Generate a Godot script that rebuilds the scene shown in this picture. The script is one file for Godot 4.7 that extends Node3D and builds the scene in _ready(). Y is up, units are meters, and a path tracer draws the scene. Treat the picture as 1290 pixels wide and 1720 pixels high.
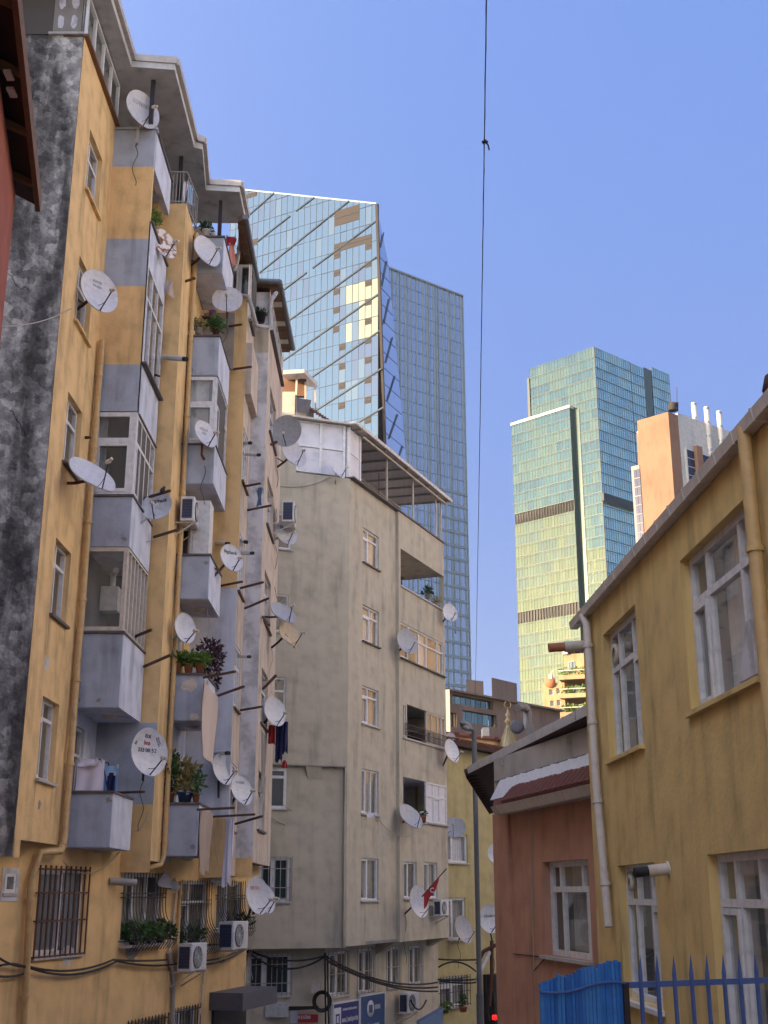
extends Node3D
# A steep street of sawtooth apartment blocks hung with satellite dishes, glass towers behind, at the end of the day.
var M := {}
var taken := {}
var rng := RandomNumberGenerator.new()

class Wall:
	var x: Transform3D      # x along the wall (left to right seen from outside), y up, z outward
	func _init(o: Vector3, heading: float) -> void:
		var a := deg_to_rad(heading)
		var d := Vector3(sin(a), 0, -cos(a))
		x = Transform3D(Basis(d, Vector3.UP, d.cross(Vector3.UP)), Vector3(o.x, 0, o.z))
	func p(u: float, v: float, off := 0.0) -> Vector3:
		return x * Vector3(u, v, off)
	func p2(u: float, off := 0.0) -> Vector2:
		var q := p(u, 0, off)
		return Vector2(q.x, q.z)
	func at(u: float, v: float, off := 0.0) -> Transform3D:
		return Transform3D(x.basis, x * Vector3(u, v, off))

class MB:                   # collects shapes into one mesh
	var st := SurfaceTool.new()
	var xf := Transform3D()
	var col := Color.WHITE
	func _init(t := Transform3D()) -> void:
		st.begin(Mesh.PRIMITIVE_TRIANGLES)
		st.set_smooth_group(-1)
		xf = t
	func vert(p: Vector3) -> void:
		st.set_color(col)
		st.add_vertex(xf * p)
	func tri(a: Vector3, b: Vector3, c: Vector3) -> void:   # counter-clockwise seen from the front
		vert(a); vert(c); vert(b)
	func quad(a: Vector3, b: Vector3, c: Vector3, d: Vector3) -> void:
		tri(a, b, c); tri(a, c, d)
	func rect(u0: float, v0: float, u1: float, v1: float, z := 0.0) -> void:
		quad(Vector3(u0, v0, z), Vector3(u1, v0, z), Vector3(u1, v1, z), Vector3(u0, v1, z))
	func hexa(p: Array) -> void:                             # bottom four counter-clockwise from above, then top four
		quad(p[3], p[2], p[1], p[0]); quad(p[4], p[5], p[6], p[7])
		for i in 4:
			var j := (i + 1) % 4
			quad(p[i], p[j], p[4 + j], p[4 + i])
	func span(a: Vector3, b: Vector3) -> void:               # box between two corners
		var l := a.min(b)
		var h := a.max(b)
		hexa([Vector3(l.x, l.y, h.z), Vector3(h.x, l.y, h.z), Vector3(h.x, l.y, l.z), l, Vector3(l.x, h.y, h.z), h, Vector3(h.x, h.y, l.z), Vector3(l.x, h.y, l.z)])
	func bar(a: Vector3, b: Vector3, w: float, t := -1.0) -> void:
		var d := (b - a).normalized()
		var s := d.cross(Vector3.UP if absf(d.y) < 0.95 else Vector3.RIGHT).normalized() * w / 2
		var n := s.cross(d).normalized() * (w if t < 0 else t) / 2
		hexa([a - s - n, a + s - n, b + s - n, b - s - n, a - s + n, a + s + n, b + s + n, b - s + n])
	func tube(pts: Array, r: float, n := 8) -> void:
		st.set_smooth_group(1)
		var side := Vector3.ZERO
		var rings := []
		for i in pts.size():
			var d: Vector3 = (pts[mini(i + 1, pts.size() - 1)] - pts[maxi(i - 1, 0)]).normalized()
			if side == Vector3.ZERO:
				side = d.cross(Vector3.UP if absf(d.y) < 0.9 else Vector3.RIGHT).normalized()
			side = (side - d * side.dot(d)).normalized()
			var ring := []
			for k in n:
				ring.append(pts[i] + side.rotated(d, TAU * k / n) * r)
			rings.append(ring)
		for i in rings.size() - 1:
			for k in n:
				var j := (k + 1) % n
				quad(rings[i][k], rings[i][j], rings[i + 1][j], rings[i + 1][k])
		st.set_smooth_group(-1)
		for e in [0, rings.size() - 1]:
			for k in range(1, n - 1):
				if e == 0:
					tri(rings[e][0], rings[e][k + 1], rings[e][k])
				else:
					tri(rings[e][0], rings[e][k], rings[e][k + 1])
	func lathe(prof: Array, n := 20, axis := Transform3D()) -> void:   # Vector2(radius, height along y)
		st.set_smooth_group(1)
		for i in prof.size() - 1:
			for k in n:
				var q := []
				for c in [[i, k], [i, k + 1], [i + 1, k + 1], [i + 1, k]]:
					var a: float = TAU * (c[1] % n) / n
					q.append(axis * Vector3(cos(a) * prof[c[0]].x, prof[c[0]].y, -sin(a) * prof[c[0]].x))
				quad(q[0], q[1], q[2], q[3])
		st.set_smooth_group(-1)
	func poly(pts: Array, y0: float, y1: float) -> void:       # horizontal slab over a plan of Vector2(x, z)
		var pv := PackedVector2Array(pts)
		var ix := Geometry2D.triangulate_polygon(pv)
		var down := Geometry2D.is_polygon_clockwise(pv)
		for k in range(0, ix.size(), 3):
			var a := pv[ix[k]]
			var b := pv[ix[k + 1]]
			var c := pv[ix[k + 2]]
			if (b - a).cross(c - a) > 0:
				var t := b
				b = c
				c = t
			tri(Vector3(a.x, y1, a.y), Vector3(b.x, y1, b.y), Vector3(c.x, y1, c.y))
			tri(Vector3(a.x, y0, a.y), Vector3(c.x, y0, c.y), Vector3(b.x, y0, b.y))
		for i in pv.size():
			var a := pv[i]
			var b := pv[(i + 1) % pv.size()]
			if not down:
				quad(Vector3(b.x, y0, b.y), Vector3(a.x, y0, a.y), Vector3(a.x, y1, a.y), Vector3(b.x, y1, b.y))
			else:
				quad(Vector3(a.x, y0, a.y), Vector3(b.x, y0, b.y), Vector3(b.x, y1, b.y), Vector3(a.x, y1, a.y))
	func face(pts: Array, z := 0.0, thick := 0.0) -> void:     # upright sheet of Vector2(u, v), counter-clockwise
		var ix := Geometry2D.triangulate_polygon(PackedVector2Array(pts))
		for k in range(0, ix.size(), 3):
			var a: Vector2 = pts[ix[k]]
			var b: Vector2 = pts[ix[k + 1]]
			var c: Vector2 = pts[ix[k + 2]]
			if (b - a).cross(c - a) < 0:
				var t := b
				b = c
				c = t
			tri(Vector3(a.x, a.y, z), Vector3(b.x, b.y, z), Vector3(c.x, c.y, z))
			if thick > 0:
				tri(Vector3(a.x, a.y, z - thick), Vector3(c.x, c.y, z - thick), Vector3(b.x, b.y, z - thick))
		if thick > 0:
			for i in pts.size():
				var a: Vector2 = pts[i]
				var b: Vector2 = pts[(i + 1) % pts.size()]
				quad(Vector3(a.x, a.y, z - thick), Vector3(b.x, b.y, z - thick), Vector3(b.x, b.y, z), Vector3(a.x, a.y, z))
	func done() -> ArrayMesh:
		st.generate_normals()
		return st.commit()

# ---------------------------------------------------------------- nodes
func numbered(called: String) -> String:
	taken[called] = taken.get(called, -1) + 1
	return called if taken[called] == 0 else "%s_%03d" % [called, taken[called]]

func thing(called: String, label: String, category: String, at := Vector3.ZERO, group := "") -> Node3D:
	var o := Node3D.new()
	o.name = numbered(called)
	add_child(o)
	o.position = at
	tag(o, label, category, group)
	return o

func tag(o: Node3D, label: String, category: String, group := "") -> Node3D:
	o.set_meta("label", label)
	o.set_meta("category", category)
	if group:
		o.set_meta("group", group)
	return o

func place(n: Node) -> Transform3D:
	var t := Transform3D()
	while n is Node3D and n != self:
		t = (n as Node3D).transform * t
		n = n.get_parent()
	return t

func part(called: String, mesh, m: Material, par: Node = null, at := Transform3D(), label := "") -> MeshInstance3D:
	var o := MeshInstance3D.new()
	o.mesh = mesh.done() if mesh is MB else mesh
	o.material_override = m
	if par == null:
		o.name = numbered(called)
		add_child(o)
		o.transform = at
	else:
		o.name = called
		par.add_child(o, true)
		o.transform = place(par).affine_inverse() * at
	if label:
		o.set_meta("label", label)
	return o

func stuff(o: Node) -> Node:
	o.set_meta("kind", "stuff")
	return o

func structure(called: String, mesh, m: Material) -> void:
	part(called, mesh, m).set_meta("kind", "structure")

# ---------------------------------------------------------------- materials
func lin(r: float, g: float, b: float) -> Color:
	return Color(r, g, b).linear_to_srgb()

func noise(sd: int, freq: float, oct: int, stops: Array, size := 512, kind := FastNoiseLite.TYPE_SIMPLEX_SMOOTH, warp := 0.0) -> NoiseTexture2D:
	var f := FastNoiseLite.new()
	f.seed = sd
	f.noise_type = kind
	f.frequency = freq
	f.fractal_octaves = oct
	if warp > 0:
		f.domain_warp_enabled = true
		f.domain_warp_amplitude = warp
		f.domain_warp_frequency = freq * 1.5
	if kind == FastNoiseLite.TYPE_CELLULAR:
		f.cellular_return_type = FastNoiseLite.RETURN_CELL_VALUE
	var t := NoiseTexture2D.new()
	t.width = size
	t.height = size
	t.seamless = true
	t.noise = f
	if stops.size():
		var g := Gradient.new()
		var off := PackedFloat32Array()
		var cl := PackedColorArray()
		for s in stops:
			off.append(s[0])
			cl.append(Color(s[1], s[1], s[1]) if s[1] is float else s[1])
		g.offsets = off
		g.colors = cl
		t.color_ramp = g
	return t

var tex_mottle: Texture2D
var tex_streak: Texture2D
var tex_grain: Texture2D

func flat(key: String, c: Color, rough := 0.7, metal := 0.0) -> StandardMaterial3D:
	var m := StandardMaterial3D.new()
	m.resource_name = key
	m.albedo_color = c
	m.roughness = rough
	m.metallic = metal
	M[key] = m
	return m

func stucco(key: String, c: Color, streak := 0.5, bump := 0.22, scale := 0.45) -> StandardMaterial3D:
	var m := flat(key, c, 0.92)
	m.albedo_texture = tex_mottle
	m.uv1_triplanar = true
	m.uv1_world_triplanar = true
	m.uv1_scale = Vector3.ONE * scale
	m.heightmap_enabled = bump > 0
	m.heightmap_texture = tex_grain
	m.heightmap_scale = bump
	if streak > 0:
		m.detail_enabled = true
		m.detail_blend_mode = BaseMaterial3D.BLEND_MODE_MUL
		m.detail_albedo = tex_streak
		m.detail_uv_layer = BaseMaterial3D.DETAIL_UV_2
		m.uv2_triplanar = true
		m.uv2_world_triplanar = true
		m.uv2_scale = Vector3(0.35, 0.05, 0.35)
	return m

func worn(key: String, c: Color, rough := 0.6, metal := 0.0, scale := 1.5) -> StandardMaterial3D:
	var m := flat(key, c, rough, metal)
	m.albedo_texture = tex_mottle
	m.uv1_triplanar = true
	m.uv1_world_triplanar = true
	m.uv1_scale = Vector3.ONE * scale
	return m

func materials() -> void:
	tex_mottle = noise(3, 0.006, 6, [[0.0, 0.86], [0.4, 0.95], [0.6, 0.98], [1.0, 1.0]], 512, FastNoiseLite.TYPE_SIMPLEX_SMOOTH, 20.0)
	tex_streak = noise(8, 0.010, 5, [[0.0, 0.8], [0.25, 0.94], [0.45, 1.0], [1.0, 1.0]])
	tex_grain = noise(5, 0.05, 4, [])
	stucco("yellow", lin(0.82, 0.56, 0.265), 0.5)
	stucco("yellow_house", lin(0.74, 0.535, 0.22), 0.5)
	stucco("grey_paint", lin(0.42, 0.47, 0.57), 0.5)
	stucco("lilac_and_lit_grey", lin(0.64, 0.68, 0.80), 0.4)  # lilac walls; also the grey paint of balcony fronts, lightened for skylight
	stucco("beige_stain", lin(0.44, 0.395, 0.32), 0.8)
	stucco("yellow_stain", lin(0.66, 0.44, 0.22), 0.8)
	stucco("beige_repair", lin(0.50, 0.455, 0.375), 0.6)
	stucco("cream", lin(0.62, 0.52, 0.43), 0.6)
	stucco("beige", lin(0.54, 0.485, 0.385), 0.7)
	stucco("olive", lin(0.52, 0.44, 0.22), 0.8)
	stucco("brick_red", lin(0.54, 0.29, 0.20), 0.7)
	stucco("bounce_block", lin(0.55, 0.565, 0.59), 0.4, 0.0)  # tone of the added blocks that bounce sunlight into the street
	stucco("pink_red", lin(0.42, 0.13, 0.09), 0.5)
	stucco("grey_render", lin(0.50, 0.48, 0.46), 0.5)
	stucco("peach", lin(0.255, 0.14, 0.088), 0.6, 0.0, 0.05)
	stucco("gold_stone", lin(0.42, 0.29, 0.16), 0.4, 0.0, 0.1)
	stucco("brown_stone", lin(0.24, 0.19, 0.15), 0.4, 0.0, 0.1)
	stucco("concrete", lin(0.30, 0.28, 0.26), 0.6)
	stucco("soffit_grey", lin(0.60, 0.60, 0.60), 0.4)
	stucco("asphalt", lin(0.18, 0.17, 0.16), 0.4, 0.8)
	var g := flat("gable", lin(0.88, 0.86, 0.82), 0.95)       # old render, blotched black by damp
	g.albedo_texture = noise(21, 0.016, 4, [[0.0, 0.48], [0.3, 0.62], [0.5, 0.72], [0.7, 0.84], [1.0, 0.98]], 1024, FastNoiseLite.TYPE_CELLULAR, 42.0)
	g.uv1_triplanar = true
	g.uv1_world_triplanar = true
	g.uv1_scale = Vector3(0.42, 0.42, 0.42)
	g.detail_enabled = true
	g.detail_blend_mode = BaseMaterial3D.BLEND_MODE_MUL
	g.detail_albedo = noise(23, 0.012, 5, [[0.0, 0.42], [0.36, 0.62], [0.52, 0.86], [0.7, 1.0], [1.0, 1.0]], 512, FastNoiseLite.TYPE_SIMPLEX_SMOOTH, 30.0)
	g.detail_uv_layer = BaseMaterial3D.DETAIL_UV_2
	g.uv2_triplanar = true
	g.uv2_world_triplanar = true
	g.uv2_scale = Vector3(0.2, 0.045, 0.2)
	g.heightmap_enabled = true
	g.heightmap_texture = tex_grain
	g.heightmap_scale = 1.0
	var h: StandardMaterial3D = flat("plaster", lin(0.66, 0.66, 0.70), 0.95)   # bare white plaster, patched
	h.albedo_texture = noise(31, 0.008, 5, [[0.0, 0.74], [0.4, 0.87], [0.55, 0.97], [1.0, 1.0]], 512, FastNoiseLite.TYPE_SIMPLEX_SMOOTH, 50.0)
	h.uv1_triplanar = true
	h.uv1_world_triplanar = true
	h.uv1_scale = Vector3.ONE * 0.4
	worn("dish_white", lin(0.66, 0.66, 0.70), 0.45, 0.0, 2.2)
	var r := flat("dish_rust", lin(0.85, 0.82, 0.8), 0.7)
	r.albedo_texture = noise(44, 0.02, 4, [[0.0, Color(0.42, 0.2, 0.08)], [0.36, Color(0.62, 0.4, 0.25)], [0.46, Color(0.95, 0.93, 0.92)], [1.0, Color(1, 1, 1)]], 256)
	r.uv1_triplanar = true
	r.uv1_scale = Vector3.ONE * 1.1
	worn("dish_tan", lin(0.60, 0.48, 0.34), 0.7, 0.0, 3.0)
	worn("dish_grey", lin(0.42, 0.42, 0.45), 0.5, 0.0, 2.0)
	worn("pvc", lin(0.74, 0.74, 0.76), 0.4)
	worn("white_panel", lin(0.70, 0.70, 0.76), 0.45, 0.0, 0.5)
	worn("off_white", lin(0.62, 0.56, 0.48), 0.55)
	worn("pipe_yellow", lin(0.62, 0.42, 0.19), 0.5)
	worn("pipe_grey", lin(0.40, 0.38, 0.36), 0.5)
	worn("iron", lin(0.035, 0.03, 0.04), 0.6)
	worn("rust", lin(0.12, 0.055, 0.035), 0.85)
	worn("alu", lin(0.5, 0.5, 0.52), 0.35, 0.6)
	worn("steel", lin(0.42, 0.42, 0.44), 0.4, 0.8)
	worn("lamp_grey", lin(0.16, 0.17, 0.19), 0.5, 0.3)
	worn("coping", lin(0.12, 0.10, 0.10), 0.7)
	worn("coping_white", lin(0.5, 0.47, 0.45), 0.7)
	worn("wood", lin(0.20, 0.11, 0.06), 0.8)
	worn("wood_dark", lin(0.055, 0.022, 0.018), 0.8)
	worn("tile", lin(0.17, 0.055, 0.04), 0.85, 0.0, 3.0)
	worn("zinc", lin(0.62, 0.62, 0.63), 0.5, 0.1)
	worn("duct_metal", lin(0.17, 0.16, 0.155), 0.5, 0.2)
	worn("foil", lin(0.84, 0.87, 0.95), 0.4, 0.15, 4.0)
	worn("gutter", lin(0.66, 0.60, 0.55), 0.6)
	worn("terracotta", lin(0.42, 0.16, 0.08), 0.85)
	worn("blue_paint", lin(0.035, 0.20, 0.60), 0.55, 0.0, 3.0)
	worn("blue_paint_faded", lin(0.06, 0.25, 0.62), 0.65, 0.0, 4.0)
	worn("blue_paint_dark", lin(0.025, 0.15, 0.48), 0.55, 0.0, 4.0)
	worn("blue_rail", lin(0.075, 0.14, 0.36), 0.5)
	worn("sheet_blue", lin(0.12, 0.2, 0.34), 0.6)
	worn("dark_slab", lin(0.11, 0.11, 0.13), 0.6)
	worn("ac_white", lin(0.66, 0.66, 0.66), 0.45)
	worn("curtain", lin(0.55, 0.53, 0.5), 0.9)
	worn("curtain_dim", lin(0.30, 0.29, 0.27), 0.9)
	worn("curtain_brown", lin(0.075, 0.035, 0.04), 0.9)
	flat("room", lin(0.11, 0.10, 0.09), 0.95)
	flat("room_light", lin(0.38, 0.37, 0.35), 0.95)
	flat("black", lin(0.012, 0.012, 0.015), 0.6)
	flat("cable", lin(0.02, 0.017, 0.02), 0.6)
	flat("cable_pale", lin(0.42, 0.38, 0.33), 0.6)
	flat("dark_blue_vent", lin(0.03, 0.035, 0.08), 0.5)
	flat("ink", lin(0.03, 0.035, 0.05), 0.6)
	flat("ink_pale", lin(0.36, 0.37, 0.42), 0.6)
	flat("red_cloth", lin(0.42, 0.03, 0.035), 0.9)
	flat("pink_cloth", lin(0.5, 0.2, 0.17), 0.9)
	flat("navy_cloth", lin(0.012, 0.016, 0.07), 0.9)
	flat("white_cloth", lin(0.70, 0.68, 0.78), 0.9)
	flat("sky_cloth", lin(0.30, 0.50, 0.74), 0.9)
	flat("denim", lin(0.12, 0.19, 0.30), 0.9)
	flat("tan_cloth", lin(0.40, 0.31, 0.25), 0.95)
	flat("cream_cloth", lin(0.62, 0.50, 0.42), 0.9)
	flat("sign_blue", lin(0.025, 0.035, 0.17), 0.5)
	flat("sign_slate", lin(0.03, 0.075, 0.19), 0.5)
	flat("sign_red", lin(0.42, 0.02, 0.025), 0.5)
	flat("paper", lin(0.62, 0.63, 0.68), 0.6)
	flat("purple", lin(0.10, 0.02, 0.10), 0.5)
	flat("bird", lin(0.06, 0.04, 0.045), 0.9)
	for k in [["leaf", 0.055, 0.11, 0.03], ["leaf_dark", 0.025, 0.055, 0.018], ["leaf_dry", 0.26, 0.22, 0.09], ["leaf_purple", 0.035, 0.012, 0.022], ["leaf_bright", 0.10, 0.17, 0.03]]:
		var lf := flat(k[0], lin(k[1], k[2], k[3]), 0.7)
		lf.backlight_enabled = true
		lf.backlight = lin(k[1], k[2], k[3])
	var gl := flat("glass", Color(0.8, 0.86, 0.88, 0.10), 0.03)
	gl.transparency = BaseMaterial3D.TRANSPARENCY_ALPHA
	flat("glass_dark", lin(0.02, 0.022, 0.026), 0.05).metallic_specular = 0.7
	flat("glass_green", lin(0.015, 0.04, 0.05), 0.08).metallic_specular = 0.6
	# curtain walls of the towers: coated, mirroring glass
	for k in [["tower_glass", 0.078, 0.108, 0.138, 0.9, 0.06], ["tower_pane_pale", 0.096, 0.120, 0.138, 0.9, 0.12], ["tower_pane_light_tint", 0.20, 0.195, 0.13, 0.8, 0.2], ["tower_pane_grey", 0.080, 0.097, 0.126, 0.9, 0.1]]:
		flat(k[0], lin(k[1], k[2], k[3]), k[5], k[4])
	var tg := flat("band_glass", lin(1, 1, 1), 0.07, 0.85)
	tg.vertex_color_use_as_albedo = true
	flat("slab_glass", lin(0.47, 0.53, 0.56), 0.08, 0.85)
	flat("green_groove", lin(0.05, 0.085, 0.075), 0.2, 0.3)
	flat("mullion", lin(0.018, 0.026, 0.026), 0.4, 0.4)
	flat("mullion_grey", lin(0.022, 0.03, 0.042), 0.45, 0.85)
	flat("fin", lin(0.22, 0.26, 0.27), 0.4, 0.4)
	flat("vent_brown", lin(0.026, 0.019, 0.015), 0.8)
	flat("facet_glass", lin(0.62, 0.66, 0.72), 0.05, 0.9)
	flat("pv_blue", lin(0.02, 0.022, 0.055), 0.15, 0.3)
	flat("gold_lead", lin(0.26, 0.20, 0.10), 0.5, 0.3)

# ---------------------------------------------------------------- building pieces
func inside(c: Vector2, holes: Array) -> bool:
	for h in holes:
		if c.x > h[0] and c.x < h[2] and c.y > h[1] and c.y < h[3]:
			return true
	return false

func sheet(par: Node3D, called: String, w: Wall, r: Array, holes: Array, m: Material, reveal := 0.16, off := 0.0) -> MeshInstance3D:
	var mb := MB.new()
	var us := [r[0], r[2]]
	var vs := [r[1], r[3]]
	for h in holes:
		us.append_array([h[0], h[2]])
		vs.append_array([h[1], h[3]])
	us.sort()
	vs.sort()
	for i in us.size() - 1:
		for j in vs.size() - 1:
			if us[i + 1] - us[i] < 0.001 or vs[j + 1] - vs[j] < 0.001:
				continue
			var c := Vector2((us[i] + us[i + 1]) / 2, (vs[j] + vs[j + 1]) / 2)
			if not inside(c, holes) and c.x > r[0] and c.x < r[2] and c.y > r[1] and c.y < r[3]:
				mb.rect(us[i], vs[j], us[i + 1], vs[j + 1])
	for h in holes:
		var z := -reveal
		mb.quad(Vector3(h[0], h[1], 0), Vector3(h[0], h[3], 0), Vector3(h[0], h[3], z), Vector3(h[0], h[1], z))
		mb.quad(Vector3(h[2], h[1], z), Vector3(h[2], h[3], z), Vector3(h[2], h[3], 0), Vector3(h[2], h[1], 0))
		mb.quad(Vector3(h[0], h[3], 0), Vector3(h[2], h[3], 0), Vector3(h[2], h[3], z), Vector3(h[0], h[3], z))
		mb.quad(Vector3(h[0], h[1], z), Vector3(h[2], h[1], z), Vector3(h[2], h[1], 0), Vector3(h[0], h[1], 0))
	return part(called, mb, m, par, w.at(0, 0, off))

func frame_bars(mb: MB, u0: float, v0: float, u1: float, v1: float, t: float, z0: float, z1: float) -> void:
	mb.span(Vector3(u0, v0, z0), Vector3(u0 + t, v1, z1))
	mb.span(Vector3(u1 - t, v0, z0), Vector3(u1, v1, z1))
	mb.span(Vector3(u0 + t, v0, z0), Vector3(u1 - t, v0 + t, z1))
	mb.span(Vector3(u0 + t, v1 - t, z0), Vector3(u1 - t, v1, z1))

# options: cols, top (fraction for the transom), topcols, z, sash, curtain, drawn, sill, frame, pane, room, bars, belly, deep
func window(par: Node3D, w: Wall, r: Array, o := {}) -> MeshInstance3D:
	var W: float = r[2] - r[0]
	var H: float = r[3] - r[1]
	var z: float = o.get("z", -0.13)
	var t: float = o.get("t", 0.06)
	var base := w.at(r[0], r[1], z)
	var mb := MB.new()
	frame_bars(mb, 0, 0, W, H, t, -0.03, 0.04)
	var cells := []
	var tr: float = o.get("top", 0.0)
	var tv: float = H * tr if tr > 0 else H
	var rows := [[0.0, tv, o.get("cols", [0.5])]]
	if tr > 0:
		rows.append([tv, H, o.get("topcols", o.get("cols", [0.5]))])
		mb.span(Vector3(t, tv - t / 2, -0.03), Vector3(W - t, tv + t / 2, 0.037))
	for row in rows:
		var xs := [0.0]
		for c in row[2]:
			xs.append(c * W)
			mb.span(Vector3(c * W - t / 2, row[0] + t * 0.5, -0.028), Vector3(c * W + t / 2, row[1] - t * 0.5, 0.034))
		xs.append(W)
		for i in xs.size() - 1:
			cells.append([xs[i] + t / 2, row[0] + t / 2, xs[i + 1] - t / 2, row[1] - t / 2])
	if o.get("sash", true) and cells.size() > 1:
		var c: Array = cells[o.get("which", 0)]
		frame_bars(mb, c[0] + 0.01, c[1] + 0.01, c[2] - 0.01, c[3] - 0.01, t * 0.8, 0.0, 0.055)
	var win := part("window", mb, M[o.get("frame", "pvc")], par, base)
	for c in cells:
		var pm := MB.new()
		pm.rect(c[0], c[1], c[2], c[3], 0.004)
		part("pane", pm, M[o.get("pane", "glass")], win, base)
	if o.get("sill", 0.08) > 0:
		var sm := MB.new()
		var so: float = o.get("sill", 0.08)
		sm.span(Vector3(-0.05, -0.05, -0.02), Vector3(W + 0.05, -0.003, -z + so))
		part("sill", sm, M[o.get("sillmat", "coping_white")], win, base)
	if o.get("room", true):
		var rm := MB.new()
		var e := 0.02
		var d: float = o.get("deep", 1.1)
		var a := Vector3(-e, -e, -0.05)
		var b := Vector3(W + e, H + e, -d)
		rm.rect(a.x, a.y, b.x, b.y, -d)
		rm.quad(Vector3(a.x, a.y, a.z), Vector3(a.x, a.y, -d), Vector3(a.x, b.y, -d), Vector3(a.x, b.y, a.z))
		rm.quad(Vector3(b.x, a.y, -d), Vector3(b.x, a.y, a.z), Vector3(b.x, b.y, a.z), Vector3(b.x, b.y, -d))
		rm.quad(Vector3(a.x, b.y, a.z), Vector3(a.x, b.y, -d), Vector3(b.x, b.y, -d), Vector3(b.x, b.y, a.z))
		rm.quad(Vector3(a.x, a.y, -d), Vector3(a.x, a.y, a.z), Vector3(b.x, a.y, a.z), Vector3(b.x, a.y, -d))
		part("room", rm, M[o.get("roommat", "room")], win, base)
	var spans: Array = o.get("drawn", [[0.0, 1.0]]) if o.get("curtain", "") else []
	for s in spans:
		var cm := MB.new()
		cm.st.set_smooth_group(1)
		var n := maxi(6, int((s[1] - s[0]) * W * 26))
		for i in n:
			var f0: float = lerpf(s[0], s[1], float(i) / n) * W
			var f1: float = lerpf(s[0], s[1], float(i + 1) / n) * W
			var z0 := -0.14 + 0.025 * sin(i * 1.35)
			var z1 := -0.14 + 0.025 * sin((i + 1) * 1.35)
			cm.quad(Vector3(f0, 0.03, z0), Vector3(f1, 0.03, z1), Vector3(f1, H - 0.03, z1), Vector3(f0, H - 0.03, z0))
		part("curtain", cm, M[o.get("curtain", "curtain")], win, base)
	if o.has("bars"):
		var n: int = o.bars
		var gm := MB.new()
		var q: float = o.get("barz", 0.08) - z
		var belly: float = o.get("belly", 0.0)
		var bt: float = o.get("bart", 0.018)
		for i in n + 1:
			var x := lerpf(-0.06, W + 0.06, float(i) / n)
			var pts := []
			if belly > 0:
				for k in 11:
					var f := k / 10.0
					pts.append(Vector3(x, lerpf(-0.12, H + 0.03, f), q + belly * exp(-pow((f - 0.14) / 0.2, 2.0))))
				gm.tube(pts, bt / 2, 4)
			else:
				gm.bar(Vector3(x, -0.03, q), Vector3(x, H + 0.05, q), bt)
		for hgt in o.get("rails", [0.04, 0.35, 0.68, 0.97]):
			var zz: float = q + belly * exp(-pow((hgt - 0.14) / 0.2, 2.0))
			gm.bar(Vector3(-0.07, hgt * H, zz), Vector3(W + 0.07, hgt * H, zz), bt * 1.2)
			for s in [-0.07, W + 0.07]:
				gm.bar(Vector3(s, hgt * H, zz), Vector3(s, hgt * H, -z), bt)
		part("grille", gm, M[o.get("barmat", "iron")], win, base)
	return win

func pipe(par: Node3D, called: String, pts: Array, r: float, m: Material, clips := 0) -> MeshInstance3D:
	var mb := MB.new()
	mb.tube(pts, r, 10)
	var o := part(called, mb, m, par)
	if clips > 0:
		var total := 0.0
		for i in pts.size() - 1:
			total += pts[i].distance_to(pts[i + 1])
		for i in clips:
			var go := (i + 0.5) / clips * total
			var k := 0
			while k < pts.size() - 2 and go > pts[k].distance_to(pts[k + 1]):
				go -= pts[k].distance_to(pts[k + 1])
				k += 1
			var d: Vector3 = (pts[k + 1] - pts[k]).normalized()
			var a: Vector3 = pts[k] + d * go
			var cm := MB.new()
			cm.tube([a - d * 0.025, a + d * 0.025], r * 1.28, 10)
			part("pipe_joint", cm, m, o)
	return o

func sag(a: Vector3, b: Vector3, s: float, n := 14) -> Array:
	var pts := []
	for i in n + 1:
		var f := float(i) / n
		pts.append(a.lerp(b, f) - Vector3(0, s * 4 * f * (1 - f), 0))
	return pts

func box_balcony(par: Node3D, side: Wall, depth_out: float, length: float, v0: float, v1: float, front := "lilac_and_lit_grey", lamp := true) -> MeshInstance3D:
	# side: wall that faces the street's near end; x runs outwards from the facade, -z runs along the facade
	var t := 0.1
	var mb := MB.new()
	mb.span(Vector3(0, v0, -t), Vector3(depth_out, v1, 0))
	mb.span(Vector3(0, v0, -length), Vector3(depth_out, v1, -length + t))
	mb.span(Vector3(-0.02, v0 + 0.004, -length + t), Vector3(depth_out - t, v0 + 0.15, -t))
	var b := part("balcony", mb, M.grey_paint, par, side.x)
	var fm := MB.new()
	fm.span(Vector3(depth_out - t, v0 - 0.003, -length + 0.004), Vector3(depth_out + 0.012, v1 + 0.003, -0.012))
	part("parapet_front", fm, M[front], b, side.x)  # same grey paint as the sides, its stronger light put into colour
	var um := MB.new()
	um.span(Vector3(0.02, v0 - 0.012, -length + 0.02), Vector3(depth_out - 0.02, v0 - 0.002, -0.02))
	part("soffit", um, M.lilac_and_lit_grey, b, side.x)
	var cm := MB.new()
	var e := 0.04
	cm.span(Vector3(0, v1 + 0.004, -t - e), Vector3(depth_out + e, v1 + 0.045, e))
	cm.span(Vector3(depth_out - t - e, v1 + 0.004, -length), Vector3(depth_out + e, v1 + 0.044, -t - e))
	part("coping", cm, M.coping, b, side.x)
	if lamp:
		var lm := MB.new()
		lm.lathe([Vector2(0.001, -0.07), Vector2(0.08, -0.06), Vector2(0.13, -0.015), Vector2(0.14, 0)], 16, Transform3D(Basis(), Vector3(depth_out * 0.55, v0 - 0.012, -length * 0.5)))
		part("ceiling_lamp", lm, M.off_white, b, side.x)
	return b

# ---------------------------------------------------------------- repeated things
func bowl(x: float, y: float, r: float) -> float:
	return 0.2 * (x * x + y * y) / r - 0.2 * r

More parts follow.
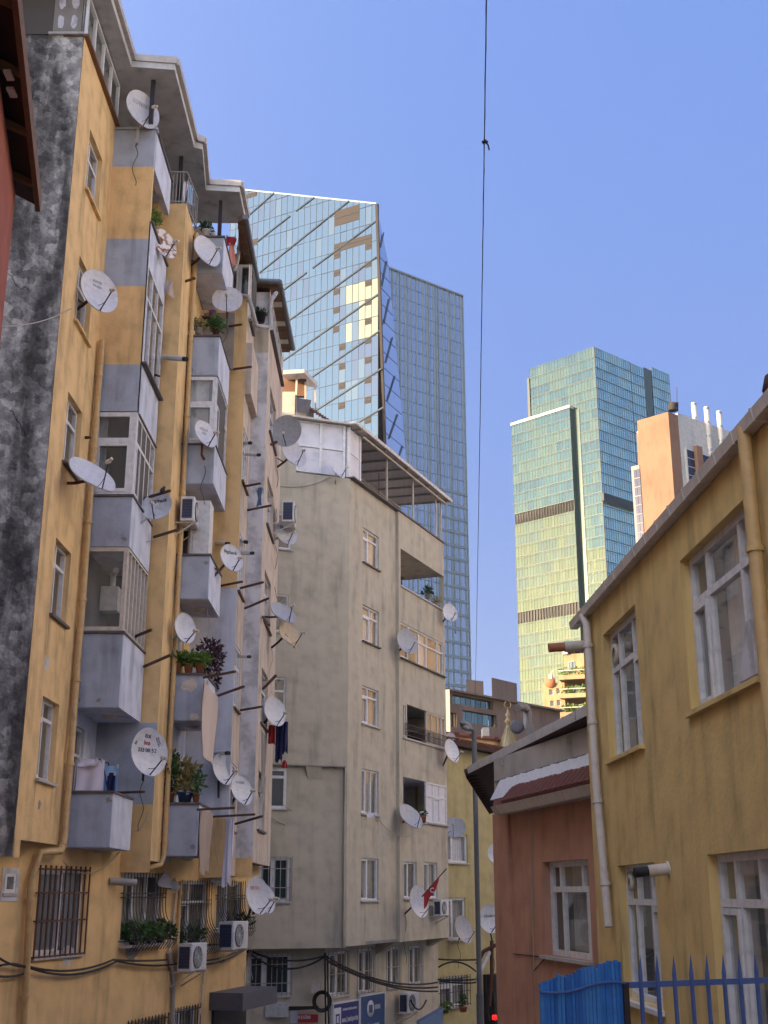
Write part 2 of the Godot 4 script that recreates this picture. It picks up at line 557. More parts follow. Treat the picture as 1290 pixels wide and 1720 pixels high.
func dish(label: String, c: Vector3, n: Vector3, r: float, foot: Vector3, o := {}) -> Node3D:
	var root := thing("satellite_dish", label, "satellite dish", foot, "satellite dishes on the facades")
	var up := (Vector3.UP - n * n.y).normalized()
	var f := Transform3D(Basis(up.cross(n), up, n), c)
	var mb := MB.new()
	mb.st.set_smooth_group(1)
	var K := 30
	var dented: float = o.get("dent", rng.randf() * 0.22)
	for sidez in [0.0, -0.014]:
		for i in 6:
			for k in K:
				var q := []
				for e in [[i, k], [i + 1, k], [i + 1, k + 1], [i, k + 1]]:
					var rr: float = r * e[0] / 6.0
					var a: float = TAU * (e[1] % K) / K
					var px := cos(a) * rr
					var py := sin(a) * rr * 1.06
					q.append(Vector3(px, py, bowl(px, py, r) + sidez + dented * 0.06 * sin(a * 3.0 + 1.0) * rr / r))
				if sidez == 0.0:
					mb.quad(q[0], q[1], q[2], q[3])
				else:
					mb.quad(q[3], q[2], q[1], q[0])
	mb.st.set_smooth_group(2)
	for k in K:
		var a := TAU * k / K
		var b := TAU * ((k + 1) % K) / K
		var p0 := Vector3(cos(a) * r, sin(a) * r * 1.06, 0)
		var p1 := Vector3(cos(b) * r, sin(b) * r * 1.06, 0)
		p0.z = bowl(p0.x, p0.y, r) + dented * 0.06 * sin(a * 3.0 + 1.0)
		p1.z = bowl(p1.x, p1.y, r) + dented * 0.06 * sin(b * 3.0 + 1.0)
		var out := Vector3(0, 0, 0.012)
		mb.quad(p0 - out * 1.4, p1 - out * 1.4, p1 * Vector3(1.02, 1.02, 1) + out, p0 * Vector3(1.02, 1.02, 1) + out)
		mb.quad(p0, p0 * Vector3(1.02, 1.02, 1) + out, p1 * Vector3(1.02, 1.02, 1) + out, p1)
	part("reflector", mb, M[o.get("mat", "dish_white")], root, f)
	var am := MB.new()
	var tip := Vector3(0, -0.42 * r, 0.95 * r)
	am.bar(Vector3(0, -r * 1.04, 0), tip, 0.018)
	if o.get("stays", false):
		for s in [-1, 1]:
			am.bar(Vector3(s * r * 0.78, -r * 0.5, -0.06 * r), tip, 0.008)
	part("feed_arm", am, M.iron, root, f)
	var lm := MB.new()
	var d := (Vector3(0, 0, -0.1 * r) - tip).normalized()
	lm.tube([tip - d * 0.1, tip - d * 0.02], 0.028, 8)
	lm.tube([tip - d * 0.02, tip + d * 0.05], 0.042, 10)
	part("feed_horn", lm, M[o.get("horn", "off_white")], root, f)
	var hub := c - n * (0.2 * r + 0.05)
	var bm := MB.new()
	bm.bar(hub, c - n * 0.2 * r, 0.1)
	var mid: Vector3 = o.get("elbow", foot.lerp(hub, 0.5) + Vector3(0, -0.02, 0)) if not o.has("pole") else Vector3(hub.x, foot.y, hub.z)
	bm.bar(foot, mid, 0.045)
	bm.bar(mid, hub, 0.045)
	part("bracket", bm, M[o.get("arm", "rust")], root)
	if o.has("brace"):
		var zb := MB.new()
		zb.bar(o.brace, mid, 0.03)
		part("brace", zb, M[o.get("arm", "rust")], root)
	var wb := MB.new()
	wb.tube(sag(tip + Vector3(0, -0.03, -0.05), Vector3(0, -r * 0.7, -0.1 * r), 0.16 * r, 8), 0.006, 4)
	part("feed_cable", wb, M.cable, root, f)
	var hang := []
	var len_c := rng.randf_range(0.7, 1.9)
	for i in 11:
		hang.append(foot + Vector3(0.05 * sin(i * 0.9 + c.x * 5.0), -len_c * i / 10.0, 0.03 * sin(i * 0.7 + c.y)))
	var hm := MB.new()
	hm.tube(hang, 0.0075, 4)
	part("drop_cable", hm, M.cable if rng.randf() < 0.5 else M.cable_pale, root)
	for t in o.get("text", []):
		lettering(root, t[0], t[1] * r, f, Vector2(t[2], t[3]) * r, deg_to_rad(t[4]), M[t[5]], r)
	return root

func lettering(par: Node3D, s: String, size: float, f: Transform3D, at: Vector2, turn: float, m: Material, r := 0.0, bold := true) -> void:
	var tm := TextMesh.new()
	var font := SystemFont.new()
	font.font_names = PackedStringArray(["Droid Sans"])
	font.font_weight = 700 if bold else 400
	tm.font = font
	tm.text = s
	tm.font_size = 32
	tm.pixel_size = size / 32.0
	tm.depth = 0.004
	var arr := tm.get_mesh_arrays()
	var vs: PackedVector3Array = arr[Mesh.ARRAY_VERTEX]
	for i in vs.size():
		var p := Vector2(vs[i].x, vs[i].y).rotated(turn) + at
		vs[i] = Vector3(p.x, p.y, vs[i].z + (bowl(p.x, p.y, r) if r > 0 else 0.0) + 0.005)
	arr[Mesh.ARRAY_VERTEX] = vs
	arr[Mesh.ARRAY_NORMAL] = null
	var am := ArrayMesh.new()
	am.add_surface_from_arrays(Mesh.PRIMITIVE_TRIANGLES, arr)
	part("lettering", am, m, par, f)

func air_conditioner(label: String, w: Wall, u: float, v: float, off: float, s := Vector3(0.8, 0.56, 0.3)) -> Node3D:
	var root := thing("air_conditioner", label, "air conditioner", w.p(u, v, off), "air conditioner units on the walls")
	var f := w.at(u, v, off)
	var mb := MB.new()
	var b := 0.02
	mb.span(Vector3(-s.x / 2, 0, 0), Vector3(s.x / 2, s.y, s.z - b))
	mb.hexa([Vector3(-s.x / 2, 0, s.z - b), Vector3(-s.x / 2 + b, b, s.z), Vector3(-s.x / 2 + b, s.y - b, s.z), Vector3(-s.x / 2, s.y, s.z - b), Vector3(s.x / 2, 0, s.z - b), Vector3(s.x / 2 - b, b, s.z), Vector3(s.x / 2 - b, s.y - b, s.z), Vector3(s.x / 2, s.y, s.z - b)])
	part("casing", mb, M.ac_white, root, f)
	for sx in [-1, 1]:                                   # louvred coil panels on the ends
		var g := MB.new()
		var x: float = sx * (s.x / 2 + 0.004)
		g.span(Vector3(x - 0.004, 0.06, 0.03), Vector3(x + 0.004, s.y - 0.06, s.z - 0.05))
		var coil := part("coil_panel", g, M.dark_blue_vent, root, f)
		x = sx * (s.x / 2 + 0.011)
		for i in 7:
			var sl := MB.new()
			var y: float = lerpf(0.08, s.y - 0.08, i / 6.0)
			sl.bar(Vector3(x, y, 0.03), Vector3(x, y, s.z - 0.05), 0.006)
			part("louvre", sl, M.dark_slab, coil, f)
	var fan := MB.new()
	var cx := -s.x * 0.14
	var cr := s.y * 0.40
	var ax := Transform3D(Basis(Vector3.RIGHT, PI / 2), Vector3(cx, s.y / 2, s.z))
	fan.lathe([Vector2(cr, 0.0), Vector2(cr, 0.022), Vector2(cr * 0.9, 0.022), Vector2(cr * 0.9, 0.002), Vector2(0.001, 0.002)], 24, ax)
	part("fan_shroud", fan, M.dark_slab, root, f)
	var gr := MB.new()
	for k in 4:
		gr.lathe([Vector2(cr * (0.2 + k * 0.2), 0.02), Vector2(cr * (0.22 + k * 0.2), 0.026), Vector2(cr * (0.24 + k * 0.2), 0.02)], 24, ax)
	for k in 10:
		var a := TAU * k / 10
		gr.bar(Vector3(cx, s.y / 2, s.z + 0.02), Vector3(cx + cos(a) * cr, s.y / 2 + sin(a) * cr, s.z + 0.02), 0.006)
	part("fan_guard", gr, M.ac_white, root, f)
	for sx in [-0.3, 0.3]:
		var br := MB.new()
		br.bar(Vector3(sx, -0.02, -off), Vector3(sx, -0.02, s.z + 0.04), 0.035)
		br.bar(Vector3(sx, -0.32, -off), Vector3(sx, -0.035, s.z - 0.02), 0.025)
		part("bracket", br, M.off_white, root, f)
	return root

func leaves(mb: MB, c: Vector3, e: Vector3, n: int, l: float, droop := 0.0) -> void:
	for i in n:
		var d := Vector3(rng.randfn(), rng.randfn(), rng.randfn()).normalized() * pow(rng.randf(), 0.4)
		var p := c + d * e
		var a := (Vector3(rng.randfn(), rng.randfn() + 0.4 - droop, rng.randfn()) + d).normalized() * l * rng.randf_range(0.6, 1.3)
		var s := a.cross(Vector3(rng.randfn(), rng.randfn(), rng.randfn())).normalized() * a.length() * 0.24
		var k := p + a * 0.5 + s.cross(a).normalized() * l * 0.08
		mb.quad(p, k + s, p + a, k - s)

func potted(called: String, label: String, at: Vector3, pr: float, ph: float, potmat: String, leafmat: String, e: Vector3, n: int, l: float, group := "plants on balconies and sills") -> Node3D:
	var root := thing(called, label, "plant", at, group)
	var pm := MB.new(Transform3D(Basis(), at))
	pm.lathe([Vector2(0.001, 0), Vector2(pr * 0.72, 0), Vector2(pr * 0.94, ph * 0.85), Vector2(pr * 1.06, ph * 0.85), Vector2(pr * 1.06, ph), Vector2(pr * 0.9, ph), Vector2(pr * 0.85, ph * 0.9), Vector2(0.001, ph * 0.9)], 16)
	part("pot", pm, M[potmat], root)
	var lm := MB.new()
	leaves(lm, at + Vector3(0, ph + e.y * 0.75, 0), e, n, l)
	stuff(part("foliage", lm, M[leafmat], root))
	var sm := MB.new()
	for i in 6:
		sm.bar(at + Vector3(0, ph * 0.85, 0), at + Vector3(rng.randf_range(-1, 1) * e.x * 0.6, ph + e.y * rng.randf_range(0.6, 1.5), rng.randf_range(-1, 1) * e.z * 0.6), 0.008)
	part("stem", sm, M.leaf_dark, root)
	return root

func hanging(called: String, label: String, cat: String, a: Vector3, b: Vector3, drop: float, m: Material, fold := 0.04, taper := 0.0, group := "washing hung out to dry") -> Node3D:
	# a cloth hung from the line a-b, rippled, with a thickness
	var root := thing(called, label, cat, a, group)
	var mb := MB.new()
	mb.st.set_smooth_group(1)
	var side := (b - a).cross(Vector3.UP).normalized()
	var nx := 14
	var ny := 8
	var g := []
	for j in ny + 1:
		var row := []
		var fv := float(j) / ny
		for i in nx + 1:
			var fu := float(i) / nx
			var cu := lerpf(fu, 0.5, taper * fv)
			row.append(a.lerp(b, cu) + Vector3(0, -drop * fv * (1.0 + 0.05 * sin(fu * 7.0)), 0) + side * fold * (sin(fu * 10.0 + fv * 1.5 + a.x * 9.0) * (0.25 + fv * 0.8) + 0.7 * sin(fu * 4.0 + fv * 4.0 + a.y * 7.0)))
		g.append(row)
	for z in [0.0, 0.012]:
		for j in ny:
			for i in nx:
				var q := [g[j + 1][i] - side * z, g[j + 1][i + 1] - side * z, g[j][i + 1] - side * z, g[j][i] - side * z]
				if z == 0.0:
					mb.quad(q[0], q[1], q[2], q[3])
				else:
					mb.quad(q[3], q[2], q[1], q[0])
	part("cloth", mb, m, root)
	for f in [0.1, 0.9]:
		var pm := MB.new()
		pm.bar(a.lerp(b, f) + Vector3(0, -0.05, 0), a.lerp(b, f) + Vector3(0, 0.03, 0), 0.03)
		part("clothes_peg", pm, M.off_white, root)
	return root

func curtain_wall(par: Node3D, w: Wall, r: Array, cw: float, rh: float, palette: Array, off := 0.0, skip := []) -> void:
	var mull := MB.new()
	var nu := maxi(1, roundi((r[2] - r[0]) / cw))
	var nv := maxi(1, roundi((r[3] - r[1]) / rh))
	var du: float = (r[2] - r[0]) / nu
	var dv: float = (r[3] - r[1]) / nv
	for j in nv:
		var v0: float = r[1] + j * dv
		var mb := MB.new()
		var skipped := false
		for s in skip:
			if v0 + dv / 2 > s[0] and v0 + dv / 2 < s[1]:
				skipped = true
		if skipped:
			continue
		var run := 0
		var c: Color
		for i in nu:
			if run <= 0:
				c = palette[rng.randi() % palette.size()]
				run = rng.randi_range(1, 7)
			run -= 1
			var k := rng.randf_range(0.93, 1.06)
			mb.col = Color(c.r * k, c.g * k, c.b * k)
			var u0: float = r[0] + i * du
			var a := rng.randf_range(-0.012, 0.012)
			var b := rng.randf_range(-0.012, 0.012)
			mb.quad(Vector3(u0 + 0.03, v0 + 0.05, a), Vector3(u0 + du - 0.03, v0 + 0.05, -a), Vector3(u0 + du - 0.03, v0 + dv * 0.8 - 0.03, b), Vector3(u0 + 0.03, v0 + dv * 0.8 - 0.03, -b))
			k *= rng.randf_range(0.86, 1.0)
			mb.col = Color(c.r * k, c.g * k, c.b * k)
			mb.quad(Vector3(u0 + 0.03, v0 + dv * 0.8 + 0.03, a), Vector3(u0 + du - 0.03, v0 + dv * 0.8 + 0.03, -a), Vector3(u0 + du - 0.03, v0 + dv - 0.05, b), Vector3(u0 + 0.03, v0 + dv - 0.05, -b))
		part("glazing_band", mb, M.band_glass, par, w.at(0, 0, off))
		mull.span(Vector3(r[0], v0 - 0.11, -0.3), Vector3(r[2], v0 + 0.11, 0.1))
	for i in nu + 1:
		var u: float = r[0] + i * du
		mull.span(Vector3(u - 0.045, r[1], -0.3), Vector3(u + 0.045, r[3], 0.08))
	stuff(part("mullions", mull, M.mullion, par, w.at(0, 0, off)))
	var back := MB.new()
	back.rect(r[0], r[1], r[2], r[3], -0.32)
	part("backing", back, M.black, par, w.at(0, 0, off))

func body(par: Node3D, called: String, plan: Array, y0: float, y1: float, m: Material) -> MeshInstance3D:
	var mb := MB.new()
	mb.poly(plan, y0, y1)
	return part(called, mb, m, par)

# ================================================================ the scene
const SUN_HEADING := -112.0
const SUN_HEIGHT := 10.0

func toward(heading: float, height: float) -> Vector3:
	var a := deg_to_rad(heading)
	var e := deg_to_rad(height)
	return Vector3(sin(a) * cos(e), sin(e), -cos(a) * cos(e))

func sky_picture() -> Image:                       # clear evening air: paler towards the horizon, warm and bright round the low sun
	var w := 512
	var h := 256
	var im := Image.create_empty(w, h, false, Image.FORMAT_RGBF)
	var s := toward(SUN_HEADING, SUN_HEIGHT)
	for j in h:
		var el := PI / 2 - PI * (j + 0.5) / h
		var y := sin(el)
		var pale := pow(clampf(1.0 - y, 0, 1), 3.2)
		var base := Color(0.070, 0.126, 0.315).lerp(Color(0.165, 0.205, 0.305), pale)
		for i in w:
			var a := TAU * (i + 0.5) / w
			var d := Vector3(sin(a) * cos(el), y, -cos(a) * cos(el))
			var g := acos(clampf(d.dot(s), -1, 1))
			var daz := wrapf(a - deg_to_rad(SUN_HEADING), -PI, PI)
			var k := 2.4 * exp(-g * g / 0.66)
			var q := 2.6 * exp(-daz * daz / 0.55 - pow(maxf(el, 0.0) / 0.24, 2.0))
			im.set_pixel(i, j, Color(base.r + k * 0.86 + q, base.g + k * 0.87 + q * 0.78, base.b + k * 0.86 + q * 0.26))
	return im

func _ready() -> void:
	rng.seed = 7
	var cam := Camera3D.new()
	cam.name = "camera"
	add_child(cam)
	cam.position = Vector3(0, 1.6, 0)
	cam.rotation.x = 0.30261
	cam.fov = 45.5173
	cam.far = 3000.0
	cam.current = true
	var sky := Sky.new()
	var pano := PanoramaSkyMaterial.new()
	pano.panorama = ImageTexture.create_from_image(sky_picture())
	sky.sky_material = pano
	var env := Environment.new()
	env.background_mode = Environment.BG_SKY
	env.sky = sky
	env.tonemap_mode = Environment.TONE_MAPPER_LINEAR
	env.tonemap_exposure = 2.6
	env.fog_enabled = true
	env.fog_density = 0.00008
	env.fog_light_color = Color(0.8, 0.85, 0.92)
	env.sdfgi_enabled = true
	env.ssao_enabled = true
	env.ssil_enabled = true
	var we := WorldEnvironment.new()
	we.name = "world_environment"
	we.environment = env
	add_child(we)
	var sun := DirectionalLight3D.new()
	sun.name = "sun"
	sun.light_energy = 1.6
	sun.light_color = Color(1.0, 0.85, 0.66)
	sun.light_angular_distance = 0.5
	sun.shadow_enabled = true
	add_child(sun)
	sun.look_at_from_position(Vector3.ZERO, -toward(SUN_HEADING, SUN_HEIGHT))
	materials()
	ground()
	glass_towers()
	far_blocks()
	yellow_building()
	cream_building()
	beige_building()
	olive_building()
	right_houses()
	left_house()
	neighbours()
	fence()
	lamp_and_cables()
	dishes()
	air_conditioners()
	plants()
	washing()
	signs()

func ground() -> void:
	var mb := MB.new()
	mb.st.set_smooth_group(1)
	var zs := [60.0, 10.0, 0.0, -8.0, -16.0, -24.0, -34.0, -44.0, -56.0, -75.0, -140.0, -1400.0]
	var ys := [0.3, 0.1, 0.0, -0.7, -1.6, -2.6, -3.7, -4.8, -6.0, -7.0, -7.0, -7.0]
	for i in zs.size() - 1:
		mb.quad(Vector3(-900, ys[i], zs[i]), Vector3(900, ys[i], zs[i]), Vector3(900, ys[i + 1], zs[i + 1]), Vector3(-900, ys[i + 1], zs[i + 1]))
	structure("ground", mb, M.asphalt)

# ---------------------------------------------------------------- towers
func glass_towers() -> void:
	# tower with slanting bars
	var w := Wall.new(Vector3(-0.563, 0, -210), 119)
	var f := Wall.new(Vector3(-0.563, 0, -210), 24)
	var t := thing("glass_tower", "pale blue glass tower with slanting grey bars and small brown vents on its face", "tower", Vector3(-0.563, -7, -210))
	var u0 := -36.4
	var u1 := -0.62
	var cw := 1.43
	var rh := 4.05
	var vb := 78.0
	var top := [Vector2(-36.4, 144.7), Vector2(-1.09, 130.6)]
	var cut := MB.new()
	var low := MB.new()
	var made := 0
	var pm := MB.new()
	pm.rect(0.035, 0.05, cw - 0.035, rh - 0.05)
	var pane := pm.done()
	var mull := MB.new()
	var vents := [[-10.66, 117.2, -9.23, 118.45], [-10.66, 113.15, -9.23, 114.4], [-10.66, 109.1, -9.23, 110.35], [-10.66, 105.05, -9.23, 106.3], [-9.23, 101, -7.8, 102.25], [-9.23, 96.95, -7.8, 98.2], [-9.23, 92.9, -7.8, 94.15], [-9.23, 88.85, -7.8, 90.1], [-3.51, 117.2, -2.08, 118.45], [-3.51, 113.15, -2.08, 114.4], [-3.51, 109.1, -2.08, 110.35], [-3.51, 105.05, -2.08, 106.3], [-3.51, 101, -2.08, 102.25], [-3.51, 96.95, -2.08, 98.2], [-3.51, 92.9, -2.08, 94.15], [-3.51, 88.85, -2.08, 90.1], [-3.51, 84.8, -2.08, 86.05], [-3.51, 80.75, -2.08, 82], [-10.66, 128.314, -4.94, 131.714], [-10.66, 122.61, -2.08, 124.31], [-10.66, 121.01, -9.23, 122.59], [-3.51, 121.09, -2.08, 122.59], [-34.112, 141.143, -29.822, 142.343], [-30.53, 129.449, -29.33, 130.949]]
	var row := 0
	for jj in range(16, -20, -1):
		var v: float = vb + jj * rh
		for i in 25:
			var u := u0 + i * cw
			var roof: float = lerpf(top[0].y, top[1].y, (u + cw - top[0].x) / (top[1].x - top[0].x))
			var roof_l: float = lerpf(top[0].y, top[1].y, (u - top[0].x) / (top[1].x - top[0].x))
			if v > roof_l:
				continue
			if v + rh > roof:
				var r1 := minf(v + rh, roof)
				var r0 := minf(v + rh, roof_l)
				if r1 > v:
					cut.face([Vector2(u + 0.035, v + 0.05), Vector2(u + cw - 0.035, v + 0.05), Vector2(u + cw - 0.035, r1), Vector2(u + 0.035, r0)], 0.0)
				continue
			if jj < 0:
				low.rect(u + 0.035, v + 0.05, u + cw - 0.035, v + rh - 0.05)
				continue
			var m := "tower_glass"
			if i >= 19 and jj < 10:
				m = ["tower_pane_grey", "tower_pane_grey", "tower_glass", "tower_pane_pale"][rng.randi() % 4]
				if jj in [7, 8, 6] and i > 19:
					m = "tower_pane_light_tint" if rng.randf() < 0.75 else "tower_pane_pale"  # pale yellow light painted into the pane colour
			elif rng.randf() < 0.13:
				m = "tower_pane_pale" if rng.randf() < 0.4 else "tower_pane_grey"
			var at := w.at(u, v)
			at.basis = at.basis * Basis(Vector3.UP, rng.randf_range(-0.006, 0.006)) * Basis(Vector3.RIGHT, rng.randf_range(-0.006, 0.006))
			if made < 296:
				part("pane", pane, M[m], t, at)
			else:
				low.rect(u + 0.035, v + 0.05, u + cw - 0.035, v + rh - 0.05)
			made += 1
		if v > 0:
			mull.span(Vector3(u0, v - 0.06, -0.2), Vector3(minf(u1, top[0].x + (144.7 - v) / (144.7 - 130.6) * (top[1].x - top[0].x)), v + 0.06, 0.03))
	for i in 26:
		var u := u0 + i * cw
		mull.span(Vector3(u - 0.045, -7, -0.2), Vector3(u + 0.045, minf(144.6, lerpf(top[0].y, top[1].y, (u - top[0].x) / (top[1].x - top[0].x))), 0.03))
	stuff(part("upper_panes", cut, M.tower_glass, t, w.x))
	stuff(part("lower_panes", low, M.tower_glass, t, w.x))
	stuff(part("mullions", mull, M.mullion_grey, t, w.x))
	for d in [[-32.266, 136.697, -25.321, 140.522], [-34.207, 141.532, -33.708, 143.907], [-29.319, 130.165, -21.298, 133.828], [-19.902, 134.544, -15.505, 136.425], [-28.467, 122.785, -7.248, 133.152], [-15.594, 120.396, -1.253, 126.751], [-23.165, 117.039, -16.996, 119.773], [-21.565, 109.916, -1.019, 118.924], [-22.468, 101.587, -0.577, 110.832], [-15.373, 96.764, -0.229, 103.098], [-14.566, 89.553, 0.196, 95.231], [-6.562, 84.784, 0.569, 87.351]]:
		var dm := MB.new()
		dm.bar(Vector3(d[0], d[1], 0.08), Vector3(d[2], d[3], 0.08), 0.15, 0.3)
		part("slanting_bar", dm, M.mullion_grey, t, w.x)
	for d in vents:
		var vm := MB.new()
		vm.span(Vector3(d[0], d[1], -0.05), Vector3(d[2], d[3], 0.05))
		var vv := part("vent", vm, M.vent_brown, t, w.x)
		var sl := MB.new()
		sl.span(Vector3(d[0], (d[1] + d[3]) / 2 - 0.06, 0.05), Vector3(d[2], (d[1] + d[3]) / 2 + 0.06, 0.12))
		part("slat", sl, M.mullion_grey, vv, w.x)
	var cap := MB.new()
	cap.bar(Vector3(top[0].x, top[0].y + 0.15, 0), Vector3(top[1].x, top[1].y + 0.1, 0), 0.25, 0.3)
	part("parapet", cap, M.fin, t, w.x)
	# the narrow facet that turns the corner
	var fp := [Vector2(-2.301, 128.963), Vector2(3.387, 119.314), Vector2(12.067, 80.185), Vector2(14, 72.348), Vector2(2.453, 68.999)]
	var fm := MB.new()
	fm.face(fp, 0.0)
	part("side_facet", fm, M.facet_glass, t, f.x)
	var em := MB.new()
	em.bar(Vector3(fp[0].x, fp[0].y, 0.1), Vector3(fp[4].x, fp[4].y, 0.1), 0.5, 0.4)
	part("corner_rib", em, M.vent_brown, t, f.x)
	for d in [[-0.568, 120.279, 1.028, 124.556], [0.141, 112.341, 2.453, 118.973], [1.05, 104.848, 3.724, 111.481], [1.982, 97.216, 5.197, 103.901], [2.626, 89.681, 6.371, 96.3], [3.503, 82.443, 7.604, 88.835], [8.088, 80.279, 9.923, 83.172]]:
		for s in [-0.05, 0.05]:
			var dm := MB.new()
			dm.bar(Vector3(d[0] + s * 2.0, d[1], 0.14), Vector3(d[2] + s * 2.0, d[3], 0.14), 0.06, 0.1)
			part("slanting_bar", dm, M.mullion, t, f.x)
	var fmul := MB.new()
	for k in 17:
		var v := 80.0 + k * 3.2
		var ua: float = fp[0].x + (v - fp[0].y) / (fp[4].y - fp[0].y) * (fp[4].x - fp[0].x)
		var ub: float = fp[1].x + (v - fp[1].y) / (fp[2].y - fp[1].y) * (fp[2].x - fp[1].x)
		if v < fp[1].y:
			fmul.bar(Vector3(ua, v, 0.02), Vector3(ub, v, 0.02), 0.07)
	stuff(part("facet_mullions", fmul, M.mullion_grey, t, f.x))
	var bodym := MB.new()
	bodym.hexa([w.p(u0, -7, -0.3), w.p(u1, -7, -0.4), f.p(fp[2].x + 6.0, -7, -0.4), w.p(u0, -7, -40), w.p(u0, 144.2, -0.3), w.p(u1 - 0.5, 130.0, -0.4), f.p(fp[1].x, 118.0, -0.4), w.p(u0, 140, -40)])
	part("core", bodym, M.black, t)

	# slab tower with vertical fins behind it
	var wb := Wall.new(Vector3(1.853, 0, -340), 52)
	var s := thing("slab_tower", "dark blue grey slab tower with pale vertical fins, behind the slanted glass tower", "tower", wb.p(11, -7))
	var ht: float = 186.93
	var wd: float = 30.138
	var fl := ht / 44.0
	for k in 45:
		var v := ht - (k + 1) * fl
		var bm := MB.new()
		for i in 22:
			bm.rect(-4.0 + i * (wd + 4.0) / 22.0 + 0.03, v + 0.06, -4.0 + (i + 1) * (wd + 4.0) / 22.0 - 0.03, v + fl - 0.06, rng.randf_range(-0.015, 0.015))
		part("glazing_band", bm, M.slab_glass, s, wb.x)
	var lines := MB.new()
	for k in 45:
		var v := ht - k * fl
		lines.span(Vector3(-4, v - 0.07, -0.2), Vector3(wd, v + 0.07, 0.06))
	stuff(part("floor_lines", lines, M.mullion, s, wb.x))
	var fu := -0.2
	while fu < wd - 0.1:
		var v_end: float = [-7.0, -7.0, ht * 0.4, -7.0, ht * 0.6][rng.randi() % 5]
		var fmb := MB.new()
		fmb.span(Vector3(fu, v_end, 0), Vector3(fu + 0.15, ht, 0.35))
		part("fin", fmb, M.fin, s, wb.x)
		fu += [0.6, 1.0, 1.5, 2.0, 2.6][rng.randi() % 5]
	for k in 28:                                     # pale louvres between the fins lower down
		var v := ht * 0.02 + k * fl
		var lm := MB.new()
		lm.hexa([Vector3(wd * 0.62, v, 0.1), Vector3(wd, v, 0.1), Vector3(wd, v, 0.3), Vector3(wd * 0.62, v, 0.3), Vector3(wd * rng.randf_range(0.7, 0.82), v + fl * 0.2, 0.1), Vector3(wd, v + fl * 0.2, 0.1), Vector3(wd, v + fl * 0.2, 0.3), Vector3(wd * 0.8, v + fl * 0.2, 0.3)])
		part("louvre_panel", lm, M.fin, s, wb.x)
	var sb := MB.new(wb.x)
	sb.span(Vector3(-4, -7, -20), Vector3(wd - 0.05, ht - 0.1, -0.3))
	part("core", sb, M.slab_glass, s)
	var sc := MB.new(wb.x)
	sc.span(Vector3(-4, ht, -20), Vector3(wd, ht + 0.5, 0.5))
	part("parapet", sc, M.fin, s)
	var se := MB.new(wb.x)
	for k in 45:
		se.span(Vector3(wd - 0.04, ht - k * fl - 0.2, -20), Vector3(wd + 0.1, ht - k * fl, 0.0))
	stuff(part("edge_lines", se, M.fin, s))

	# green glass tower
	var gl := Wall.new(Vector3(79.062, 0, -420), 133)
	var gr := Wall.new(Vector3(79.062, 0, -420), 49)
	var g := thing("green_glass_tower", "tall green glass tower in two steps, evening gold reflected and tinted into its panes", "tower", Vector3(79.062, -7, -420))
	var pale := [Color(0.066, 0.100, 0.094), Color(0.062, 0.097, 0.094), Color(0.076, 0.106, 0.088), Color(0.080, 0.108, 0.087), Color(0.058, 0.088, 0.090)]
	var golden := [Color(0.096, 0.108, 0.066), Color(0.100, 0.110, 0.066), Color(0.090, 0.106, 0.072), Color(0.085, 0.102, 0.076)]  # yellow tint paints the golden horizon reflection into the lower panes
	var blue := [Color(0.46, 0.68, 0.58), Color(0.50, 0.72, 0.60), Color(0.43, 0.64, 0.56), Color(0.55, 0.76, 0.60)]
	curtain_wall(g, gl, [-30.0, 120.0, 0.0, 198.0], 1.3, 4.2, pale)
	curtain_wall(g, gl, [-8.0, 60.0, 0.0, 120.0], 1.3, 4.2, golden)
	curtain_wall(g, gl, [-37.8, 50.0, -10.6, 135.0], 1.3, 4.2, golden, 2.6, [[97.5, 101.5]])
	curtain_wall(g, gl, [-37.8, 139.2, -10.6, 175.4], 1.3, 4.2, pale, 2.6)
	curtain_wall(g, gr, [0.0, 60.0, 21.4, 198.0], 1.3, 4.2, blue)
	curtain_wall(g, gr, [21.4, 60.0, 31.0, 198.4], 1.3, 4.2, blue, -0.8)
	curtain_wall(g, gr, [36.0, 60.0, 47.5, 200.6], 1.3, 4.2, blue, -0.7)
	for v in [[135.2, 139.0], [97.6, 101.4]]:
		var vm := MB.new()
		vm.span(Vector3(-37.7, v[0], 1.6), Vector3(-10.7, v[1], 2.2))
		var band := part("louvre_band", vm, M.vent_brown, g, gl.x)
		for k in 22:
			var sm := MB.new()
			sm.span(Vector3(-37.6 + k * 1.22, v[0], 2.2), Vector3(-37.5 + k * 1.22, v[1], 2.5))
			part("slat", sm, M.mullion, band, gl.x)
	var lv := MB.new()
	lv.span(Vector3(-1.0, 136.6, 0.1), Vector3(18.0, 139.6, 1.4))
	part("dark_ledge", lv, M.mullion, g, gr.x)
	var gm := MB.new()
	gm.span(Vector3(31.0, 60, -3.0), Vector3(36.0, 199.0, -0.9))
	part("green_groove", gm, M.green_groove, g, gr.x)
	var gn := MB.new()
	gn.span(Vector3(-10.6, 50, 0.15), Vector3(-10.5, 175.4, 2.6))
	gn.span(Vector3(-10.5, 50, 0.12), Vector3(-8.0, 175.0, 0.2))
	part("side_groove", gn, M.green_groove, g, gl.x)
	var gc := MB.new(gl.x)
	gc.span(Vector3(-29.9, -7, -18.0), Vector3(-0.3, 197.6, -0.4))
	gc.span(Vector3(-37.7, -7, -14.0), Vector3(-10.7, 175.0, 2.2))
	part("core", gc, M.black, g)
	var g2 := MB.new(gr.x)
	g2.span(Vector3(0.4, -7, -24.0), Vector3(47.4, 196.6, -3.1))
	part("rear_core", g2, M.black, g)
	var cp := MB.new(gl.x)
	cp.span(Vector3(-38.0, 175.4, -0.1), Vector3(-10.4, 176.4, 2.9))
	part("parapet", cp, M.off_white, g)
	var sp := MB.new(gl.x)
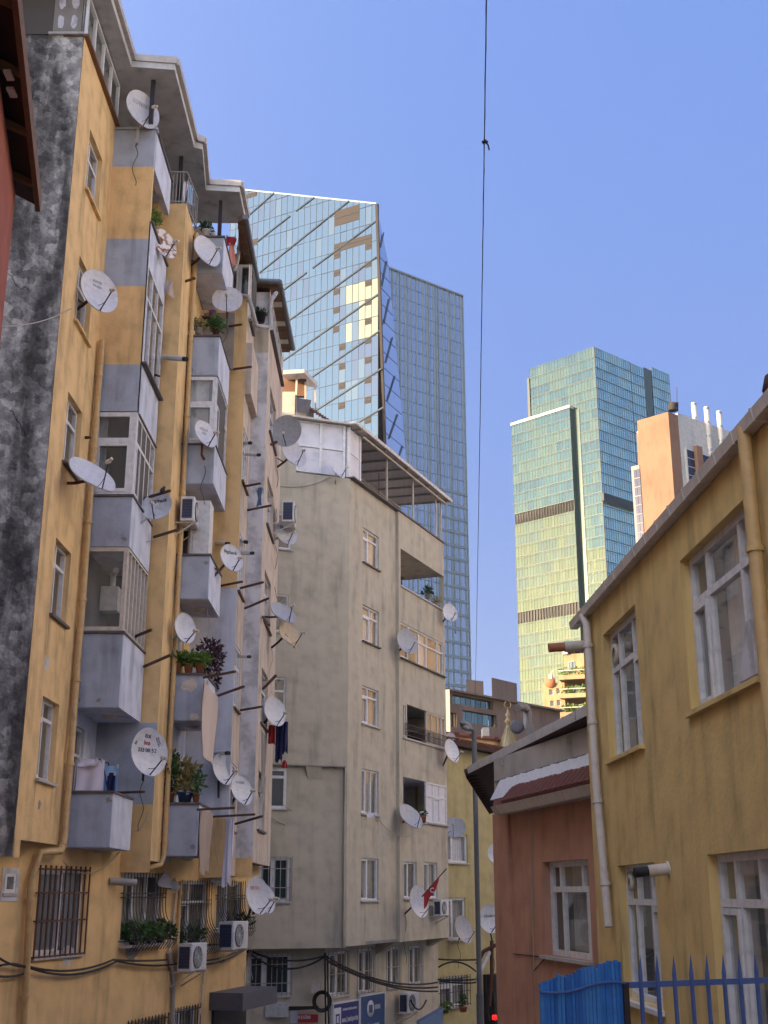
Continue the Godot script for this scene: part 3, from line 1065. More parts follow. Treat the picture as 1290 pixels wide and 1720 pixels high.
	sp.span(Vector3(-31.2, 176.4, -0.5), Vector3(-30.1, 194.0, 0.4))
	part("corner_fin", sp, M.mullion, g)

# ---------------------------------------------------------------- blocks between the street and the towers
func far_blocks() -> void:
	# peach block with steel flues
	var pl := Wall.new(Vector3(37.536, 0, -150), 133)
	var pr := Wall.new(Vector3(37.536, 0, -150), 52)
	var b := thing("peach_block", "peach rendered block with steel flue pipes on its roof, right of the green tower", "building", pl.p(0, -7))
	body(b, "wall", [pl.p2(0, 0), pl.p2(-4.722, 0), pl.p2(-4.722, -9), pr.p2(3.0, -8), pr.p2(1.983, 0)], -7, 62.3, M.peach)
	body(b, "stepped_wing", [pr.p2(1.983 + 0.02, -0.02), pr.p2(24.0, -0.02), pr.p2(24.0, -8), pr.p2(3.1, -8)], -7, 62.669, M.grey_render)
	var gm := MB.new(pl.x)
	gm.span(Vector3(-6.285, -7, -2.0), Vector3(-5.019, 56.2, -0.3))
	part("glazed_bay", gm, M.concrete, b)
	for k in 10:
		for i in 2:
			var pm := MB.new(pl.x)
			pm.span(Vector3(-5.922 + i * 0.52, 56.2 - 0.6 - k * 1.25 - 1.1, -0.3), Vector3(-5.922 + 0.44 + i * 0.52, 56.2 - 0.6 - k * 1.25, -0.24))
			part("pane", pm, M.pv_blue, b)
	var rb := Wall.new(pr.p(2.802, 0, 0.3), 52)
	var rw := MB.new(rb.x)
	rw.span(Vector3(0, -7, -1.0), Vector3(8.0, 57.882, 0.0))
	part("right_bay", rw, M.grey_render, b)
	for k in 8:
		for i in [0, 1, 4, 5, 6]:
			var pm := MB.new(rb.x)
			pm.span(Vector3(0.15 + i * 0.72, 57.882 - 0.3 - k * 1.2 - 1.05, 0.0), Vector3(0.8 + i * 0.72, 57.882 - 0.3 - k * 1.2, 0.06))
			part("pane", pm, M.pv_blue, b)
	var pil := MB.new(rb.x)
	pil.span(Vector3(1.6, -7, 0.0), Vector3(2.8, 57.882 + 0.5, 0.5))
	part("pilaster", pil, M.peach, b)
	for q in [Vector3(42.369, 65.611, -155), Vector3(44.032, 64.997, -155), Vector3(45.691, 64.384, -155)]:
		var fm := MB.new()
		fm.tube([q + Vector3(0, -9, 0), q], 0.34, 12)
		var fl := part("flue_pipe", fm, M.off_white, b)
		for k in 4:
			var rm := MB.new()
			rm.tube([q - Vector3(0, 0.1 + k * 2.0, 0), q - Vector3(0, 0.4 + k * 2.0, 0)], 0.4, 12)
			part("collar", rm, M.steel, fl)
	var tm := MB.new()
	tm.tube([Vector3(38.165, 62.443, -150), Vector3(38.237, 63.461, -150)], 0.6, 12)
	tm.tube([Vector3(38.716, 62.443, -150), Vector3(38.801, 63.631, -150)], 0.2, 8)
	tm.tube([Vector3(38.801, 63.631, -150), Vector3(38.96, 65.85, -150)], 0.04, 6)
	part("roof_cowl", tm, M.vent_brown, b)

	# low brown block with glass strips
	var w := Wall.new(Vector3(4.643, 16.668, -95), 42)
	var o := thing("brown_glass_block", "low brown block with green glass strips below the slab tower", "building", w.p(0, -7))
	var strips := [[1.103, 15.818, 6.404, 16.516], [2.345, 14.462, 6.824, 15.435], [0.695, 13.965, 1.627, 15.075]]
	sheet(o, "wall", w, [-3, -7, 16, 16.668], strips, M.brown_stone, 0.4)
	for s in strips:
		var n := int((s[2] - s[0]) / 0.75) + 1
		for i in n:
			var pm := MB.new()
			var kk := rng.randf_range(0.6, 1.2)
			pm.col = Color(0.22 * kk, 0.30 * kk, 0.27 * kk)
			pm.rect(lerpf(s[0], s[2], float(i) / n) + 0.03, s[1], lerpf(s[0], s[2], (i + 1.0) / n) - 0.03, s[3], -0.3)
			part("pane", pm, M.band_glass, o, w.x)
	var rf := MB.new(w.x)
	rf.span(Vector3(-3, 16.668, -14), Vector3(16, 16.808, 0.5))
	rf.span(Vector3(-3, -7, -14), Vector3(16, 16.668, -13.5))
	part("roof", rf, M.brown_stone, o)
	body(o, "roof_block", [Vector2(6.754, -100), Vector2(8.255, -101), Vector2(8.693, -107), Vector2(7.159, -106)], 12, 18.394, M.brown_stone)
	body(o, "roof_block", [Vector2(8.947, -101), Vector2(11.35, -104), Vector2(12.06, -111), Vector2(9.567, -108)], 12, 18.711, M.brown_stone)
	var sl := MB.new()
	sl.span(Vector3(4.489, 12.63, -92), Vector3(4.958, 16.279, -94))
	part("pale_sunlit_sliver", sl, M.off_white, o)  # sunlit left edge of the block painted in with a pale colour

	# golden stepped block
	var gs := Wall.new(Vector3(16.987, 22.856, -130), 108)
	var g := thing("golden_stepped_block", "sunlit golden block with planted terraces at the foot of the green tower", "building", gs.p(0, -7))
	var gh := [[0.62, 21.724, 1.043, 22.316], [1.391, 21.814, 1.812, 22.405], [0.699, 20.52, 1.12, 21.107], [1.401, 20.551, 1.82, 21.138], [0.774, 19.26, 1.195, 19.843], [1.474, 19.294, 1.892, 19.875]]
	sheet(g, "wall", gs, [0, -7, 2.298, 22.984], gh, M.gold_stone, 0.3)
	for s in gh:
		window(g, gs, s, {"room": false, "sill": 0.0, "pane": "glass_dark", "sash": false, "z": -0.25, "cols": []})
	var hm := MB.new(gs.x)
	hm.span(Vector3(0, -7, -9), Vector3(2.298, 22.984 - 0.02, -0.31))
	hm.span(Vector3(2.155, 24.011, -9), Vector3(6.33, 26.266, -1.4))
	part("core", hm, M.gold_stone, g)
	var am := MB.new(gs.x)
	for k in 8:
		var f0 := lerpf(2.055, 6.363, k / 8.0)
		var f1 := lerpf(2.055, 6.363, (k + 1) / 8.0)
		var y0: float = 26.202 + 1.3 * sin(PI * 0.5 * k / 8.0)
		am.span(Vector3(f0, y0, -9), Vector3(f1, y0 + 0.35, -1.1))
	part("curved_roof", am, M.grey_render, g)
	window(g, Wall.new(gs.p(0, 0, -1.4), 108), [2.524, 24.131, 3.287, 25.473], {"room": false, "sill": 0.0, "pane": "glass_dark", "z": 0.02, "cols": [0.5], "frame": "fin", "t": 0.12})
	for k in 5:
		var tm2 := MB.new(gs.x)
		var yy: float = 23.589 - k * 1.95
		tm2.span(Vector3(1.88, yy - 0.45, -4), Vector3(6.354, yy, 0.9))
		var terrace := part("terrace", tm2, M.gold_stone, g)
		var rail := MB.new(gs.x)
		rail.bar(Vector3(1.88, yy + 0.5, 0.85), Vector3(6.354, yy + 0.5, 0.85), 0.08)
		part("rail", rail, M.off_white, terrace)
		var lm := MB.new()
		for i in 9:
			leaves(lm, gs.p(lerpf(2.326, 6.105, i / 8.0), yy + 0.45, 0.5), Vector3(0.5, 0.42, 0.3), 46, 0.3)
		stuff(part("planting", lm, M.leaf_bright, terrace))
	var em := MB.new(gs.x)
	em.lathe([Vector2(0.001, 0), Vector2(0.6, 0), Vector2(0.6, 0.15), Vector2(0.001, 0.2)], 24, Transform3D(Basis(Vector3.RIGHT, PI / 2), Vector3(0.787, 23.072, 0.05)))
	part("round_emblem", em, M.terracotta, g)
	var cr := MB.new(gs.x)
	cr.bar(Vector3(0.787, 23.837, 0.0), Vector3(1.146, 24.331, 0.0), 0.14)
	cr.bar(Vector3(0.674, 23.652, 0.0), Vector3(1.059, 23.632, 0.0), 0.5)
	part("roof_bracket", cr, M.pipe_grey, g)

	# sunlit roof wall, minaret tip and ventilation duct
	var r := Wall.new(Vector3(3.71, 9.273, -64), 48)
	var rr := thing("sunlit_roof_wall", "sunlit ochre parapet wall with red roof edge behind the olive building", "wall", r.p(5, -7))
	body(rr, "wall", [r.p2(-6, 0), r.p2(16, 0), r.p2(16, -6), r.p2(-6, -6)], -7, 9.352, M.yellow)
	var rm2 := MB.new(r.x)
	rm2.span(Vector3(-6.1, 9.352, -6), Vector3(16, 9.475, 0.12))
	part("roof_edge", rm2, M.tile, rr)
	for k in 22:
		var km := MB.new(r.x)
		km.bar(Vector3(-6.0 + k, 9.475 + 0.03, 0.14), Vector3(-6.0 + k, 9.475 + 0.3, -2.0), 0.3, 0.12)
		part("roof_tile", km, M.tile, rr)
	var bx := MB.new()
	bx.span(Vector3(4.975, 9.152, -62), Vector3(5.306, 9.576, -63))
	part("roof_vent", bx, M.off_white, rr)
	var mp := Vector3(6.674, 8.82, -66)
	var mn := thing("minaret_tip", "lead covered pointed minaret tip with a crescent finial", "minaret", Vector3(mp.x, -7, mp.z))
	var mm := MB.new(Transform3D(Basis(), mp))
	var hh: float = 10.083 - mp.y
	mm.lathe([Vector2(0.62, -9.0), Vector2(0.62, 0.0), Vector2(0.14, hh), Vector2(0.001, hh)], 12)
	part("cone", mm, M.gold_lead, mn)
	var rib := MB.new(Transform3D(Basis(), mp))
	for k in 12:
		var a := TAU * k / 12
		rib.bar(Vector3(cos(a) * 0.62, 0, sin(a) * 0.62), Vector3(cos(a) * 0.14, hh, sin(a) * 0.14), 0.045)
	part("lead_rolls", rib, M.gold_lead, mn)
	var fz := MB.new(Transform3D(Basis(), mp + Vector3(0, hh, 0)))
	fz.lathe([Vector2(0.13, 0), Vector2(0.1, 0.2), Vector2(0.2, 0.32), Vector2(0.1, 0.45), Vector2(0.07, 0.55), Vector2(0.15, 0.68), Vector2(0.06, 0.82), Vector2(0.035, 1.0), Vector2(0.001, 1.05)], 12)
	part("finial", fz, M.gold_lead, mn)
	var cm := MB.new(Transform3D(Basis(), mp + Vector3(0, hh + 1.22, 0)))
	var arc := []
	for k in 15:
		var a := deg_to_rad(110 + k * 22.5)
		arc.append(Vector3(cos(a) * 0.18, sin(a) * 0.18, 0))
	cm.tube(arc, 0.03, 6)
	part("crescent", cm, M.gold_lead, mn)
	var dct := thing("ventilation_duct", "grey steel ventilation duct with a hooded outlet on the roof beside the minaret tip", "duct", Vector3(6.726, 8.609, -58))
	var dm := MB.new()
	dm.tube([Vector3(6.767, 8.971, -58), Vector3(6.795, 9.782, -58), Vector3(6.745, 9.951, -58), Vector3(6.51, 9.948, -57.4), Vector3(6.213, 9.835, -57)], 0.2, 10)
	part("duct_pipe", dm, M.duct_metal, dct)
	var dh := MB.new()
	dh.span(Vector3(6.668, 8.554, -58), Vector3(6.965, 9.145, -57))
	part("duct_box", dh, M.duct_metal, dct)
	var df := MB.new()
	df.lathe([Vector2(0.001, -0.1), Vector2(0.3, -0.1), Vector2(0.34, 0.1), Vector2(0.2, 0.12), Vector2(0.001, 0.12)], 18, Transform3D(Basis(Vector3.RIGHT, PI / 2), Vector3(6.211, 9.018, -57.5)))
	part("duct_fan", df, M.dark_slab, dct)
	var sw := thing("solar_panel", "pair of tilted solar water panels on the roof ridge", "solar panel", Vector3(8.114, 8.905, -56))
	for k in 2:
		var q: Vector3 = Vector3(8.006, 8.905, -56) + Vector3(k * 0.28, 0.02 * k, 0)
		var sm := MB.new()
		sm.bar(q, q + Vector3(0.45, -0.42, 0.3), 0.26, 0.05)
		part("panel", sm, M.dish_white, sw)

# ---------------------------------------------------------------- the yellow sawtooth block on the left
func yellow_building() -> void:
	var A := Wall.new(Vector3(-5.77, 0, -19.7), 0)
	var G := Wall.new(Vector3(-30, 0, -19.7), 90)
	var C := Wall.new(Vector3(-5.77, 0, -24.7), 90)
	var P := Wall.new(Vector3(-4.55, 0, -24.7), 0)
	var E := Wall.new(Vector3(-4.55, 0, -28.3), 90)
	var F := Wall.new(Vector3(-3.5, 0, -28.3), 0)
	var L := Wall.new(Vector3(-6.52, 0, -19.7), 15.5)
	var b := thing("yellow_apartment_building", "tall yellow apartment block with grey balconies stepping out in a sawtooth", "apartment building", Vector3(-5.77, -3, -19.7))
	# gable of damp, blackened render
	var gm := MB.new(G.x)
	gm.span(Vector3(0, 2.15, -0.3), Vector3(24.22, 18.35, 0))
	part("gable_wall", gm, M.gable, b, Transform3D(), "blackened bare render gable wall")
	var gt := MB.new()
	gt.span(Vector3(-5.775, 2.13, -19.705), Vector3(-5.755, 2.41, -20.0))
	part("gable_end", gt, M.yellow, b)
	for q in [[23.2, 16.2, 0.9], [22.9, 12.8, 1.3], [23.5, 9.6, 0.8], [22.7, 7.2, 1.2], [23.3, 4.6, 0.9], [23.0, 14.4, 0.7]]:
		var line := []                                   # cracks that wander over the render
		var at := Vector2(q[0], q[1])
		for k in 12:
			line.append(G.p(at.x, at.y, 0.002))
			at += Vector2(rng.randf_range(-0.03, 0.09) * q[2], rng.randf_range(-0.14, 0.05) * q[2])
			if at.x > 24.1:
				break
		var km := MB.new()
		km.tube(line, 0.007, 4)
		part("crack", km, M.iron, b)
	var pp := MB.new(G.x)
	pp.span(Vector3(23.62, 17.42, 0.004), Vector3(24.16, 18.34, 0.03))
	var pat := part("patched_panel", pp, M.concrete, b)
	for i in 2:
		for j in 2:
			var pts := []
			for k in 12:
				var a := TAU * k / 12
				pts.append(Vector2(23.76 + i * 0.26 + cos(a) * 0.075 * rng.randf_range(0.7, 1.1), 17.66 + j * 0.45 + sin(a) * 0.17 * rng.randf_range(0.75, 1.1)))
			var km := MB.new(G.x)
			km.face(pts, 0.034)
			part("plaster_patch", km, M.plaster, pat)
	var ps := MB.new(G.x)
	ps.span(Vector3(23.55, 17.36, -0.02), Vector3(24.24, 17.41, 0.06))
	part("ledge", ps, M.coping_white, b)
	# first bay
	var holes := []
	for k in 5:
		holes.append([0.94, 14.60 - 2.795 * k, 2.03, 15.93 - 2.785 * k])
	sheet(b, "wall", A, [0, 2.41, 2.86, 17.33], holes, M.yellow, 0.2)
	for k in 5:
		window(b, A, holes[k], {"cols": [0.42], "top": [0.68, 0.68, 0.7, 0.72, 0.76][k], "z": -0.14, "sillmat": ["yellow", "yellow", "coping", "coping", "coping_white"][k], "sill": 0.07, "curtain": ["curtain_dim", "", "curtain", "curtain_dim", "curtain"][k], "drawn": [[0.0, 0.45]] if k < 3 else [[0.35, 1.0]]})
	sheet(b, "wall", A, [2.86, 4.87, 5.0, 17.2], [], M.yellow)
	var iw := [3.02, 3.25, 4.05, 4.60]
	sheet(b, "balcony_wall", A, [2.86, 2.41, 5.0, 4.87], [iw], M.lilac_and_lit_grey, 0.12)
	window(b, A, iw, {"cols": [0.5], "top": 0.62, "z": -0.1, "curtain": "curtain_dim", "drawn": [[0.6, 1.0]]})
	for q in [[0.978, 5.369, 0.16, "plaster", A], [1.262, 3.008, 0.12, "concrete", A], [5.923, 0.508, 0.3, "concrete", L], [3.446, 0.531, 0.26, "soffit_grey", L]]:
		patch(b, q[4], q[0], q[1], q[2], M[q[3]])
	for k in 5:
		for u in [0.92, 2.0]:
			streak(b, A, u, holes[k][1] - 0.03, rng.randf_range(0.3, 0.8), M.yellow_stain)
	# glazed top storey
	window(b, A, [0.0, 17.40, 2.86, 18.33], {"cols": [0.24, 0.5, 0.75], "z": 0.0, "t": 0.07, "sash": false, "sill": 0.0, "curtain": "curtain_dim", "deep": 1.4})
	var tl := MB.new(A.x)
	tl.span(Vector3(-0.02, 17.335, -0.4), Vector3(2.9, 17.39, 0.09))
	part("ledge", tl, M.wood, b)
	# face between the bays, pier, second bay
	sheet(b, "wall", C, [0, 1.98, 1.22, 3.27], [], M.yellow)
	sheet(b, "balcony_wall", C, [0, 3.27, 1.22, 4.87], [], M.grey_paint)
	sheet(b, "wall", C, [0, 4.87, 1.22, 16.75], [], M.yellow)
	sheet(b, "pier", P, [0, 2.2, 1.15, 16.75], [], M.yellow)
	var dh := [1.6, 2.35, 2.7, 4.5]
	sheet(b, "balcony_wall", P, [1.15, 2.2, 3.6, 5.05], [dh], M.lilac_and_lit_grey, 0.12)
	window(b, P, dh, {"cols": [0.5], "z": -0.1, "sill": 0.0})
	var dh2 := [1.5, 5.1, 2.7, 7.3]
	var dh3 := [1.5, 7.8, 2.9, 9.9]
	sheet(b, "wall", P, [1.15, 5.05, 3.6, 16.75], [dh2, dh3], M.yellow, 0.12)
	window(b, P, dh2, {"cols": [0.5], "z": -0.1, "sill": 0.0})
	window(b, P, dh3, {"cols": [0.5], "z": -0.1, "sill": 0.0})
	var v_lo: float = 3.213
	var v_hi: float = 8.533
	sheet(b, "wall", E, [0, 1.93, 1.05, v_lo], [], M.yellow)
	sheet(b, "balcony_wall", E, [0, v_lo, 1.05, v_hi], [], M.lilac_and_lit_grey)
	sheet(b, "wall", E, [0, v_hi, 1.05, 16.3], [], M.yellow)
	# sawtooth front beyond
	var fh := []
	for k in 4:
		fh.append([0.12, 11.3 - 2.78 * k - 0.0, 1.2, 12.72 - 2.75 * k])
	sheet(b, "front_wall", F, [0, 1.98, 1.6, 17.2], fh, M.cream, 0.12)
	for k in 4:
		window(b, F, fh[k], {"cols": [0.5], "top": 0.66, "z": -0.06, "sillmat": "wood", "sill": 0.06, "curtain": "curtain"})
	for v in [[13.55, 14.95]]:
		var fm := MB.new(F.x)
		fm.span(Vector3(0.02, v[0], 0.0), Vector3(1.58, v[1], 0.16))
		part("bay_parapet", fm, M.cream, b)
	# soffit slab over the ground floor, roof
	body(b, "overhang_slab", [Vector2(-5.79, -19.9), Vector2(-5.79, -24.68), Vector2(-4.57, -24.72), Vector2(-4.57, -28.28), Vector2(-3.52, -28.32), Vector2(-3.52, -29.9), Vector2(-9, -29.9), Vector2(-9, -19.9)], 2.425, 2.55, M.soffit_grey)
	var roof := body(b, "roof", [Vector2(-16, -19.35), Vector2(-5.37, -19.35), Vector2(-5.37, -21.95), Vector2(-4.47, -22.05), Vector2(-4.47, -24.88), Vector2(-4.29, -24.97), Vector2(-4.45, -26.72), Vector2(-3.62, -26.8), Vector2(-3.62, -28.3), Vector2(-16, -28.3)], 18.37, 18.62, M.soffit_grey)
	var rp := [Vector3(-5.34, 18.6, -19.3), Vector3(-5.34, 18.6, -21.98), Vector3(-4.44, 18.6, -22.08), Vector3(-4.44, 18.6, -24.86), Vector3(-4.26, 18.6, -24.95), Vector3(-4.42, 18.6, -26.74), Vector3(-3.59, 18.6, -26.82), Vector3(-3.59, 18.6, -28.3)]
	for i in rp.size() - 1:
		var em := MB.new()
		em.bar(rp[i], rp[i + 1], 0.12, 0.16)
		part("eaves_edge", em, M.coping_white, roof)
	body(b, "roof_top", [Vector2(-16, -19.4), Vector2(-6.2, -19.4), Vector2(-6.2, -28.2), Vector2(-16, -28.2)], 18.63, 19.1, M.tile)
	for q in [[Vector3(-15.9, -4, -34), Vector3(-15.6, 18.3, -20.0)], [Vector3(-15.6, 2.6, -28.6), Vector3(-4.6, 18.3, -28.35)], [Vector3(-7.4, 16.7, -28.3), Vector3(-7.2, 18.36, -20.0)]]:
		var back := MB.new()
		back.span(q[0], q[1])
		part("inner_wall", back, M.soffit_grey, b)
	body(b, "terrace_floor", [Vector2(-5.8, -22.9), Vector2(-5.8, -24.72), Vector2(-4.6, -24.75), Vector2(-4.6, -28.25), Vector2(-7.2, -28.25), Vector2(-7.2, -22.9)], 16.3, 16.45, M.concrete)
	for q in [[Vector3(-4.982, 18.36, -22.412), Vector3(-4.982, 17.3, -22.412)], [Vector3(-4.83, 18.36, -25.275), Vector3(-4.83, 16.8, -25.275)], [Vector3(-4.14, 18.36, -27.217), Vector3(-4.14, 16.4, -27.217)]]:
		var pm := MB.new()
		pm.bar(q[0], q[1], 0.09)
		part("roof_post", pm, M.iron, b)
	# first stack of balconies
	var S := Wall.new(Vector3(-5.77, 0, -22.55), 90)
	box_balcony(b, S, 0.87, 1.8, 2.38, 3.32)
	var b2 := box_balcony(b, S, 0.87, 2.1, 4.87, 6.25)
	box_balcony(b, S, 0.87, 2.05, 7.95, 8.95, "lilac_and_lit_grey", false)
	for v in [[10.74, 11.75, "grey_paint"], [11.75, 13.5, "yellow"], [13.5, 14.6, "grey_paint"], [14.6, 16.32, "yellow"], [16.32, 17.22, "grey_paint"]]:
		var sm := MB.new(S.x)
		sm.span(Vector3(0, v[0], -0.12), Vector3(0.87, v[1], 0))
		part("bay_side", sm, M[v[2]], b)
	var F1 := Wall.new(Vector3(-4.9, 0, -22.55), 0)
	var fw := [0.14, 11.86, 2.0, 14.1]
	sheet(b, "bay_front", F1, [0.0, 10.74, 2.05, 15.05], [fw], M.lilac_and_lit_grey, 0.08)  # front in the paler grey, skylight painted in
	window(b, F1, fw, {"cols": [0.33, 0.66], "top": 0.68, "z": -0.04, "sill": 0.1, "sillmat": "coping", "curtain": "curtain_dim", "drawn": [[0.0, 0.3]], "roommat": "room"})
	var f3 := MB.new(F1.x)
	f3.span(Vector3(0.125, 16.32, -0.12), Vector3(1.95, 17.215, 0.01))
	part("bay_front", f3, M.lilac_and_lit_grey, b)
	for q in [[10.7, -0.5, 0.03, 10.735], [15.05, -0.85, 0.05, 15.1], [17.22, -0.15, 0.05, 17.27]]:
		var f4 := MB.new(F1.x)
		f4.span(Vector3(0.13, q[0], q[1]), Vector3(2.02, q[3], q[2]))
		part("coping", f4, M.coping, b)
	var f5 := MB.new(S.x)
	f5.span(Vector3(-0.3, 17.225, -0.5), Vector3(0.92, 17.275, 0.04))
	part("coping", f5, M.alu, b)
	# glazing between the balconies: white frames above, dark single sheet below
	window(b, S, [0.03, 9.0, 0.84, 10.72], {"cols": [0.02], "top": 0.66, "z": -0.05, "t": 0.09, "sill": 0.0, "deep": 1.6, "curtain": "curtain_dim", "drawn": [[0.0, 0.3]], "which": 1})
	window(b, F1, [0.1, 9.0, 2.0, 10.70], {"cols": [0.25, 0.5, 0.75], "top": 0.66, "z": -0.04, "sill": 0.0, "room": false})
	var cpost := MB.new(F1.x)
	cpost.span(Vector3(-0.002, 8.99, -0.14), Vector3(0.1, 10.71, 0.0))
	part("corner_post", cpost, M.pvc, b)
	window(b, S, [0.02, 6.31, 0.86, 7.93], {"cols": [], "z": -0.05, "t": 0.075, "frame": "off_white", "sill": 0.0, "room": false, "sash": false})
	window(b, F1, [0.06, 6.31, 2.08, 7.93], {"cols": [0.17, 0.34, 0.5, 0.67, 0.84], "z": -0.04, "t": 0.045, "frame": "off_white", "sill": 0.0, "room": false, "sash": false})
	var din := MB.new()
	din.span(Vector3(-5.74, 6.3, -24.6), Vector3(-5.72, 7.9, -22.7))
	din.span(Vector3(-5.72, 6.3, -24.66), Vector3(-4.98, 7.9, -24.62))
	part("enclosed_balcony_lining", din, M.room, b)
	var boil := MB.new()
	boil.span(Vector3(-5.7, 7.0, -24.2), Vector3(-5.35, 7.5, -23.9))
	boil.tube([Vector3(-5.5, 7.5, -24.05), Vector3(-5.5, 7.75, -24.05), Vector3(-5.35, 7.75, -23.6)], 0.06, 8)
	part("water_heater", boil, M.ac_white, b)
	# second stack
	var S2 := Wall.new(Vector3(-4.55, 0, -25.85), 90)
	var F2 := Wall.new(Vector3(-3.83, 0, -25.85), 0)
	box_balcony(b, S2, 0.72, 1.9, 2.33, 3.34)
	box_balcony(b, S2, 0.72, 1.8, 5.08, 6.03)
	box_balcony(b, S2, 0.72, 1.9, 7.7, 8.66)
	box_balcony(b, S2, 0.72, 2.1, 10.34, 11.25, "lilac_and_lit_grey", false)
	box_balcony(b, S2, 0.72, 1.9, 12.97, 13.93, "lilac_and_lit_grey", false)
	box_balcony(b, S2, 0.72, 1.9, 15.58, 16.52, "lilac_and_lit_grey", false)
	window(b, S2, [0.02, 11.31, 0.70, 12.93], {"cols": [], "top": 0.6, "z": -0.05, "t": 0.08, "sill": 0.0, "curtain": "curtain", "deep": 1.5})
	window(b, F2, [0.06, 11.31, 1.9, 12.93], {"cols": [0.25, 0.5, 0.75], "top": 0.62, "z": -0.04, "sill": 0.0, "room": false, "curtain": "curtain_dim", "drawn": [[0.0, 0.4]]})
	window(b, S2, [0.0, 8.72, 0.26, 9.75], {"cols": [], "z": -0.3, "t": 0.07, "sill": 0.0, "frame": "off_white", "deep": 0.7})
	var cab := MB.new(S2.x)
	cab.span(Vector3(0.30, 8.72, -0.75), Vector3(0.66, 10.0, -0.2))
	cab.span(Vector3(0.25, 8.72, -0.22), Vector3(0.29, 10.0, -0.15))
	part("white_cupboard", cab, M.ac_white, b)
	var br := MB.new()
	br.span(Vector3(-4.53, 14.0, -27.9), Vector3(-3.75, 15.55, -27.85))
	part("loggia_wall", br, M.concrete, b)
	patch(b, S2, 0.413, 5.827, 0.2, M.off_white)
	for q in [[S, 0.8, 3.2, 0.07], [S, 0.12, 5.0, 0.06], [S, 0.78, 8.1, 0.06], [S2, 0.66, 8.5, 0.06], [S2, 0.1, 13.1, 0.07], [S, 0.5, 5.0, 0.05], [S2, 0.64, 2.5, 0.06]]:
		patch(b, q[0], q[1], q[2], q[3], M.concrete)
	patch(b, S2, 0.558, 5.159, 0.12, M.off_white)
	# roof terrace rail at the pier
	var rl := MB.new()
	var ra := [Vector3(-5.1, 0, -24.72), Vector3(-4.58, 0, -24.74), Vector3(-4.5, 0, -25.9)]
	for i in 2:
		for y in [16.82, 17.6]:
			rl.bar(ra[i] + Vector3(0, y, 0), ra[i + 1] + Vector3(0, y, 0), 0.03)
		for k in 8:
			var q: Vector3 = ra[i].lerp(ra[i + 1], k / 7.0)
			rl.bar(q + Vector3(0, 16.75, 0), q + Vector3(0, 17.6, 0), 0.016)
	part("railing", rl, M.pipe_grey, b)
	# storm water pipes
	pipe(b, "downpipe", [Vector3(-5.67, 12.2, -22.4), Vector3(-5.67, 2.6, -22.4), Vector3(-5.66, 2.4, -22.3), Vector3(-5.62, 2.3, -22.0), Vector3(-5.864, 2.26, -21.618), Vector3(-5.935, 1.791, -21.435), Vector3(-5.916, 0.657, -21.504), Vector3(-5.891, -0.809, -21.594)], 0.062, M.pipe_yellow, 9)
	pipe(b, "downpipe", [Vector3(-4.47, 16.6, -25.78), Vector3(-4.47, 2.35, -25.78), Vector3(-4.52, 2.15, -25.7), Vector3(-4.75, 2.06, -25.3)], 0.055, M.pipe_yellow, 8)
	# ground floor on the property line
	var w1 := [2.247, 0.563, 3.868, 2.011]
	var w2 := [5.37, 0.642, 7.136, 1.967]
	var w3 := [8.043, 0.434, 9.536, 1.845]
	var w4 := [10.032, 0.744, 11.56, 1.849]
	var w5 := [5.896, -2.2, 7.568, -0.792]
	var w6 := [7.853, -2.2, 9.211, -0.739]
	var w0 := [1.188, 1.6, 1.509, 1.917]
	sheet(b, "ground_floor_wall", L, [-6, -4.5, 11.99, 2.42], [w0, w1, w2, w3, w4, w5, w6], M.yellow, 0.14)
	window(b, L, w0, {"cols": [], "z": -0.03, "sill": 0.03, "sash": false})
	var sp := MB.new(L.x)
	frame_bars(sp, w0[0] - 0.1, w0[1] - 0.13, w0[2] + 0.1, w0[3] + 0.08, 0.095, 0.002, 0.012)
	part("plaster_surround", sp, M.plaster, b)
	window(b, L, w1, {"cols": [0.54], "z": -0.1, "t": 0.07, "bars": 10, "barz": 0.05, "bart": 0.024, "barmat": "rust", "rails": [0.0, 0.4, 0.72, 0.99], "curtain": "curtain_brown", "drawn": [[0.04, 0.2], [0.56, 0.8]], "roommat": "room_light", "sill": 0.06, "sillmat": "coping_white"})
	window(b, L, w2, {"cols": [0.33, 0.66], "z": -0.1, "bars": 14, "barz": 0.06, "belly": 0.3, "rails": [0.05, 0.66, 0.72], "curtain": "curtain_dim", "drawn": [[0.1, 0.4], [0.55, 0.75]], "sill": 0.22})
	window(b, L, w3, {"cols": [0.4], "top": 0.7, "z": -0.1, "bars": 12, "barz": 0.06, "belly": 0.3, "rails": [0.05, 0.66, 0.72], "curtain": "curtain_dim", "drawn": [[0.0, 0.3]], "sill": 0.1})
	window(b, L, w4, {"cols": [0.5], "z": -0.1, "bars": 12, "barz": 0.06, "belly": 0.3, "rails": [0.05, 0.66, 0.72], "curtain": "curtain_dim", "drawn": [[0.3, 0.7]], "sill": 0.1})
	window(b, L, w5, {"cols": [0.5], "z": -0.1, "bars": 12, "barz": 0.05, "rails": [0.97], "sill": 0.0, "frame": "pipe_yellow"})
	window(b, L, w6, {"cols": [0.4], "z": -0.1, "bars": 10, "barz": 0.05, "rails": [0.97], "sill": 0.0, "curtain": "curtain_dim"})
	var aw := MB.new(L.x)
	aw.span(Vector3(9.835, -0.884, 0.002), Vector3(12.013, -0.518, 0.8))
	part("door_canopy", aw, M.dark_slab, b)
	var dk := MB.new(L.x)
	dk.span(Vector3(10.003, -4.4, 0.003), Vector3(11.984, -0.897, 0.05))
	part("dark_entrance", dk, M.black, b)  # flat black stands for the shade of the opening under the canopy
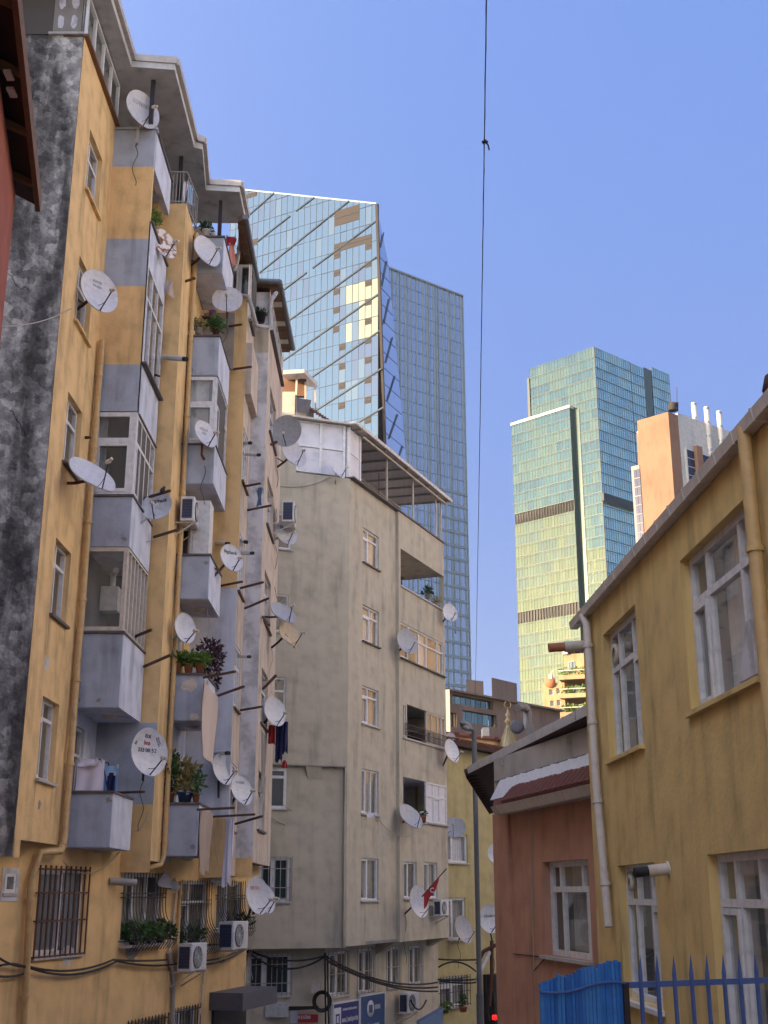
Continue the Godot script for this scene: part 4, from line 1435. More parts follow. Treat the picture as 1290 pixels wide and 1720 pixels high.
	for q in [[4.778, 1.817, 0.4, 0.07, "pipe_grey"], [9.583, 1.871, 0.25, 0.06, "ac_white"]]:
		var um := MB.new(L.x)
		um.tube([Vector3(q[0], q[1], 0), Vector3(q[0] + 0.35, q[1] - 0.03, q[2])], q[3], 10)
		part("flue_pipe", um, M[q[4]], b)
	pipe(b, "drain_pipe", [Vector3(-4.468, 0.422, -26.875), Vector3(-4.383, -0.059, -27.182), Vector3(-4.369, -1.211, -27.233)], 0.045, M.pipe_grey, 3)
	pipe(b, "drain_pipe", [Vector3(-4.352, 1.843, -27.254), Vector3(-4.355, 0.406, -27.246)], 0.04, M.pipe_yellow, 3)
	pipe(b, "wall_conduit", [Vector3(-4.416, 1.6, -27.098), Vector3(-4.433, 0.885, -27.039), Vector3(-4.456, 0.418, -26.954)], 0.03, M.off_white)
	pipe(b, "wall_conduit", [Vector3(-3.958, 0.278, -28.75), Vector3(-3.989, -0.757, -28.64), Vector3(-4.03, -1.104, -28.493)], 0.02, M.off_white)
	# projecting arms for washing lines, flues
	for q in [[Vector3(-6.273, 10.083, -22.3), Vector3(-5.65, 9.969, -22)], [Vector3(-4.929, 12.287, -24.3), Vector3(-4.83, 12.215, -24.2)], [Vector3(-5.335, 6.417, -24.3), Vector3(-4.539, 6.498, -23.4)], [Vector3(-4.885, 5.986, -24.6), Vector3(-4.201, 6.08, -23.8)], [Vector3(-4.786, 14.939, -25.2), Vector3(-4.308, 15, -25)], [Vector3(-4.814, 8.701, -24.5), Vector3(-4.236, 8.709, -24)], [Vector3(-5.351, 3.466, -24.4), Vector3(-4.536, 3.426, -23.6)], [Vector3(-3.81, 5.945, -25.648), Vector3(-3.03, 5.904, -24.685)], [Vector3(-3.81, 5.841, -27.589), Vector3(-3.03, 5.871, -26.357)], [Vector3(-3.81, 3.222, -25.552), Vector3(-3.03, 3.248, -25.411)], [Vector3(-3.877, 3.233, -28.2), Vector3(-2.831, 3.244, -27.5)], [Vector3(-3.336, 3.078, -28.2), Vector3(-2.66, 3.206, -27.5)], [Vector3(-3.889, 8.591, -28.3), Vector3(-3.298, 8.518, -27.6)], [Vector3(-3.561, 8.69, -29), Vector3(-2.853, 8.604, -28)], [Vector3(-3.454, 8.336, -29.6), Vector3(-2.755, 8.309, -28.4)], [Vector3(-3.58, 11.31, -29), Vector3(-2.998, 11.066, -28)], [Vector3(-3.489, 10.951, -29.8), Vector3(-2.782, 10.697, -28.6)], [Vector3(-3.886, 14.237, -28.4), Vector3(-3.267, 13.961, -27.6)], [Vector3(-3.98, 15.235, -28), Vector3(-3.515, 15.008, -27.4)], [Vector3(-3.434, 5.776, -29.3), Vector3(-2.854, 5.76, -28.6)], [Vector3(-4.942, 9.311, -23.8), Vector3(-4.317, 9.359, -23.4)]]:
		var am := MB.new()
		am.bar(q[0], q[1], 0.045)
		part("laundry_arm", am, M.rust, b)
	for q in [[Vector3(-4.843, 12.845, -24.6), Vector3(-4.271, 12.484, -23.9), 0.06], [Vector3(-4.075, 9.682, -28.4), Vector3(-3.761, 9.553, -28), 0.055], [Vector3(-3.896, 4.666, -28.4), Vector3(-3.572, 4.623, -28), 0.055], [Vector3(-3.545, 12.487, -29), Vector3(-3.351, 12.299, -28.5), 0.055], [Vector3(-3.514, 12.255, -29.2), Vector3(-3.133, 11.984, -28.5), 0.05], [Vector3(-3.63, 10.002, -29.2), Vector3(-3.38, 9.769, -28.6), 0.055], [Vector3(-3.544, 9.649, -29.2), Vector3(-3.225, 9.483, -28.6), 0.05], [Vector3(-3.526, 7.068, -29.2), Vector3(-3.213, 6.941, -28.6), 0.045]]:
		var um := MB.new()
		um.tube([q[0], q[1]], q[2], 10)
		var fp := part("flue_pipe", um, M.ac_white, b)
		var cm := MB.new()
		var dirv: Vector3 = (q[1] - q[0]).normalized()
		cm.tube([q[1], q[1] + dirv * 0.12], q[2] * 0.85, 10)
		part("flue_cap", cm, M.black, fp)
	# loose cables on the walls
	for q in [[Vector3(-6.131, 0.602, -20.727), Vector3(-5.887, 0.448, -21.608), 0.05], [Vector3(-6.127, 0.494, -20.744), Vector3(-5.895, 0.394, -21.581), -0.05], [Vector3(-5.876, 0.431, -21.573), Vector3(-5.091, 0.404, -24.403), 0.12], [Vector3(-5.885, 0.41, -21.614), Vector3(-5.067, 0.364, -24.566), 0.16], [Vector3(-5.091, 0.404, -24.403), Vector3(-4.463, 0.293, -26.668), 0.02], [Vector3(-5.067, 0.375, -24.565), Vector3(-4.068, 0.219, -28.167), 0.1], [Vector3(-4.227, 0.251, -27.519), Vector3(-3.325, 0.358, -30.772), 0.12], [Vector3(-4.314, 0.239, -27.28), Vector3(-3.31, 0.325, -30.902), 0.18], [Vector3(-6.13, 0.33, -20.807), Vector3(-5.903, 0.354, -21.625), 0.03]]:
		var wm := MB.new()
		wm.tube(sag(q[0], q[1], q[2], 12), 0.02, 5)
		part("wall_cable", wm, M.cable, b)
	for q in [[Vector3(-5.845, 2.361, -22.3), Vector3(-5.031, 2.419, -24.3), 0.45], [Vector3(-5.679, 4.904, -22.2), Vector3(-5.585, 4.568, -22.5), 0.1], [Vector3(-6.176, 9.139, -22.3), Vector3(-5.722, 8.419, -22.3), 0.15], [Vector3(-5.712, 8.438, -22.4), Vector3(-4.743, 8.634, -24.4), 0.25], [Vector3(-4.871, 2.765, -24.6), Vector3(-4.613, 3.138, -24.6), 0.12], [Vector3(-5.75, 9.701, -16.616), Vector3(-5.75, 11.867, -20.316), 0.1]]:
		var wm := MB.new()
		wm.tube(sag(q[0], q[1], q[2], 14), 0.011, 5)
		part("loose_cable", wm, M.cable_pale, b)

func streak(par: Node3D, w: Wall, u: float, v: float, l: float, m: Material) -> void:      # a run of dirt below a sill's end
	var a := rng.randf_range(0.03, 0.07)
	var mb := MB.new(w.x)
	mb.face([Vector2(u + a * 0.3, v - l), Vector2(u + a * 0.8, v - l * 0.55), Vector2(u + a, v), Vector2(u - a, v), Vector2(u - a * 0.6, v - l * 0.4), Vector2(u - a * 0.1, v - l * 0.9)], 0.003)
	part("stain", mb, m, par)

func patch(par: Node3D, w: Wall, u: float, v: float, r: float, m: Material) -> void:      # a plaster repair or flaked spot of uneven outline
	var pts := []
	for k in 14:
		var a := TAU * k / 14
		var q := r * rng.randf_range(0.55, 1.1)
		pts.append(Vector2(u + cos(a) * q, v + sin(a) * q * 0.8))
	var mb := MB.new(w.x)
	mb.face(pts, 0.004)
	part("plaster_patch", mb, m, par)

# ---------------------------------------------------------------- the narrow cream block beyond it
func cream_building() -> void:
	var H := Wall.new(Vector3(-3.5, 0, -29.9), 90)
	var I := Wall.new(Vector3(-3.1, 0, -29.9), 0)
	var E2 := Wall.new(Vector3(-4.2, 0, -28.6), 90)
	var b := thing("cream_apartment_building", "narrow cream and white plastered apartment block with a wooden eaves, beyond the yellow block", "apartment building", Vector3(-3.1, -4, -29.9))
	var vb: float = 2.391
	sheet(b, "wall", H, [-1.2, 1.95, 0.4, vb], [], M.yellow)
	sheet(b, "plastered_wall", H, [-1.2, vb, 0.4, 15.4], [], M.plaster)
	sheet(b, "wall", H, [-1.2, 15.4, 0.4, 16.2], [], M.beige)
	var hs := []
	for k in 5:
		hs.append([0.85, 13.5 - 2.6 * k, 2.7, 14.82 - 2.58 * k])
	var top := [0.3, 16.2, 4.0, 17.25]
	sheet(b, "front_wall", I, [0, 2.29, 4.6, 17.3], hs + [top], M.cream, 0.2)
	for k in 5:
		window(b, I, hs[k], {"cols": [0.5], "top": 0.66, "z": -0.12, "curtain": "curtain" if k != 3 else "", "sillmat": "coping", "sill": 0.06})
	window(b, I, top, {"cols": [0.2, 0.4, 0.6, 0.8], "z": -0.03, "sill": 0.1, "sillmat": "coping", "sash": false})
	body(b, "overhang_slab", [Vector2(-3.11, -29.92), Vector2(-3.11, -34.5), Vector2(-9, -34.5), Vector2(-9, -29.92)], 2.3, 2.45, M.wood)
	var lw := Wall.new(Vector3(-3.62, 0, -30.1), 3)
	sheet(b, "ground_floor_wall", lw, [0, 1.75, 4.5, 2.3], [], M.yellow)
	var hb := MB.new(H.x)
	hb.span(Vector3(-0.15, 16.2, -0.6), Vector3(0.38, 17.25, -0.1))
	part("terrace_box", hb, M.plaster, b)
	var roof := body(b, "roof", [Vector2(-3.6, -26.55), Vector2(-3.43, -26.4), Vector2(-3.46, -29.7), Vector2(-2.87, -29.75), Vector2(-2.81, -34.0), Vector2(-7, -34.0), Vector2(-7, -28.4), Vector2(-3.75, -28.35)], 17.36, 17.5, M.wood)
	for q in [[Vector3(-3.4, 17.42, -26.4), Vector3(-3.43, 17.42, -29.68)], [Vector3(-3.43, 17.42, -29.68), Vector3(-2.83, 17.42, -29.72)], [Vector3(-2.83, 17.42, -29.72), Vector3(-2.77, 17.42, -34.0)]]:
		var gm := MB.new()
		gm.tube(q, 0.075, 8)
		part("gutter", gm, M.lamp_grey, roof)
	for k in 14:
		var z := -29.85 - k * 0.3
		var km := MB.new()
		km.span(Vector3(-3.25, 17.325 - 0.01 * (k % 2), z), Vector3(-2.86, 17.355, z - 0.275))
		part("soffit_plank", km, M.off_white if k % 4 == 3 else M.wood, roof)
	for k in 9:
		var z := -26.7 - k * 0.34
		var km := MB.new()
		km.span(Vector3(-3.62, 17.32, z), Vector3(-3.47, 17.355, z - 0.3))
		part("soffit_plank", km, M.wood, roof)
	window(b, E2, [0.1, 15.75, 0.75, 17.3], {"cols": [0.55], "z": 0.0, "sill": 0.12, "deep": 1.0, "t": 0.07})
	pipe(b, "gutter_pipe", [Vector3(-3.643, 18.104, -28), Vector3(-3.712, 17.86, -28), Vector3(-3.762, 17.119, -28), Vector3(-3.843, 16.811, -28)], 0.05, M.pipe_grey, 3)
	pipe(b, "gutter_pipe", [Vector3(-3.662, 16.222, -28.2), Vector3(-3.477, 16.188, -28.2), Vector3(-3.359, 15.817, -28.2), Vector3(-3.277, 15.48, -28.4), Vector3(-3.145, 15.527, -28.6), Vector3(-2.971, 15.722, -29), Vector3(-2.989, 16.359, -29), Vector3(-2.947, 16.532, -29), Vector3(-2.881, 16.914, -29.4)], 0.055, M.pipe_grey, 5)
	for q in [[Vector3(-2.895, 12.551, -29.3), Vector3(-2.716, 12.519, -29)], [Vector3(-3.08, 8.32, -30.486), Vector3(-2.6, 7.387, -27.125)], [Vector3(-3.08, 6.568, -31.033), Vector3(-2.4, 6.194, -26.885)]]:
		var am := MB.new()
		am.bar(q[0], q[1], 0.05)
		part("laundry_arm", am, M.rust, b)
	var bk := MB.new()
	bk.span(Vector3(-12, 2.3, -34.4), Vector3(-3.15, 17.3, -34.2))
	part("rear_wall", bk, M.cream, b)
	var sm := MB.new(I.x)
	sm.face([Vector2(1.1, 5.55), Vector2(1.8, 3.6), Vector2(2.3, 3.9), Vector2(2.6, 5.5)], 0.006)
	part("soot_stain", sm, M.concrete, b)

# ---------------------------------------------------------------- the beige corner block
func beige_building() -> void:
	var K := Wall.new(Vector3(-1.19, 0, -40), 23)
	var J := Wall.new(Vector3(-10.587, 0, -36.58), 70)
	var b := thing("beige_corner_building", "beige corner apartment block with a tin roofed terrace and open balconies", "apartment building", Vector3(-1.19, -5, -40))
	var holes := []
	var tops := [13.87, 11.1, 8.3, 5.54, 2.69]
	var bots := [12.62, 9.84, 7.03, 4.1, 1.37]
	for k in 5:
		holes.append([1.16, bots[k], 2.58, tops[k]])
	var bay := [[4.35, 12.5, 9.02, 13.9], [4.3, 9.78, 8.86, 11.1], [4.5, 6.96, 8.9, 8.16], [4.5, 4.08, 8.9, 5.54]]
	var h1 := [4.53, 1.419, 5.74, 2.648]
	var h2 := [6.465, 1.432, 7.821, 2.67]
	sheet(b, "street_wall", K, [0, 0.02, 4.15, 15.3], holes, M.beige, 0.16)
	sheet(b, "bay_wall", K, [4.15, 0.02, 9.0, 15.3], [[4.35, 12.5, 9.0, 13.9], bay[1], bay[2], bay[3], h1, h2], M.beige, 0.16, 0.12)
	var gr := MB.new(K.x)
	gr.span(Vector3(4.15, 0.02, 0.0), Vector3(4.17, 15.3, 0.119))
	part("bay_edge", gr, M.beige, b)
	for k in 5:
		window(b, K, holes[k], {"cols": [[0.38], [0.5], [0.4], [0.3, 0.62], [0.42]][k], "top": [0.74, 0.72, 0.74, 0.0, 0.0][k], "z": -0.1, "sillmat": "coping" if k < 2 else "coping_white", "sill": 0.08, "curtain": "curtain_dim" if k > 1 else "curtain", "drawn": [[0.35, 1.0]] if k == 3 else [[0.0, 1.0]]})
	var KB := Wall.new(K.p(0, 0, 0.12), 23)
	window(b, KB, bay[1], {"cols": [0.18, 0.42, 0.6, 0.86], "topcols": [0.2, 0.42, 0.62, 0.86], "top": 0.68, "z": -0.08, "sill": 0.1, "sillmat": "coping", "curtain": "curtain", "drawn": [[0.45, 0.62]]})
	window(b, KB, [4.5, 6.96, 4.95, 8.16], {"cols": [0.5], "z": -0.06, "sill": 0.0, "frame": "off_white", "room": false, "sash": false})
	window(b, KB, [6.9, 6.96, 8.9, 8.16], {"cols": [0.3, 0.6, 0.8], "z": -0.06, "sill": 0.0, "frame": "off_white", "room": false, "sash": false})
	window(b, KB, [6.75, 4.08, 8.9, 5.54], {"cols": [0.33, 0.66], "top": 0.66, "z": -0.04, "sill": 0.1, "pane": "white_panel", "room": false, "sash": true, "which": 1})
	window(b, KB, h1, {"cols": [0.42], "z": -0.1, "sill": 0.08, "curtain": "curtain_dim", "drawn": [[0.0, 0.5]]})
	window(b, KB, h2, {"cols": [0.42], "z": -0.1, "sill": 0.08, "curtain": "curtain_dim", "drawn": [[0.5, 1.0]]})
	for k in 5:
		for u in [1.16, 2.52]:
			streak(b, K, u, bots[k] - 0.06, rng.randf_range(0.4, 1.1), M.beige_stain)
	for q in bay:
		for k in 4:
			streak(b, KB, lerpf(q[0], 8.8, k / 3.3 + rng.randf() * 0.08), q[1] - 0.1, rng.randf_range(0.3, 1.2), M.beige_stain)
	# loggias behind the openings
	for q in [[4.36, 12.5, 8.0, 13.9, "beige"], [4.5, 6.96, 8.9, 8.16, "concrete"], [4.5, 4.08, 8.9, 5.54, "white_panel"]]:
		var lm := MB.new(KB.x)
		lm.rect(q[0], q[1] - 0.02, q[2], q[3] + 0.02, -1.6)
		lm.quad(Vector3(q[0] - 0.01, q[1], -0.17), Vector3(q[0] - 0.01, q[1], -1.6), Vector3(q[0] - 0.01, q[3], -1.6), Vector3(q[0] - 0.01, q[3], -0.17))
		var far: float = 9.0 if q[2] == 8.0 else q[2]
		lm.quad(Vector3(q[0], q[3] + 0.02, -0.17), Vector3(q[0], q[3] + 0.02, -1.6), Vector3(far, q[3] + 0.02, -1.6), Vector3(far, q[3] + 0.02, -0.17))
		lm.quad(Vector3(q[0], q[1] - 0.01, -1.6), Vector3(q[0], q[1] - 0.01, -0.17), Vector3(far, q[1] - 0.01, -0.17), Vector3(far, q[1] - 0.01, -1.6))
		part("loggia", lm, M[q[4]], b)
	var dk := MB.new(KB.x)
	dk.span(Vector3(4.55, 4.08, -1.2), Vector3(5.75, 5.4, -1.1))
	part("dark_door", dk, M.black, b)
	dk = MB.new(KB.x)
	dk.span(Vector3(5.0, 6.96, -1.3), Vector3(6.9, 8.1, -1.25))
	part("dark_door", dk, M.black, b)
	var rl := MB.new(KB.x)
	for y in [7.02, 7.22, 7.42]:
		rl.bar(Vector3(4.5, y, 0.08), Vector3(8.95, y, 0.08), 0.02)
	for k in 34:
		var u := 4.5 + k * 0.132
		rl.bar(Vector3(u, 7.0, 0.08), Vector3(u, 7.44, 0.08), 0.014)
	part("railing", rl, M.iron, b)
	for q in [[4.3, 12.42, 9.05], [4.45, 6.88, 8.95], [4.45, 4.0, 8.95]]:
		var cm := MB.new(KB.x)
		cm.span(Vector3(q[0], q[1], -0.12), Vector3(q[2], q[1] + 0.06, 0.06))
		part("balcony_sill", cm, M.coping_white, b)
	for q in [[0.7, 12.2, 0.5], [3.4, 6.2, 0.4], [2.9, 3.1, 0.55], [0.6, 8.6, 0.35], [3.5, 14.6, 0.4]]:
		patch(b, K, q[0], q[1], q[2], M.beige_repair)
	# frontal face
	var jh := [[6.6, 12.55, 7.95, 13.8], [6.6, 9.75, 7.92, 11.0], [6.6, 6.95, 7.9, 8.25]]
	sheet(b, "side_wall", J, [3.0, 5.5, 10.0, 15.3], jh, M.beige, 0.14)
	for h in jh:
		window(b, J, h, {"cols": [0.5], "top": 0.66, "z": -0.08, "sill": 0.06})
	var j2 := [[6.8, 4.13, 8.03, 5.38], [7.2, 1.34, 8.22, 2.65]]
	sheet(b, "side_wall", J, [3.0, -0.02, 10.0, 5.5], j2, M.beige, 0.14, -0.15)
	var JL := Wall.new(J.p(0, 0, -0.15), 70)
	window(b, JL, j2[0], {"cols": [0.1], "top": 0.78, "z": -0.04, "t": 0.09, "sill": 0.06, "pane": "glass_dark"})
	window(b, JL, j2[1], {"cols": [0.5], "z": -0.08, "t": 0.08, "sill": 0.06, "bars": 6, "rails": [0.08, 0.32, 0.75, 0.97], "barmat": "pipe_grey", "pane": "glass_green", "barz": 0.03})
	var jr := MB.new(J.x)
	jr.span(Vector3(9.93, -0.01, -0.2), Vector3(9.995, 5.47, -0.004))
	part("corner_return", jr, M.beige, b)
	sheet(b, "stair_wall", J, [3.0, 15.3, 8.08, 17.2], [], M.beige, 0.1, -0.004)
	var ju := MB.new(J.x)
	ju.span(Vector3(3.0, 5.46, -0.4), Vector3(10.0, 5.495, -0.002))
	part("overhang_edge", ju, M.concrete, b)
	for q in [[8.607, 5.53, 9.241, 5.075], [9.538, 5.562, 9.658, 5.393]]:
		var bm := MB.new(J.x)
		bm.hexa([Vector3(q[0] + 0.12, q[3], -0.14), Vector3(q[2], q[3], -0.14), Vector3(q[2], q[3], -0.3), Vector3(q[0] + 0.12, q[3], -0.3), Vector3(q[0], q[1], 0.0), Vector3(q[2] - 0.1, q[1], 0.0), Vector3(q[2] - 0.1, q[1], -0.3), Vector3(q[0], q[1], -0.3)])
		part("beam_end", bm, M.beige, b)
	# ground floor, set back
	var KG := Wall.new(Vector3(-1.852, -1.052, -40.6), 25)
	var JG := Wall.new(Vector3(KG.x.origin.x, 0, KG.x.origin.z) - J.x.basis.x * 8.0, 70)
	var g1 := [0.296, -1.505, 1.62, -0.192]
	var g2 := [2.383, -1.562, 3.579, -0.182]
	var g3 := [4.626, -1.507, 5.715, -0.209]
	var g4 := [6.507, -1.546, 7.666, -0.237]
	sheet(b, "ground_floor_wall", KG, [0, -6, 9.195, 0.03], [g1, g2, g3, g4], M.beige, 0.14)
	for h in [g1, g2, g3, g4]:
		window(b, KG, h, {"cols": [0.45], "z": -0.08, "t": 0.08, "sill": 0.08, "bars": 5, "rails": [0.05, 0.5, 0.95], "barmat": "pipe_grey", "barz": 0.02, "curtain": "curtain_dim", "drawn": [[0.0, 0.4]]})
	var g5 := [5.523, -1.403, 6.895, -0.194]
	sheet(b, "ground_floor_wall", JG, [0, -6, 8.0, 0.03], [g5], M.beige, 0.14)
	window(b, JG, g5, {"cols": [0.42], "z": -0.05, "t": 0.09, "sill": 0.08, "bars": 9, "rails": [0.06, 0.3, 0.75, 0.97], "barmat": "pipe_grey", "pane": "glass_green", "barz": 0.03})
	body(b, "overhang_slab", [K.p2(0.02, -0.02), K.p2(9.0, 0.1), K.p2(9.0, -4.0), J.p2(3.0, -4.0), J.p2(3.0, -0.17), J.p2(9.98, -0.17)], 0.03, 0.12, M.concrete)
	var bmw := MB.new(K.x)
	bmw.hexa([Vector3(4.0, -0.5, -0.9), Vector3(4.4, -0.5, -0.9), Vector3(4.4, -0.5, -1.0), Vector3(4.0, -0.5, -1.0), Vector3(4.0, 0.02, 0.05), Vector3(4.4, 0.02, 0.05), Vector3(4.4, 0.02, -1.0), Vector3(4.0, 0.02, -1.0)])
	part("beam_end", bmw, M.beige, b)
	bmw = MB.new(K.x)
	bmw.hexa([Vector3(8.4, -0.45, -0.9), Vector3(8.98, -0.45, -0.9), Vector3(8.98, -0.45, -1.0), Vector3(8.4, -0.45, -1.0), Vector3(8.4, 0.02, 0.1), Vector3(8.98, 0.02, 0.1), Vector3(8.98, 0.02, -1.0), Vector3(8.4, 0.02, -1.0)])
	part("beam_end", bmw, M.beige, b)
	# roof deck, parapet copings
	body(b, "roof_deck", [K.p2(0, -0.05), K.p2(9.0, -0.05), K.p2(9.0, -6.0), J.p2(3.0, -6.0), J.p2(3.0, -0.05)], 14.5, 14.65, M.concrete)
	var cp := MB.new(K.x)
	cp.span(Vector3(-0.02, 15.305, -0.2), Vector3(9.05, 15.36, 0.17))
	part("parapet_coping", cp, M.coping, b)
	var side := MB.new(K.x)
	side.span(Vector3(8.8, 0.02, -6.0), Vector3(8.99, 12.4, -0.02))
	side.span(Vector3(8.8, 13.92, -6.0), Vector3(8.99, 15.3, -0.02))
	side.span(Vector3(0, 0.02, -6.2), Vector3(8.9, 15.3, -6.0))
	part("rear_wall", side, M.beige, b)
	# white panelled room on the roof
	var j0 := 8.1
	for i in 2:
		for k in 2:
			var pm := MB.new(J.x)
			pm.span(Vector3(j0 + 0.05 + i * 0.83, 15.42 + k * 0.9, -0.12), Vector3(j0 + 0.83 + i * 0.83, 16.28 + k * 0.9, -0.05))
			part("white_panel", pm, M.white_panel, b)
	var fm := MB.new(J.x)
	for x in [j0, j0 + 0.83, j0 + 1.68]:
		fm.span(Vector3(x - 0.03, 15.36, -0.13), Vector3(x + 0.06, 17.22, 0.0))
	for y in [15.36, 16.29, 17.17]:
		fm.span(Vector3(j0, y, -0.125), Vector3(j0 + 1.72, y + 0.06, -0.01))
	part("panel_frame", fm, M.pvc, b)
	for k in 2:
		var pm := MB.new(K.x)
		pm.span(Vector3(0.06, 15.42 + k * 0.9, -0.12), Vector3(0.92, 16.28 + k * 0.9, -0.05))
		part("white_panel", pm, M.white_panel, b)
	var fk := MB.new(K.x)
	fk.span(Vector3(-0.02, 15.365, -0.13), Vector3(0.06, 17.22, -0.004))
	fk.span(Vector3(0.9, 15.365, -0.13), Vector3(0.98, 17.22, -0.004))
	fk.span(Vector3(0.06, 16.28, -0.12), Vector3(0.9, 16.33, -0.02))
	part("panel_frame", fk, M.pvc, b)
	var rm := MB.new(K.x)
	rm.span(Vector3(0.95, 14.65, -3.4), Vector3(1.0, 17.2, -0.2))
	rm.span(Vector3(1.0, 14.65, -3.45), Vector3(5.0, 15.9, -3.35))
	part("terrace_wall", rm, M.wood, b)
	# tin canopy
	var can := MB.new(K.x)
	can.hexa([Vector3(-0.2, 17.24, 0.3), Vector3(9.6, 17.24, 0.3), Vector3(9.6, 17.5, -4.2), Vector3(-0.2, 17.5, -4.2), Vector3(-0.2, 17.31, 0.3), Vector3(9.6, 17.31, 0.3), Vector3(9.6, 17.57, -4.2), Vector3(-0.2, 17.57, -4.2)])
	var canopy := part("terrace_canopy", can, M.gutter, b)
	var cj := MB.new(J.x)
	cj.hexa([Vector3(7.9, 17.23, 0.25), Vector3(10.1, 17.23, 0.2), Vector3(10.1, 17.5, -2.5), Vector3(7.9, 17.5, -2.5), Vector3(7.9, 17.29, 0.25), Vector3(10.1, 17.29, 0.2), Vector3(10.1, 17.56, -2.5), Vector3(7.9, 17.56, -2.5)])
	part("canopy_edge", cj, M.off_white, canopy)
	for k in 9:
		var u := 0.4 + k * 1.12
		var bm := MB.new(K.x)
		bm.bar(Vector3(u, 17.2, 0.25), Vector3(u, 17.45, -4.1), 0.06)
		part("rafter", bm, M.pipe_grey, canopy)
	for q in [0.1, -2.0]:
		var bm := MB.new(K.x)
		bm.bar(Vector3(0.9, 17.14 - q * 0.05, q), Vector3(9.5, 17.14 - q * 0.05, q), 0.07)
		part("purlin", bm, M.off_white, canopy)
	for k in 30:
		var tm := MB.new(K.x)
		tm.span(Vector3(0.0 + k * 0.32, 17.2, 0.305), Vector3(0.28 + k * 0.32, 17.325, 0.35))
		part("fascia_tile", tm, M.gutter, canopy)
	for u in [1.06, 3.5, 6.15, 8.68, 9.3]:
		var pm := MB.new(K.x)
		pm.bar(Vector3(u, 14.65 if u < 9.0 else 15.4, -0.08), Vector3(u, 17.22, -0.08), 0.06)
		part("canopy_post", pm, M.off_white, b)
	var lt := MB.new(K.x)
	lt.tube([Vector3(4.9, 17.2, -1.0), Vector3(4.9, 15.95, -1.0)], 0.015, 5)
	lt.lathe([Vector2(0.001, 0.3), Vector2(0.1, 0.2), Vector2(0.16, 0.0), Vector2(0.1, -0.1), Vector2(0.001, -0.1)], 12, Transform3D(Basis(), Vector3(4.9, 15.8, -1.0)))
	part("hanging_lantern", lt, M.wood, b)
	# stair hut with its own small roof
	var hut := MB.new()
	hut.span(Vector3(-4.177, 18.282, -42), Vector3(-3.305, 19.399, -42.4))
	hut.hexa([Vector3(-3.253, 18.282, -42), Vector3(-2.717, 19.076, -44), Vector3(-2.841, 19.87, -46), Vector3(-3.563, 19.87, -46), Vector3(-3.273, 19.207, -42), Vector3(-2.724, 19.447, -44), Vector3(-2.848, 20.259, -46), Vector3(-3.585, 20.884, -46)])
	part("roof_hut", hut, M.beige, b)
	var hw := MB.new()
	hw.span(Vector3(-4.343, 19.819, -43.4), Vector3(-3.001, 20.725, -43.6))
	part("hut_wall", hw, M.peach, b)
	var hr := MB.new()
	hr.hexa([Vector3(-3.847, 19.875, -41.5), Vector3(-2.947, 19.947, -41.5), Vector3(-2.695, 21.303, -46), Vector3(-3.521, 21.303, -46), Vector3(-3.851, 20.043, -41.5), Vector3(-2.95, 20.09, -41.5), Vector3(-2.698, 21.487, -46), Vector3(-3.527, 21.567, -46)])
	part("hut_roof", hr, M.off_white, b)
	for q in [[Vector3(-3.274, 19.255, -42), Vector3(-3.248, 20.12, -42)], [Vector3(-3.012, 19.572, -43.4), Vector3(-3.028, 20.388, -43.4)], [Vector3(-2.685, 19.65, -44.5), Vector3(-2.727, 20.763, -44.5)]]:
		var pm := MB.new()
		pm.bar(q[0], q[1], 0.07)
		part("hut_post", pm, M.off_white, b)
	var tk := MB.new()
	tk.hexa([Vector3(-3.303, 18.565, -42), Vector3(-2.815, 18.807, -42.6), Vector3(-2.841, 18.969, -43), Vector3(-3.337, 18.969, -43), Vector3(-3.294, 19.159, -42), Vector3(-2.734, 19.313, -42.6), Vector3(-2.76, 19.48, -43), Vector3(-3.35, 19.577, -43)])
	part("water_tank", tk, M.dark_slab, b)
	for k in 9:
		var km := MB.new()
		km.bar(Vector3(-2.913, 19.187, -43) + Vector3(k * 0.1, -0.07 * k, 0), Vector3(-2.954, 20.006, -45) + Vector3(k * 0.1, -0.07 * k, 0), 0.13, 0.06)
		part("roof_tile", km, M.tile, b)
	# cables and small fittings on the wall
	for q in [[Vector3(-3.526, 3.868, -39.15), Vector3(-0.491, 3.998, -41.392), 0.5], [Vector3(-3.174, 4.238, -39.278), Vector3(-0.1, 3.992, -42.311), 0.4], [Vector3(-0.199, 3.979, -42.078), Vector3(1.29, 3.817, -45.484), 0.4], [Vector3(-3.621, 14.753, -39.094), Vector3(-1.744, 15.351, -39.777), 0.2]]:
		var wm := MB.new()
		wm.tube(sag(q[0], q[1], q[2], 14), 0.014, 5)
		part("wall_cable", wm, M.cable_pale, b)
	for q in [[Vector3(-4.279, 0.001, -39.6), Vector3(-1.831, -0.235, -39.9), 0.25], [Vector3(-4.277, -0.033, -39.6), Vector3(-1.835, -0.275, -40), 0.45], [Vector3(-1.836, -0.24, -40), Vector3(1.888, -1.404, -46), 0.35], [Vector3(-1.839, -0.331, -40.1), Vector3(1.886, -1.561, -46), 0.3], [Vector3(-1.75, -0.423, -40.2), Vector3(1.885, -1.698, -46), 0.25], [Vector3(-1.819, -0.154, -40), Vector3(-1.771, -2.196, -40), 0.0], [Vector3(-1.744, -0.24, -40), Vector3(-1.681, -2.196, -40), 0.0], [Vector3(-4.377, -1.725, -40.2), Vector3(-2.006, -1.725, -40.2), 0.02], [Vector3(-4.365, -1.733, -40.1), Vector3(-2, -1.75, -40.1), 0.05], [Vector3(0.92, -1.913, -45), Vector3(1.484, -1.991, -46), 0.3]]:
		var wm := MB.new()
		wm.tube(sag(q[0], q[1], q[2], 14), 0.03, 5)
		part("wall_cable", wm, M.cable, b)
